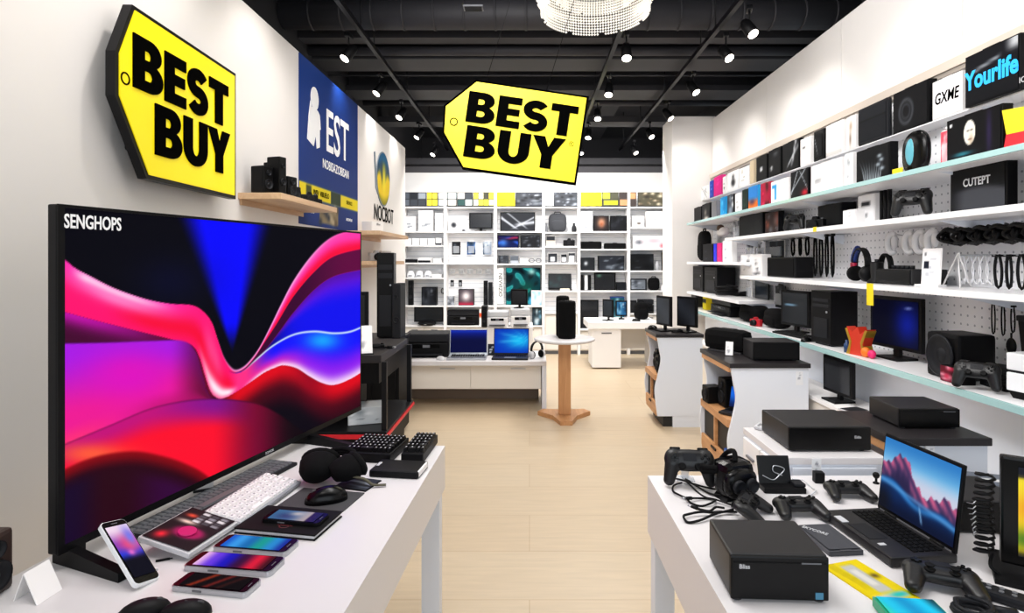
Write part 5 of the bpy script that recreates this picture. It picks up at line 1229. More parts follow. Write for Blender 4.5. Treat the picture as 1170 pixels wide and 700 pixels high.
BK = M('black_card', '08080a', .5, spec=.12); MAG = M('magenta_card', 'd2127a', .4); NAVY = M('navy_card', '16307a', .4); SKY = M('sky_card', '1c9ad8', .4); BEIGE = M('beige_card', 'c9b89a', .5); GRN = M('dark_green_card', '12241c', .4); CRIM = M('crimson_card', 'a8123a', .4); GRYC = M('grey_card_2', '77777c', .5)
GA = 'packs along the top right ledge'
# ---- top ledge, far to near
rbox(799, 811, .17, LA, 2.12, 'white pack with thin dark figure, farthest on the top right ledge', A_slash('efefee', '555a60', 3, 3), group=GA)
rbox(811, 815.5, .2, LA, 2.12, 'narrow royal blue pack on the top right ledge', A_plain('1b3aa8', '6a8ae8', 1), NAVY, group=GA)
rbox(815.5, 825, .22, LA, 2.12, 'magenta pack on the top right ledge', A_plain('d2127a', 'e8389a', 2), MAG, group=GA)
rbox(826, 830, .18, LA, 2.12, 'slim pale pack with grey print right of the magenta pack', A_plain('e4e4e4', '555555', 3), group=GA)
rbox(831, 844, .2, LA, 2.12, 'white box with black silhouette print on the top right ledge', lambda u, v: blob(blob(fill(u, 'f1f0ef'), u, v, .55, .4, .2, .22, '15161a', 2), u, v, .55, .72, .1, .12, '15161a'), group=GA)
rbox(845, 856, .19, LA, 2.12, 'plain white box with faint lines right of the silhouette box', A_plain('f3f2f0', 'b9b4ac', 8, 4), group=GA)
rbox(857, 862, .22, LA, 2.12, 'narrow beige pack on the top right ledge', A_plain('c9b89a'), BEIGE, group=GA)
rbox(864, 876.5, .225, LA, 2.12, 'black box with white leaf mark, farthest of three black boxes on the ledge', lambda u, v: blob(fill(u, '101114'), u, v, .5, .45, .13, .1, 'e8eaee', 2), BK, group=GA)
rbox(878, 892.5, .235, LA, 2.12, 'black box with small white ring mark, middle of three black boxes on the ledge', lambda u, v: blob(blob(fill(u, '101114'), u, v, .25, .3, .09, .07, 'e8eaee'), u, v, .6, .8, .2, .05, '6a6c72'), BK, group=GA)
rbox(894, 913.5, .235, LA, 2.12, 'black box with white streak, nearest of three black boxes on the ledge', A_slash('0e0f12', 'cfd3d8', 5, 2), BK, group=GA)
rbox(914.5, 927, .21, LA, 2.12, 'white box with short handwriting like print on the top right ledge', A_plain('f3f2f1', '3a3a3e', 21, 1), group=GA)
t = thing('phone_case_pack', 'black rounded phone shaped pack on the top right ledge', 'phone case', (2.13, rw(930, 941, 2.12)[0], LA), RZ)
MB().box(-.075, .075, -.012, .012, 0, .225, b=.03).build('shell', GLOSS, t); panel('printed_front', .1, .16, A_slash('101114', 'c8ccd2', 4, 1), t, (0, -.014, .03), res=(10, 14))
rbox(943.5, 963, .225, LA, 2.12, 'plain white carton with faint base print on the top right ledge', A_bands([(.16, 'dad8d4'), (.84, 'f4f3f2')]), group=GA)
rbox(967, 978, .22, LA, 2.12, 'white pack with brown figure drawing on the top right ledge', lambda u, v: blob(blob(fill(u, 'f2efec'), u, v, .5, .7, .15, .14, 'b9a188'), u, v, .45, .3, .12, .2, '8a7462'), group=GA)
t = thing('tablet_box', 'large black rounded tablet on the top right ledge', 'tablet', (2.13, rw(980, 1016, 2.12)[0], LA), RZ)
w_ = rw(980, 1016, 2.12)[1]; MB().box(-w_*.48, w_*.48, -.014, .014, 0, .236, b=.012).build('shell', DARK, t); panel('screen', w_*.86, .2, A_bands([(.62, '15171c'), (.06, '0a0b0d'), (.32, '1b1d22')]), t, (0, -.0165, .018), res=(10, 20), mat=PRINT)
rbox(1020, 1062, .235, LA, 2.12, 'black box printed with dark round lens on the top right ledge', lambda u, v: mixc(mixc(fill(u, '0d0d10'), hx('3a3d42'), np.exp(-((np.hypot((u-.38)*1.5, v-.45)-.3)/.05)**2)), hx('2c2e33'), np.exp(-((np.hypot((u-.38)*1.5, v-.45)-.18)/.04)**2)), BK, res=(36, 24), group=GA)
b = rbox(1065, 1100, .20, LA, 2.12, 'white box with black GXME lettering on the top right ledge', A_plain('f4f3f3'), group=GA)
text('GXME', .082, INK, b, (0, -.0265, .10), bold=.015, sx=.75, shear=.15)
b = rbox(1102, 1167, .243, LA, 2.10, 'big black box with bright blue lettering nearest on the top right ledge', lambda u, v: mixc(mixc(fill(u, '0c0d12'), hx('d8dce0'), ss(.72, .9, v)*ss(.72, .95, u)*.8), hx('a8b0b8'), np.exp(-((v-.62-.22*u)/.035)**2)*ss(.05, .2, u)*ss(.75, .6, u)*.7), BK, res=(40, 20), group=GA)
text('Yourlife', .118, M('cyan_ink', '22a8ee', .4, emit=.4), b, (.0, -.0265, .115), bold=.035, sx=.78); text('IO', .035, LIGHT, b, (.17, -.0265, .035))
# ---- lower row on shelf one
GB = 'packs on the glass edged right shelf'
X = 2.0
rbox(793, 801.5, .19, S1, X, 'plain black pack, farthest on the glass edged shelf', A_plain('141417'), BK, group=GB)
rbox(802, 811.5, .2, S1, X, 'black pack with pale face blob next to the farthest black pack', lambda u, v: blob(blob(fill(u, '18181b'), u, v, .45, .5, .16, .2, '8a8478'), u, v, .55, .12, .3, .14, 'd8d0c4'), BK, group=GB)
rbox(813, 819, .2, S1, X, 'narrow grey pack on the glass edged shelf', A_plain('77777c'), GRYC, group=GB)
rbox(823, 830, .21, S1, X, 'sky blue pack on the glass edged shelf', A_photo('1c9ad8', ['58c0f0', '0a78b8'], 2), SKY, group=GB)
rbox(831, 838.5, .21, S1, X, 'pack with dark photo print right of the sky blue pack', A_photo('3a3f4a', ['d8dce0', '15161a', '7a8a9a'], 6), BK, group=GB)
rbox(840, 847, .2, S1, X, 'slim white pack right of the dark photo pack', A_plain('efeeee', 'aaaaaa', 3), group=GB)
rbox(848, 854.5, .215, S1, X, 'black green pack left of the blue and orange pack', A_plain('12241c', '223a30', 3), GRN, group=GB)
rbox(855, 866.5, .22, S1, X, 'blue over orange sunset printed pack on the glass edged shelf', lambda u, v: blob(mixc(fill(u, 'e0702a'), hx('2a80d0'), ss(.3, .55, v)), u, v, .4, .35, .3, .12, '3a2a4a'), SKY, group=GB)
rbox(869, 879.5, .215, S1, X, 'crimson pack on the glass edged shelf', A_photo('a8123a', ['d82a5a', '3a0612'], 3, 4), CRIM, group=GB)
rbox(881, 890, .2, S1, X, 'white pack with blue corner stripe on the glass edged shelf', lambda u, v: rect(rect(fill(u, 'f2f2f2'), u, v, .45, .75, .2, .9, '2a9ad8'), u, v, .1, .75, .72, .9, '2a9ad8'), group=GB)
rbox(891, 901.5, .2, S1, X, 'plain white pack left of the black and red box', A_plain('f4f4f3', 'cccccc', 2), group=GB)
rbox(903, 924, .225, S1, X, 'black box with pale figures and red corner on the glass edged shelf', lambda u, v: blob(A_slash('101114', 'c0c8d0', 8, 3)(u, v), u, v, .85, .2, .2, .12, 'c0182a'), BK, group=GB, res=(20, 20))
rbox(926, 962, .22, S1, X, 'wide plain white carton on the glass edged shelf', A_plain('f5f4f4', '9a9a9e', 12, 2), group=GB)
rbox(965, 974.5, .225, S1, X, 'tall slim white pack left of the grass printed box', A_plain('f1f0ef', 'aeb2b8', 5, 4), group=GB)
def grass(u, v):
    c = fill(u, '0a0b0e')
    for k in range(9):
        x0 = .25+.06*k; c = mixc(c, hx('b8c4cc'), np.exp(-((u-x0-(k-4)*.09*v*v)/.018)**2)*ss(.85-.03*k, .1, v)*ss(.02, .1, v)*.85)
    for x, y in ((.72, .72), (.78, .6), (.68, .48), (.8, .35)): c = blob(c, u, v, x, y, .07, .05, '9aa6ae')
    return c
rbox(978, 1018, .215, S1, X, 'black box printed with pale grass blades on the glass edged shelf', grass, BK, group=GB, res=(44, 30))
t = thing('mouse_pack', 'black oval gaming mouse pack with teal streak and yellow sticker', 'computer mouse', (2.02, rw(1029, 1057, X)[0], S1), RZ)
MB().ell((0, 0, .115), (.098, .03, .115), n=28, e=.8).build('shell', GLOSS, t); MB().ell((-.01, -.024, .12), (.038, .012, .07), n=20).build('teal_stripe', M('teal_streak', '5aa8b8', .3), t)
MB().box(-.115, -.03, -.052, -.05, -.015, .045).build('yellow_sticker', YEL, t)
t = hang_pack('price_flag', 'red and white hanging flag between mouse pack and face printed box', 'price flag', .09, .2, A_photo('e8485a', ['f6e8ea', 'd0182e', 'f4c0c8'], 4, 9), (2.04, rw(1068, 1080, X)[0], S1+.005), RZ, d=.006)
def facebox(u, v):
    c = fill(u, '08080b'); e = ((u-.44)/.11)**2+((v-.62)/.27)**2; m = ss(1.15, .85, e); fc = mixc(fill(u, 'e8e4da'), hx('b8a890'), np.exp(-((u-.47)/.05)**2-((v-.45)/.14)**2)); fc = blob(fc, u, v, .41, .66, .025, .02, '2a2420'); fc = blob(fc, u, v, .48, .67, .025, .02, '2a2420'); fc = blob(fc, u, v, .445, .47, .035, .015, '6a4038')
    c = c*(1-m[:, None])+fc*m[:, None]; c = blob(c, u, v, .3, .18, .18, .04, '2a7a8a'); c = blob(c, u, v, .8, .5, .05, .5, '231a3a'); return rect(c, u, v, .04, .09, .86, .92, 'e8e8ea', .01)
rbox(1081, 1147, .218, S1, X, 'wide black box with pale oval face print on the glass edged shelf', facebox, BK, group=GB, res=(56, 30))
t = thing('shopping_pouch', 'yellow and red plastic pouch nearest on the glass edged shelf', 'pouch', (2.03, rw(1153, 1180, X)[0], S1), RZ+.2); t.scale = (.85, 1, .85)
MB().prism([(-.09, 0), (.10, 0), (.11, .09), (-.075, .09)], 'Y', -.03, .03).build('red_part', RED, t); MB().prism([(-.078, .09), (.11, .09), (.12, .2), (-.10, .215)], 'Y', -.025, .025).build('yellow_part', YEL, t); MB().box(-.04, .08, -.034, -.03, -.0, .03).build('white_label', WHITEC, t)
# ---- shelf two
rbox(844, 872, .20, S2, X, 'large plain black box, farthest on the controller shelf', A_grad(['0c0d10', '15161a']), BK, d=.14)
rbox(874, 890, .185, S2, X, 'dark box with reddish brown print on the controller shelf', A_photo('2a1a18', ['7a3a2a', '15100f', '5a5a60'], 4), BK)
MBX = 2.05
for p0, p1, lab in ((897, 919, 'smaller game controller standing on the right wall shelf beside the camera'), (1022, 1063, 'bigger game controller standing on the right wall shelf near the black boxed set')):
    y, w_, s = rw(p0, p1, 2.02); sc = 1.0 if p0 < 1000 else 1.15
    gamepad(lab, (2.04, y, S2+.083*sc), RZ+.55, sc, rx=math.radians(70))
camera_obj('camera', 'black camera with lens standing before a black box on the controller shelf', .13, (2.0, rw(921, 938, 1.98)[0], S2), RZ+.5)
rbox(934, 962, .17, S2, 2.06, 'plain black box behind the camera on the controller shelf', A_plain('0f1013'), BK, d=.1)
t = rbox(963, 978, .10, S2, 2.0, 'low white carton stack piece on the controller shelf', A_plain('f2f2f2', 'cccccc', 2), d=.12)
rbox(980, 1000, .185, S2, 2.06, 'white carton with black window on the controller shelf', lambda u, v: blob(rect(fill(u, 'eeeeef'), u, v, .2, .75, .62, .8, '25272c'), u, v, .5, .3, .1, .06, '3a3c40'), d=.1)
for k, (a_, b_) in enumerate(((1002, 1005.5), (1006.5, 1010), (1011, 1014.5))):
    y, w_, s = rw(a_, b_, 2.04); t = thing('stylus_stick', ['farthest', 'middle', 'nearest'][k]+' of three upright black sticks on the controller shelf', 'stick', (2.06, y, S2), RZ, 'upright black sticks')
    MB().cyl((0, 0, .006), (0, 0, .19), .012, n=12).build('barrel', BLACK, t); MB().cyl((0, 0, 0), (0, 0, .008), .016, n=12).build('base', DARK, t)
b = rbox(1085, 1152, .215, S2, X, 'wide black glossy box with small pale lettering on the controller shelf', lambda u, v: mixc(fill(u, '0a0b0e'), hx('4a4c52'), ss(.5, .35, v-.1*np.sin(u*3))*ss(-.1, .3, u)*.8), BK, res=(36, 20))
text('CUTEPT', .05, LIGHT, b, (0, -.0265, .135), bold=.02, sx=.85)
t = thing('oval_speaker', 'tall black oval speaker cut by picture edge on the controller shelf', 'speaker', (2.06, rw(1166, 1200, X)[0], S2), RZ); MB().ell((0, 0, .098), (.09, .05, .098), n=24, e=.8).build('shell', BLACK, t); MB().lathe([(0, -.004), (.05, -.002), (.055, .004)], 20, axis='Y', c=(0, -.05, .1)).build('driver_cone', DARK, t)
tag(MB().box(-.022, .022, -.001, .001, -.026, .006).build('price_sticker', YEL, None, (1.8805, rw(928, 934, 1.88)[0], S2-.002), (0, 0, RZ)), 'small yellow sticker on the edge of the controller shelf', 'price sticker')
tag(MB().box(-.03, .03, -.001, .001, -.115, .006).build('price_flag', YEL, None, (1.8805, rw(990, 998, 1.88)[0], S3), (0, 0, RZ)), 'long yellow price flag hanging off the eye level shelf', 'price flag')
# far bay small things on shelf two height (hung) and below
def onrz(p0, p1, X, z, f, *a, **k): pass
y, w_, s = rw(791, 804, 2.0); pouch('camera_bag', 'long black bag hanging in the farthest right bay', .26, .12, .38, (2.08, y, 1.50), RZ)
y, w_, s = rw(812, 826, 2.05); t = thing('cradle_holder', 'small brown and white cradle on pegboard in farthest right bay', 'holder', (2.12, y, 1.77), RZ); MB().ell((0, 0, .05), (.12, .05, .05), n=16, e=.7).build('cradle', WHITEC, t); MB().ell((-.02, -.02, .09), (.06, .04, .04), n=14).build('cover', M('brown_leather', '4a3424', .6), t); MB().box(-.02, .02, .04, .148, .03, .05).build('peg_arm', SILVER, t)
y, w_, s = rw(828, 841, 2.05); hang_pack('hanging_pack', 'pale framed blister pack hanging in farthest right bay', 'pack', .2, .2, A_photo('b8bcc4', ['7a808a', 'e8eaee', '3a3e46'], 3), (2.12, y, 1.73), RZ)
for p0, p1, c_, lab, mt in ((803, 815, ['121216', '2a2c34'], 'black pack on the short colourful shelf', BK), (815.5, 819, ['2a3ae0', '7a3ae8'], 'narrow blue violet pack on the short colourful shelf', NAVY), (819.5, 825, ['f02a7a', 'ff5a9a'], 'hot pink pack on the short colourful shelf', MAG), (825.5, 837, ['e8ecf0', 'a8b0ba'], 'silver white pack on the short colourful shelf', WHITEC)):
    rbox(p0, p1, .2 if p0 < 820 else .22, 1.49, 2.0, lab, A_photo(c_[0], [c_[1], c_[0]], 3, 4), mt, group='packs on the short colourful shelf')
y, w_, s = rw(791, 803.5, 2.0); pc_tower('computer_tower', 'left black tower on the lower short shelf of farthest right bay', w_*.9, .2, .30, (2.1, y, 1.14), RZ)
y, w_, s = rw(804, 820, 2.0); pc_tower('computer_tower', 'wider black tower on the lower short shelf of farthest right bay', w_*.9, .2, .29, (2.1, y, 1.14), RZ)
y, w_, s = rw(822, 841, 2.0); t = coil('cable', 'heap of black and white cable on the lower short shelf of farthest right bay', (2.02, y+.08, 1.14), .10, .014, 5, seed=21)
# hung packs above shelf three
for p0, p1, lab, art in ((848, 858, 'pale blister pack with dark earphones, farthest of the packs above the eye level shelf', A_photo('d8dae0', ['2a2c32', '15161a'], 3, 5)), (860, 870, 'pale blister pack with black leads above the eye level shelf', A_photo('d8dae0', ['1a1c20', '3a3c42'], 8, 6)), (874, 892, 'dark blue grey pack hanging above the eye level shelf', A_grid('2a3038', ['3a4450', '15181d', '4a5868'], 4, 2))):
    y, w_, s = rw(p0, p1, 2.15); hang_pack('hanging_pack', lab, 'pack', w_*.95, .17, art, (2.19, y, 1.525), RZ, group='blister packs hanging above the eye level shelf')
for k, px in enumerate((900, 908, 916)):
    y, w_, s = rw(px-3, px+3, 2.1); strap('strap', ['farthest', 'middle', 'nearest'][k]+' of three short black straps hanging above the eye level shelf', (2.14, y, 1.54), .145, RZ, 'short black straps', w=.05, seed=k)
for k, px in enumerate((928, 934.5, 941, 947.5)):
    y, w_, s = rw(px-3, px+3, 2.1); strap('strap', ['farthest', 'second farthest', 'second nearest', 'nearest'][k]+' of four long thin black straps hanging above the eye level shelf', (2.12, y, 1.385), .31, RZ, 'long thin black straps', w=.045, seed=k+5)
rbox(846, 871, .19, S3, 2.0, 'white carton with scattered black print on the eye level shelf', A_photo('f2f1f1', ['1a1a1e', 'f2f1f1', 'c0c0c4'], 9, 12, .1), d=.08)
y, w_, s = rw(875, 907, 2.0); speaker_box('speaker', 'wide rounded black speaker on the eye level shelf', w_, .14, .16, (2.08, y, S3), RZ, cones=0)
y, w_, s = rw(964, 986, 2.0); headphones('headphones', 'black headphones with blue and red band on the eye level shelf', (2.05, y, S3), RZ-.12, 1.15, mat=BLACK)
hp = bpy.data.objects[[o.name for o in bpy.data.objects if o.name.startswith('headphones')][-1]]
MB().tube([(.086*math.cos(a), -.002, .095+.093*math.sin(a)) for a in np.linspace(PI*.62, PI*.95, 8)], .017, 8).build('blue_cover', NAVY, hp)
MB().tube([(.086*math.cos(a), -.002, .095+.093*math.sin(a)) for a in np.linspace(PI*.97, PI*1.12, 6)], .018, 8).build('red_cover', CRIM, hp)
y, w_, s = rw(990, 1000, 2.05); headphones('headphones', 'plain black headphones behind the blue and red pair', (2.14, y, S3), RZ-.2, .95)
y, w_, s = rw(993, 999, 2.0); t = thing('black_cone_stand', 'small black flared stand beside the black console on eye level shelf', 'stand', (2.03, y, S3), RZ); MB().lathe([(.05, 0), (.05, .01), (.03, .03), (.035, .12), (.028, .125), (0, .125)], 18).build('body', BLACK, t); MB().cyl((0, 0, .12), (0, 0, .14), .012, n=10).build('knob', DARK, t)
y, w_, s = rw(1000, 1040, 2.0); t = slim_box('game_console', 'wide low black console with knobs on the eye level shelf', 'game console', w_*.98, .2, .085, (2.1, y, S3), RZ, slot=False)
for k in range(5): MB().cyl((-w_*.35+k*w_*.13, -.02, .085), (-w_*.35+k*w_*.13, -.02, .105), .012, n=10).build('knob', DARK, t)
y, w_, s = rw(1044, 1070, 2.02)
t = thing('leaflet_holder', 'white leaflet stand with small dark picture on the eye level shelf', 'leaflet holder', (2.05, y, S3), RZ+.25); t.scale = (.6, .6, .85)
MB().box(-.09, .09, -.003, .003, .01, .23, b=.002).build('board', WHITEC, t, (0, 0, 0), (-.1, 0, 0)); panel('printed_front', .16, .2, lambda u, v: rect(rect(A_plain('f3f3f4', 'c4c6cc', 4, 5)(u, v), u, v, .08, .38, .45, .68, '1a1e2a'), u, v, .1, .2, .84, .93, '4a4c52'), t, (0, -.006, .018), (-.1, 0, 0), res=(20, 26)); MB().box(-.11, .11, -.05, .04, 0, .012, b=.002).build('foot', WHITEC, t)
# white ear hooks, white cables, black rope, black straps
for k, px in enumerate((1018, 1038, 1050, 1064)):
    y, w_, s = rw(px-6, px+6, 2.12); t = thing('white_earpiece', ['farthest', 'second farthest', 'second nearest', 'nearest'][k]+' of four white hook shaped earpieces on the pegboard', 'earpiece', (2.13, y, 1.52), RZ+.5, 'white earpieces'); t.scale = (.85, 1, 1.1)
    pts = [(.035*math.cos(a), 0, .075+.05*math.sin(a)) for a in np.linspace(-2.2, 2.2, 16)]; pts = [(-p[0], p[1], p[2]) for p in pts]
    MB().tube(pts, [.012+.008*math.sin(PI*i/15) for i in range(16)], 10).build('hook', M('white_gloss', 'eff0f2', .25), t); MB().ell((.012, 0, .085), (.024, .016, .04), n=14).build('pad', M('white_gloss', 'eff0f2', .25), t); MB().tube([(0, .125, .12), (0, 0, .125)], .003, 6).build('peg_hook', SILVER, t)
y, w_, s = rw(1072, 1180, 2.05)
t = thing('cable_hank', 'thick black braided cable hanks hanging in a row above white cables', 'cable', (2.12, 2.05*F/(1120-CX), 1.56), RZ)
for k in range(6):
    pts = []; cx_ = -.22+k*.10
    for q in range(44): a_ = q*2*PI/10; pts.append((cx_+(.070+.010*math.sin(q*1.7))*math.cos(a_)+.005*math.sin(q), -.02+.025*math.sin(q*.9), .06+(.036+.010*math.cos(q*1.3))*math.sin(a_)))
    MB().tube(catmull(pts, 3), .009, 6).build('hank', BLACK, t)
MB().tube([(-.3, .06, .075), (.3, .06, .075)], .006, 6).build('hanging_bar', SILVER, t)
for k, px in enumerate((1084, 1092, 1100, 1108, 1116)):
    y, w_, s = rw(px-3, px+3, 2.1); t = thing('white_cable', 'thin white charging cable looped on a hook, one of a close row on the pegboard', 'cable', (2.17, y, 1.385), RZ, 'thin white cables on the pegboard')
    MB().tube(catmull([(-.005, 0, .14), (-.028, -.004, .08), (-.018, 0, .02), (.0, .004, .004), (.018, 0, .02), (.028, -.004, .08), (.005, 0, .14)], 5), .0035, 6).build('cord', M('white_cord', 'e4e5e9', .4), t); MB().tube([(0, .09, .14), (0, -.01, .145)], .003, 6).build('peg_hook', SILVER, t); MB().cyl((.01, 0, .0), (.012, 0, .03), .006, n=8).build('plug', LIGHT, t)
y, w_, s = rw(1072, 1088, 2.05); t = thing('wire_easel', 'small white wire easel beside the row of white cables', 'easel', (2.08, y, S3), RZ); MB().tube([(-.06, 0, 0), (.02, .02, .17), (.06, 0, 0)], .004, 6).build('front_legs', WHITEC, t); MB().tube([(.02, .02, .17), (.0, .1, 0)], .004, 6).build('back_leg', WHITEC, t)
for k, px in enumerate((1127, 1139, 1153, 1164)):
    y, w_, s = rw(px-4, px+4, 2.05); strap('strap', ['farthest', 'second farthest', 'second nearest', 'nearest'][k]+' of four thick black straps hanging just above the eye level shelf', (2.1, y, S3+.004), .155, RZ, 'thick black straps', w=.04, seed=k+20, mat=BLACK)
for k, (px, h_, z_) in enumerate(((1127, .16, 1.15), (1138, .15, 1.15), (1149, .13, 1.17))):
    y, w_, s = rw(px-3, px+3, 2.15); strap('wrist_strap', ['farthest', 'middle', 'nearest'][k]+' of three black cords hanging below the eye level shelf', (2.18, y, z_), h_, RZ, 'black cords below the eye level shelf', w=.022, seed=k+40, mat=BLACK)
y, w_, s = rw(1143, 1153, 2.15); t = thing('earphone_disc', 'black disc earphone hanging below nearest cord on the pegboard', 'earphone', (2.18, y-.0, 1.075), RZ); MB().ell((0, 0, .04), (.026, .012, .038), n=18).build('disc', BLACK, t); MB().tube([(0, 0, .07), (0, 0, .1)], .004, 6).build('cord', BLACK, t)
y, w_, s = rw(1160, 1185, 2.1); t = thing('black_holster', 'black tapered holster cut by picture edge on the pegboard', 'holster', (2.15, y, 1.11), RZ); MB().prism([(-.045, 0), (.045, 0), (.075, .15), (-.065, .15)], 'Y', -.03, .03).build('body', BLACK, t); MB().box(-.07, .078, -.034, .034, .13, .155, b=.005).build('rim', DARK, t); MB().box(-.015, .015, .03, .1, .1, .12).build('bracket', SILVER, t)
# ---- pegboard row between shelf three and the counter, far part
y, w_, s = rw(857, 873, 2.15); tv_flat('tablet', 'black framed tablet hanging on the pegboard above the far counter', 'tablet', w_*.95, .22, A_grad(['101318', '2a3038', '0c0e12'], 1.1), (2.2, y, 1.10), RZ, stand='none', dep=.02)
y, w_, s = rw(848, 855, 2.15); hang_pack('hanging_pack', 'slim white blister pack left of the hanging tablet', 'pack', .11, .2, A_slash('ececee', '8a8e96', 3, 1), (2.2, y, 1.12), RZ)
y, w_, s = rw(879, 892, 2.15); hang_pack('hanging_pack', 'black blister pack right of the hanging tablet', 'pack', w_*.9, .21, A_photo('17181c', ['8a8e96', '2a2c32', 'c8ccd2'], 5, 8, .12), (2.2, y, 1.09), RZ, mat=BK)
# ---- counter things
y, w_, s = rw(785, 797, 2.0); slim_box('black_media_box', 'small black box farthest on the right wall counter', 'media player', w_*.8, .18, .15, (2.08, y, CT), RZ, slot=False)
rbox(803, 807, .2, CT, 2.02, 'narrow yellow and black pack on the far counter', A_bands([(.4, 'e8d81a'), (.2, '2a2a1a'), (.4, 'f0e030')]), YEL, d=.1)
y, w_, s = rw(813, 837, 2.0); printer('printer', 'black printer on the far part of right wall counter', w_*.9, .24, .158, (2.1, y, CT), RZ)
y, w_, s = rw(840, 862, 1.98); pouch('camera_bag', 'soft black camera bag on the right wall counter', w_*.85, .18, .17, (2.07, y, CT), RZ)
y, w_, s = rw(866, 884, 1.98); pouch('camera_bag', 'black pouch beside the red camera on the right wall counter', w_*.9, .16, .17, (2.08, y, CT), RZ, handle=False)
y, w_, s = rw(860, 868, 1.95); camera_obj('camera', 'small red camera before the black pouch on the counter', .11, (1.95, y, CT), RZ+.4, mat=M('red_camera', 'c0222e', .4))
y, w_, s = rw(899, 929, 2.05); tv_flat('monitor', 'black monitor with pale blue streak on counter left of the computer tower', 'monitor', w_*.8, .33, lambda u, v: mixc(fill(u, '07080b'), hx('9ac8e8'), np.exp(-((v-.58-.06*u)/.03)**2)*ss(.0, .2, u)*ss(.8, .4, u)), (2.08, y+.12, CT), RZ+.2, res=(24, 20))
y, w_, s = rw(880, 924, 1.92); keyboard('keyboard', 'slim black keyboard lying at edge of the counter before a monitor', w_*.62, .13, (1.99, y+.04, CT), RZ+.15, nx=14, ny=5, keys=BLACK)
y, w_, s = rw(916, 926, 1.92); mouse('computer_mouse', 'black mouse on the counter left of the computer tower', (1.93, y, CT), RZ+.3, .9)
y, w_, s = rw(928, 966, 2.0); pc_tower('computer_tower', 'big black computer tower standing on the right wall counter', .21, .19, .36, (2.04, y, CT), RZ+.12)
t = thing('gift_bag', 'red and gold paper bag beside computer tower on the counter', 'bag', (1.97, rw(969, 990, 1.95)[0], CT), RZ+.2)
MB().prism([(-.05, 0), (.04, 0), (.06, .09), (.085, .16), (.03, .13), (.01, .17), (-.03, .135), (-.075, .165), (-.055, .09)], 'Y', -.03, .03).build('bag_body', M('red_orange_paper', 'c8321a', .5), t)
for sx in (-1, 1): MB().prism([(sx*.05, 0), (sx*.075, 0), (sx*.05, .07), (sx*.085, .152), (sx*.07, .155), (sx*.035, .08)], 'Y', -.033, .033).build('gold_strip', M('gold_foil', 'c9a23a', .3, .6), t)
for x, c_, r_ in ((.075, 'f07a1a', .03), (.12, 'e81a6a', .025)): MB().ell((x, -.03, r_), (r_, r_*.8, r_), n=14).build('rosette', M('rosette_'+c_, c_, .5), t)
tag(MB().lathe([(.018, 0), (.018, .05), (.01, .06), (.01, .075), (0, .075)], 14).build('small_bottle', M('blue_bottle', '1a3a6a', .3), None, (1.95, rw(964, 968, 1.94)[0], CT)), 'tiny dark blue bottle left of the red and gold bag', 'bottle')
y, w_, s = rw(991, 1052, 2.05); tv_flat('monitor', 'larger monitor with deep blue screen on counter beside the round speaker', 'monitor', w_*.84, .355, lambda u, v: blob(blob(fill(u, '05061a'), u, v, .78, .5, .25, .4, '0c1c8a'), u, v, .80, .86, .07, .02, '7a86c8'), (2.1, y+.04, CT), RZ+.10, res=(24, 20), mat=SCREEN)
y, w_, s = rw(1047, 1110, 1.98)
t = thing('subwoofer', 'black cube subwoofer with round front cone on the right wall counter', 'speaker', (2.06, y, CT), RZ+.05); t.scale = (.78, .78, .92); MB().box(-.125, .125, -.11, .13, 0, .235, b=.02).build('cabinet', BLACK, t)
MB().lathe([(.10, 0), (.108, -.015), (.098, -.02), (.085, -.006), (.04, .006), (.035, -.002), (0, -.006)], 30, axis='Y').build('driver_cone', DARK, t, (0, -.112, .12))
rbox(1074, 1098, .075, CT, 1.935, 'small dark box with red and pink print before the subwoofer', A_photo('5a1020', ['c02a4a', 'e8a0b0', '15060a'], 7, 7), BK, d=.07)
y, w_, s = rw(1090, 1146, 1.95); gamepad('big game controller propped on the glass counter edge before a black stack', (1.955, y, CT+.068), RZ+.75, 1.0, rx=math.radians(60))
for k in range(4):
    y, w_, s = rw(1134, 1147, 2.02); t = carton('game_case', ['bottom', 'second from bottom', 'second from top', 'top'][k]+' slim black case in the stack beside the white console', 'case', .16, .12, .022, A_plain('101114', '2a2c30', 3), (2.1, y+.05+.004*(k % 2), CT+.0235*k), RZ+.1*(k-1), mat=BK, group='slim black cases', res=(6, 4))
y, w_, s = rw(1154, 1206, 2.0); t = thing('game_console', 'white upright game console with dark groove at right edge of the counter', 'game console', (2.1, y-.01, CT), RZ+.25)
MB().box(-.12, .12, -.11, .11, .03, .105, b=.006).box(-.12, .12, -.11, .11, .115, .185, b=.006).build('shell', M('white_gloss', 'eff0f2', .25), t); MB().box(-.114, .114, -.104, .104, .1, .12).build('groove', DARK, t); MB().prism([(-.1, 0), (.1, 0), (.12, .03), (-.12, .03)], 'Y', -.1, .1).build('stand_base', BLACK, t)
# monitor under the counter
y, w_, s = rw(925, 958, 1.9); tv_flat('monitor', 'black monitor standing on low base cabinet beneath the counter', 'monitor', .30, .272, A_grad(['131416', '1f2022', '101012'], .9), (1.93, 3.55, .625), RZ+.06)
tag(MB().box(-.07, .07, -.05, .05, 0, .006, b=.002).box(-.06, .06, -.04, .04, .006, .009, 1).build('price_plate', [LIGHT, DARK], None, (1.90, 3.33, .625), (0, 0, .3)), 'small dark plate lying on the low base cabinet before the monitor', 'plate')
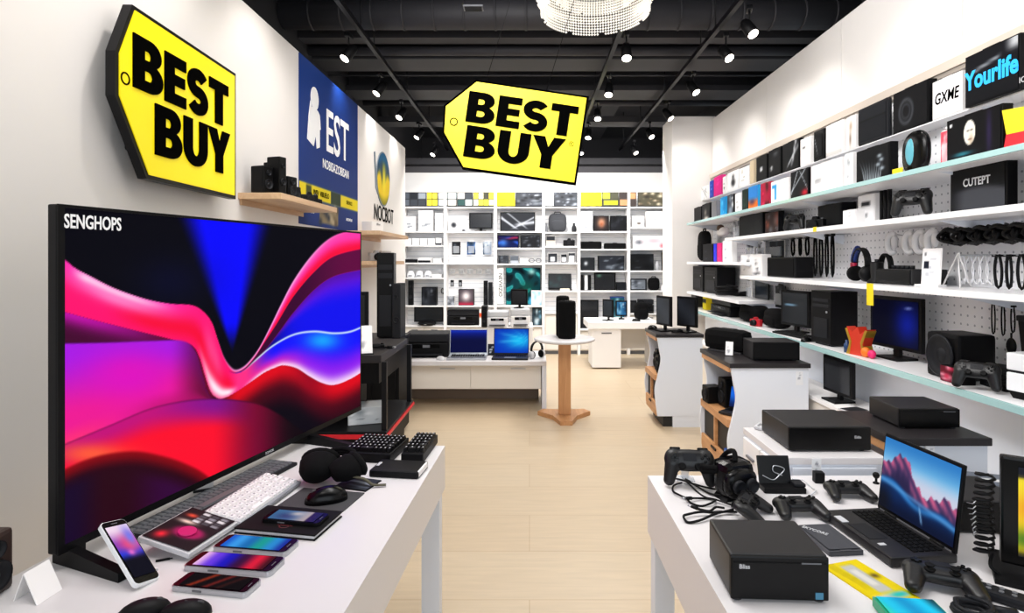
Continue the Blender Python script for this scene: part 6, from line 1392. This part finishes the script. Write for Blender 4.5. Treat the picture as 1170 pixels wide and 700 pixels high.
# ================================================================== BACK WALL SHELVING
SB = F/YB
def bx_(px): return (px-CX)/SB
def bz(py): return H+(CY-py)/SB
BAYS = {1: (460, 508.5, [264, 280, 300, 317, 349, 372]), 2: (508.5, 566, [264, 300.5, 349, 372]), 3: (566, 621, [264, 283, 301, 349, 372]), 4: (621, 661.5, [265, 281, 300, 332, 357]), 5: (661.5, 718.5, [264, 284.5, 309, 332, 376]), 6: (718.5, 767, [259.5, 284, 309, 332, 358])}
bayname = {1: 'leftmost', 2: 'second', 3: 'third', 4: 'fourth', 5: 'fifth', 6: 'rightmost'}
for k, (a_, b_, sh) in BAYS.items():
    x0, x1 = bx_(a_), bx_(b_); t = thing('shelving_unit', '%s white shelving unit from the left on the back wall' % bayname[k], 'shelving unit', (x0, YB, 0)); w_ = x1-x0; top = bz(219)
    for xx in (0, w_-.022): MB().box(xx, xx+.022, .0, .28, 0, top).build('side_panel', WHITEC, t)
    MB().box(.022, w_-.022, .26, .28, 0, top).build('back_panel', SLAT, t)
    for s in sh: MB().box(.022, w_-.022, .0, .26, bz(s)-.022, bz(s), b=.002).build('shelf', WHITEC, t)
    MB().box(.0, w_, .0, .26, bz(236.5)-.015, bz(236.5)).build('shelf', WHITEC, t)
    zb = bz(sh[-1]); n = 2 if k in (1, 2, 3, 5) else 1
    MB().box(.022, w_-.022, .05, .26, .06, zb-.03).build('base_cabinet', CREAM, t)
    for i in range(n):
        d_ = MB().box(.03+i*(w_-.05)/n, .03+(i+1)*(w_-.05)/n-.01, .03, .05, .08, zb-.04, b=.003).build('door', CREAM, t)
        MB().box(.03+(i+.5)*(w_-.05)/n-.05, .03+(i+.5)*(w_-.05)/n+.05, .022, .03, zb-.075, zb-.065).build('door_handle', MID, d_)
    MB().box(.03, w_-.03, .08, .25, 0, .06).build('toe_kick', MID, t)
# picture header boxes above the shelves
def collage(cols, seed, nx, ny, bg='2a2c30'): return A_grid(bg, cols, nx, ny, seed, .06)
DG = ['3a3e44', '5a6068', '22252a', '8a9098', '4a5058']; YG = ['f0e23a', 'd8d8a0', 'c8c040', '3a3a30', 'f4f0d0']; TQ = ['8ad0d8', 'd8e8e4', 'e8b8b0', '2a4a48', 'f0e8d8', '3a8a90']
HD = [(458.5, 487, collage(DG, 1, 3, 2), 'dark photo collage, leftmost in the header row'), (487.5, 500, collage(YG, 2, 2, 2, '3a3818'), 'yellow trimmed photo collage, second in the header row'), (500.5, 522, collage(TQ, 3, 2, 2), 'pink and turquoise photo collage in the header row'), (522.5, 540, collage(TQ+DG, 4, 2, 2), 'turquoise and dark green photo collage in the header row'), (540.5, 564.5, collage(YG, 5, 4, 2, '4a4a2a'), 'yellow photo collage ending the left half of the header row'),
      (567, 588.5, A_plain('f8ea1a', '8a8010', 4, 2), 'plain bright yellow panel, first of the right half of the header row'), (589, 620, A_photo('3a3d44', ['a8acb4', '15171b', '6a7078'], 6, 16, .12), 'grey crowd photo right of the first yellow panel in the header row'), (623, 632.5, A_plain('eef0f2', 'a8aeb8', 3, 5), 'white text panel in the header row'), (633, 660, A_photo('34373d', ['9aa0aa', '15171b', '5a6068'], 8, 16, .12), 'grey speckled photo right of the white text panel'),
      (663.5, 687.5, A_plain('f8ea1a', '8a8010', 7, 2), 'bright yellow panel above the fifth shelving unit'), (688, 707, lambda u, v: rect(collage(['d8dcd8', '4a4a3a', 'c8d838'], 9, 2, 2, '3a3a30')(u, v), u, v, .1, .95, .08, .4, 'd8e020'), 'dark panel with lime green strip in the header row'), (707.5, 727, collage(['c08a60', '8a8078', 'e0c8a8', '3a3230'], 10, 2, 2, '4a4038'), 'brown orange photo collage in the header row'), (729, 757.5, A_photo('4a4638', ['b8a890', '6a5c48', 'd8ccb0', '2a2620'], 11, 18, .12), 'beige speckled photo in the header row'), (758, 766.5, A_photo('f0e020', ['8a7a10', 'f8ea3a'], 12, 4), 'narrow yellow panel, rightmost in the header row')]
for a_, b_, art, lab in HD:
    x0, x1 = bx_(a_), bx_(b_); t = thing('header_panel', lab, 'picture panel', ((x0+x1)/2, YB+.005, bz(235.5)), 0, 'header pictures above the back shelves'); h_ = bz(219.5)-bz(235.5)
    MB().box(-(x1-x0)/2, (x1-x0)/2, 0, .03, 0, h_, b=.002).build('light_box', DARK, t); panel('printed_front', (x1-x0)*.98, h_*.95, art, t, (0, -.003, h_*.025), res=(32, 14), mat=BACKLIT)
def bpos(p0, p1, sy, dy=.06): return ((bx_(p0)+bx_(p1))/2, YB+dy, bz(sy)), bx_(p1)-bx_(p0)
def bbox(p0, p1, yt, sy, label, art, mat=None, d=.10, dy=.10, group=None, style=0, res=None, name='carton', rz=0):
    l, w_ = bpos(p0, p1, sy, dy); return carton(name, label, 'box', w_, d, (sy-yt)/SB, art, l, rz, mat, group, res, style)
WG = A_plain('f3f2f2', 'b0b4bc', 3, 3)
# unit 1
bbox(462, 474, 247, 264, 'small white box with grey print at left of top shelf, leftmost back unit', A_plain('efeff0', '8a8e96', 4, 4))
bbox(477, 494, 240, 264, 'tall white carton on top shelf of the leftmost back unit', A_plain('f4f4f4', '8a8e96', 22, 3))
bbox(496.5, 506, 243, 264, 'slim white carton right end of top shelf, leftmost back unit', A_plain('ecedf0'))
for k in range(4):
    bbox(461+9*k, 469+9*k, 272, 280, 'small white carton, one of four alike on second shelf of leftmost back unit', A_plain('f4f4f4', 'd0d2d6', k), group='small white cartons in the leftmost back unit', res=(4, 4))
bbox(497, 504, 271.5, 280, 'small white pack with dark edge ending the second shelf of leftmost back unit', A_bands([(.3, '3a3a40'), (.7, 'efefef')]))
bbox(460.5, 475, 296, 300, 'flat black case left on third shelf of leftmost back unit', A_plain('151518'), BK, d=.2, dy=.12); bbox(477, 492, 294, 300, 'flat white box with black band on third shelf of leftmost back unit', A_bands([(.45, '1a1a1d'), (.55, 'f0f0f0')]), d=.2, dy=.12); bbox(495, 504, 295, 300, 'flat white box right on third shelf of leftmost back unit', WG, d=.2, dy=.12)
for k in range(3):
    l, w_ = bpos(463+10*k, 472+10*k, 317, .14); t = thing('charging_dock', 'white rounded dock, one of three alike on fourth shelf of leftmost back unit', 'dock', l, 0, 'white docks in the leftmost back unit'); MB().lathe([(0, 0), (.06, 0), (.065, .03), (.05, .09), (.03, .11), (0, .115)], 18).build('shell', M('white_gloss', 'eff0f2', .25), t); MB().box(-.03, .03, -.066, -.055, .02, .035).build('front_slot', MID, t)
bbox(493, 504, 313, 317, 'flat pale tray right on fourth shelf of leftmost back unit', A_plain('e4e5e8'), d=.2, dy=.12)
l, w_ = bpos(465, 470.5, 349, .12); speaker_box('speaker', 'slim tall black speaker in the leftmost back unit', w_, .09, .40, l, 0, cones=2)
bbox(481, 498, 328, 349, 'square dark printed box in the leftmost back unit', A_photo('1a1c22', ['3a3e46', '0c0d10', '6a7078'], 5), BK, d=.16, dy=.12)
l, w_ = bpos(501, 505, 336, .24); t = thing('earphone_loop', 'tiny dark earphone loop on the slatted back of leftmost back unit', 'earphone', l, 0); MB().tube([(.02*math.cos(a), 0, .04+.04*math.sin(a)) for a in np.linspace(0, 5.4, 14)], .007, 6).build('cord', DARK, t); MB().ell((.02, -.005, .0), (.012, .01, .014), n=10).build('earbud', DARK, t)
l, w_ = bpos(471, 505, 372, .15); tv_flat('monitor', 'wide black monitor on bottom shelf of the leftmost back unit', 'monitor', w_, .29, A_photo('0a0b0d', ['1c1f24', '0a0b0d'], 3), l, 0)
l, w_ = bpos(476, 498, 372, .06); t = thing('black_dish', 'low black dish shaped router before the bottom monitor of leftmost back unit', 'router', l, 0); MB().lathe([(0, 0), (.10, 0), (.15, .03), (.14, .05), (.06, .075), (0, .08)], 22).build('shell', BLACK, t); MB().box(-.02, .02, -.152, -.14, .02, .035).build('led_bar', MID, t)
# unit 2
bbox(512, 526, 249.5, 264, 'white box with dark camera print on top shelf of the second back unit', lambda u, v: blob(fill(u, 'f2f2f2'), u, v, .42, .5, .25, .25, '2a2c32', 2)); l, w_ = bpos(527, 531, 264, .1); camera_obj('camera', 'tiny grey camera between white box and screen in the second back unit', .055, l, 0, mat=MID)
l, w_ = bpos(535, 562, 264, .14); tv_flat('monitor', 'dark monitor on top shelf of the second back unit', 'monitor', w_, .305, A_grad(['30343c', '24272d'], 1), l, 0)
for k, (a_, cols) in enumerate(((514.5, ['15171b', '4a5058', '0a0b0d']), (532, ['3a5a8a', 'b8c8e0', '22303f']), (550.5, ['8a96a8', '2a3a4a', 'd0d8e0']))):
    l, w_ = bpos(a_, a_+10.5, 291, .17); hang_pack('hanging_pack', ['black patterned', 'blue grey', 'pale silver blue'][k]+' blister pack hanging in the second back unit', 'pack', w_, .24, A_photo(cols[0], cols[1:], k+2, 8), l, 0)
for k in range(3):
    bbox(513+18*k, 527+18*k, 293.5, 300.5, 'low white carton, one of three alike under the hanging packs of second back unit', A_plain('f4f4f4', 'c4c8ce', k), group='low white cartons in the second back unit', dy=.2, res=(4, 4))
for k in range(5):
    l, w_ = bpos(511+10.5*k, 519+10.5*k, 313.5, .20); hang_pack('white_adapter_pack', 'small pale adapter pack, one of a row of five in second back unit', 'pack', .10, .11, A_photo('e4e6ea', ['a8aeb6', 'f4f4f4'], 4, 5), l, 0, 'pale adapter packs in the second back unit')
for a_, lab in ((512.5, 'left'), (522, 'right')):
    l, w_ = bpos(a_, a_+4.5, 328, .2); hang_pack('hanging_pack', lab+' small black gadget hanging above the grey box in second back unit', 'pack', .06, .12, A_photo('1a1c20', ['5a6068', '0a0b0d'], 2, 5), l, 0)
bbox(510.5, 519, 338, 349, 'small grey printed box in the second back unit', A_photo('6a6e76', ['2a2c32', 'b0b4bc'], 3)); bbox(523.5, 541, 330.5, 349, 'box with white glow on dark red print in the second back unit', lambda u, v: blob(mixc(fill(u, '4a4048'), hx('b01a3a'), ss(.3, .0, v)), u, v, .5, .58, .28, .28, 'fff4f6'), BK, d=.14)
for a_, lab in ((552, 'left'), (557.5, 'right')):
    l, w_ = bpos(a_, a_+4.6, 349, .13); speaker_box('speaker', lab+' of two slim black towers in the second back unit', w_, .08, .395 if a_ < 555 else .37, l, 0, cones=2, mat=BLACK if a_ < 555 else DARK)
l, w_ = bpos(510, 547, 372, .16); printer('printer', 'wide dark printer on bottom shelf of the second back unit', w_*.98, .2, .24, l, 0); bbox(547.5, 553, 353, 372, 'narrow white and orange red box beside the wide printer', A_bands([(.5, 'f0f0f0'), (.3, 'd8502a'), (.2, 'f0e8e4')]), dy=.06)
# unit 3
l, w_ = bpos(571, 611.5, 264, .14)
t = thing('framed_poster', 'dark framed monochrome landscape poster on top shelf of third back unit', 'picture', l, 0); MB().box(-w_/2, w_/2, -.012, .012, 0, .315, b=.003).build('frame', BLACK, t); panel('picture', w_*.94, .285, lambda u, v: mixc(A_slash('24262b', 'b8bcc4', 4, 5)(u, v), hx('c8ccd4'), np.exp(-((v-.35-.25*(u-.5))/.09)**2)*ss(.3, .6, u)*.8), t, (0, -.0145, .015), res=(40, 24))
l, w_ = bpos(568, 592.5, 283, .16); tv_flat('monitor', 'monitor with blue and red swirl picture in the third back unit', 'monitor', w_, .205, lambda u, v: blob(A_swirl('12205a', ['3a6ae8', 'c83a5a', '0a1030'], 5)(u, v), u, v, .25, .4, .2, .3, '4a8af0'), l, 0, mat=SCREEN, stand='none', bez=.01)
bbox(594.5, 617, 268.5, 283, 'dark box with ring prints right of the swirl monitor', A_photo('16181c', ['4a4e56', '0a0b0d', '6a707a'], 4, 9, .12), BK, d=.14)
bbox(569, 581, 291.5, 301, 'dark grey small box on middle shelf of the third back unit', A_photo('34373d', ['16181c', '5a6068'], 4), M('grey_card', '46474c', .55)); bbox(583, 592.5, 292, 301, 'grey silver small box on middle shelf of the third back unit', A_bands([(.4, 'a8acb4'), (.6, '5a6068')]), GRYC); bbox(594, 603, 295, 301, 'low white box on middle shelf of the third back unit', WG)
l, w_ = bpos(605, 618, 301, .14); t = thing('eyeglasses', 'clear framed eyeglasses on middle shelf of the third back unit', 'glasses', l, 0)
for sx in (-1, 1): MB().tube([(sx*.055+.04*math.cos(a), 0, .05+.032*math.sin(a)) for a in np.linspace(0, 2*PI, 15)[:-1]], .005, 6, closed=True).build('rim', MID, t); MB().tube([(sx*.095, 0, .055), (sx*.095, .1, .05), (sx*.095, .13, .02)], .004, 6).build('temple_arm', MID, t)
MB().tube([(-.016, 0, .055), (.016, 0, .055)], .004, 6).build('bridge', MID, t)
l, w_ = bpos(577.5, 618, 349, .16)
def teal(u, v):
    c = fill(u, '083a42'); n1 = np.sin(u*9+3*np.sin(v*7))+np.sin(v*13+2*np.sin(u*11+1)); c = mixc(c, hx('1f9a9c'), ss(.2, 1.6, n1)); c = mixc(c, hx('04161c'), ss(-.3, -1.6, n1)); c = mixc(c, hx('58d0c8'), np.exp(-((n1-1.1)/.22)**2)*.7); c = mixc(c, hx('0a5a44'), np.exp(-((u-.6)/.25)**2-((v-.45)/.2)**2)*.6); c = blob(c, u, v, .75, .9, .1, .08, 'a8e0d8'); return mixc(c, hx('5ac0e8'), ss(.62, .72, u)*ss(.25, .15, v))
t = thing('teal_poster', 'large teal and green underwater poster standing in the third back unit', 'picture', l, 0); MB().box(-w_/2, w_/2, -.01, .01, 0, .605).build('board', DARK, t); panel('picture', w_*.97, .59, teal, t, (0, -.0125, .008), res=(44, 60), mat=SCREEN)  # printed poster made to glow by giving it the screen material
l, w_ = bpos(568, 575, 347, .06); t = thing('vertical_sign', 'narrow white sign with vertical dark lettering left of the teal poster', 'sign', l, 0); MB().box(-w_/2, w_/2, -.004, .004, 0, .57).build('board', WHITEC, t); tx = text('NEVVIZIO', .085, DARK, t, (0, -.006, .30), bold=.01); tx.rotation_euler = (PI/2, PI/2, 0)
bbox(607, 619, 332, 349, 'pale blue white box in front of the teal poster right side', A_photo('d8e8f0', ['3a6a8a', 'f4f8fa', '8ac0d8'], 3), dy=.06)
l, w_ = bpos(567, 577, 372, .1); speaker_box('speaker', 'black box speaker at lower left of the third back unit', w_, .14, .22, l, 0); bbox(608, 619, 352, 372, 'dark box with blue grey print at lower right of the third back unit', A_photo('2a3a44', ['6a9ab0', '10161a', 'c8d8e0'], 6), BK)
# unit 4
l, w_ = bpos(627, 648, 265, .14); t = pouch('backpack', 'rounded dark grey backpack on top shelf of the fourth back unit', w_, .2, .33, l, 0, mat=M('grey_fabric', '34363b', .9), cat='bag')
for k, (a_, b_, yt, lab) in enumerate(((622.5, 626, 253, 'small grey bottle left of the grey backpack'), (649, 653, 252, 'small pale bottle right of the grey backpack'), (654, 659, 254, 'small dark jar right of the grey backpack'))):
    l, w_ = bpos(a_, b_, 265, .12); tag(MB().lathe([(w_*.45, 0), (w_*.5, .02), (w_*.48, .09), (w_*.25, .12), (w_*.25, .15), (0, .15)], 14).build('bottle', [MID, LIGHT, DARK][k], None, l), lab, 'bottle')
bbox(624, 634.5, 269, 281, 'box with dark lid and beige print in the fourth back unit', A_bands([(.55, 'c8b8a8'), (.45, '24262b')])); l, w_ = bpos(643, 658.5, 281, .13); camera_obj('camera', 'black camera on second shelf of the fourth back unit', w_*.85, l, 0)
bbox(626, 637, 289, 300, 'small dark framed box on third shelf of the fourth back unit', lambda u, v: rect(fill(u, '26282d'), u, v, .25, .75, .1, .65, 'd0d2d6')); bbox(641, 648, 290, 300, 'left white and black box on third shelf of the fourth back unit', lambda u, v: rect(fill(u, '1e2024'), u, v, .15, .85, .1, .6, 'ececee')); bbox(649.5, 657.5, 288.5, 300, 'right white and black box on third shelf of the fourth back unit', lambda u, v: rect(fill(u, '2a2c31'), u, v, .1, .9, .05, .7, 'e4e4e8'))
l, w_ = bpos(627, 654, 332, .13); laptop('laptop', 'open black laptop with teal tinted screen in the fourth back unit', w_, .17, .25, A_photo('0a1416', ['1a4a48', '05090a', '2a2c30'], 5), l, .0, open_=96, mat=SCREEND, res=(16, 10)); bbox(640, 651, 329.5, 332, 'low cream box on the shelf edge under the black laptop', A_plain('efe9d8'), d=.06, dy=.03, mat=M('cream_card', 'e9e2cc', .5))
# unit 5
bbox(664, 677.5, 241, 264, 'tall white printed box on top shelf of the fifth back unit', A_photo('e4e6ec', ['8a90a0', 'f4f4f8', '5a6070'], 4, 9, .12)); bbox(679, 696.5, 246, 264, 'box with orange portrait glow on top shelf of the fifth back unit', lambda u, v: blob(blob(fill(u, '1a1618'), u, v, .5, .55, .25, .3, 'c89070'), u, v, .5, .45, .12, .15, '8a4a30'), BK); bbox(698, 717, 246, 264, 'black box right on top shelf of the fifth back unit', A_photo('121317', ['24262c', '0a0b0d'], 5), BK)
for a_, b_, lab in ((663.5, 688.5, 'left'), (691.5, 716.5, 'right')):
    l, w_ = bpos(a_, b_, 284.5, .14); t = thing('soundbar', lab+' black soundbar on second shelf of the fifth back unit', 'soundbar', l, 0); MB().box(-w_/2, w_/2, -.05, .05, .006, .125 if lab == 'left' else .10, b=.02).build('grille_body', FABRIC, t); MB().box(-w_*.1, w_*.1, -.03, .03, .118 if lab == 'left' else .094, .129 if lab == 'left' else .105, b=.004).build('control_strip', DARK, t); MB().box(-w_*.4, w_*.4, -.04, .04, 0, .01).build('foot', RUBBER, t)
bbox(664, 680, 294, 309, 'dark box with pale triangle print on third shelf of the fifth back unit', lambda u, v: blob(fill(u, '1a1c20'), u, v, .35, .55, .12, .15, 'd0d4da'), BK); bbox(684, 714, 292, 309, 'wide dark box with grey devices print on third shelf of the fifth back unit', A_photo('20232a', ['4a5058', '101216', '7a828c'], 6, 10, .12), BK)
for k, (a_, b_, mt, lab) in enumerate(((664, 667.5, BLACK, 'black slim upright console, left of three in the fifth back unit'), (668.5, 672, M('white_gloss', 'eff0f2', .25), 'white slim upright console in the fifth back unit'), (672.8, 676, BLACK, 'black slim upright console right of the white one'))):
    l, w_ = bpos(a_, b_, 332, .14); t = thing('upright_console', lab, 'game console', l, 0); MB().box(-w_/2, w_/2, -.07, .07, .01, .25, b=.008).build('shell', mt, t); MB().box(-w_*.6, w_*.6, -.05, .05, 0, .012).build('stand_base', DARK, t)
l, w_ = bpos(680, 705, 332, .15); tv_flat('monitor', 'black monitor with green logo glow on fourth shelf of the fifth back unit', 'monitor', w_, .285, lambda u, v: blob(fill(u, '101317'), u, v, .2, .88, .12, .07, '8ad8b0'), l, 0, stand='none'); bbox(705.5, 716, 322.5, 332, 'low black box beside the green glow monitor', A_plain('15171b'), BK, dy=.12)
l, w_ = bpos(664, 685, 376, .15); tv_flat('monitor', 'tall black panel monitor at lower left of the fifth back unit', 'monitor', w_, .46, A_grad(['14161a', '1c1f24'], .8), l, 0, stand='none')
bbox(698, 714, 339, 376, 'tall teal blue printed box at lower right of the fifth back unit', A_photo('1a4a5a', ['3a9ab0', '0a1c24', 'a8d0d8'], 6), NAVY)
# unit 6
bbox(723, 737, 246.5, 259.5, 'white box with small camera print on top shelf of the rightmost back unit', lambda u, v: blob(fill(u, 'f0f0f1'), u, v, .55, .35, .2, .12, '5a5048', 2)); bbox(739, 764.5, 241, 259.5, 'wide white carton on top shelf of the rightmost back unit', A_plain('f4f4f4', 'b8bcc4', 9, 4))
bbox(724, 764, 269, 284, 'wide white carton with pink print in the rightmost back unit', lambda u, v: blob(blob(blob(fill(u, 'f4eef0'), u, v, .15, .5, .12, .2, '5a6068'), u, v, .6, .6, .25, .25, 'f0b8c0'), u, v, .9, .2, .1, .2, 'd83a4a'), dy=.14, d=.16)
bbox(720, 747.5, 290, 309, 'big black box on third shelf of the rightmost back unit', A_photo('121316', ['2a2c31', '0a0b0d'], 3), BK, d=.16, dy=.12); l, w_ = bpos(750, 755, 309, .12); tag(MB().lathe([(.035, 0), (.035, .10), (.02, .13), (.02, .15), (0, .15)], 14).build('bottle', LIGHT, None, l), 'small white bottle between black boxes in the rightmost back unit', 'bottle'); bbox(758, 765, 288, 309, 'narrow black box right on third shelf of the rightmost back unit', A_photo('1a1b1f', ['4a4e55', '0a0b0d'], 6), BK)
l, w_ = bpos(721, 741, 332, .14); t = thing('photo_frame', 'dark framed grey photo frame in the rightmost back unit', 'picture', l, 0); MB().box(-w_/2, w_/2, -.01, .01, 0, .19, b=.004).build('frame', DARK, t); panel('picture', w_*.8, .15, A_photo('6a7078', ['a8aeb8', '3a3e46'], 4), t, (0, -.0125, .02), res=(12, 10)); MB().box(-.02, .02, .01, .06, 0, .09).build('strut', BLACK, t)
l, w_ = bpos(742.5, 755.5, 332, .14); pouch('camera_bag', 'small black bag right of the photo frame in rightmost back unit', w_, .14, .22, l, 0)
bbox(757, 764.5, 326, 332, 'low white carton at far right of the photo frame shelf', WG)
l, w_ = bpos(720, 729, 358, .14); tv_flat('tablet', 'small black tablet on bottom shelf of the rightmost back unit', 'tablet', w_, .2, A_grad(['14161a', '22252a'], 1), l, 0, stand='none'); l, w_ = bpos(731, 748, 358, .14); printer('printer', 'compact black printer on bottom shelf of the rightmost back unit', w_, .18, .22, l, 0)
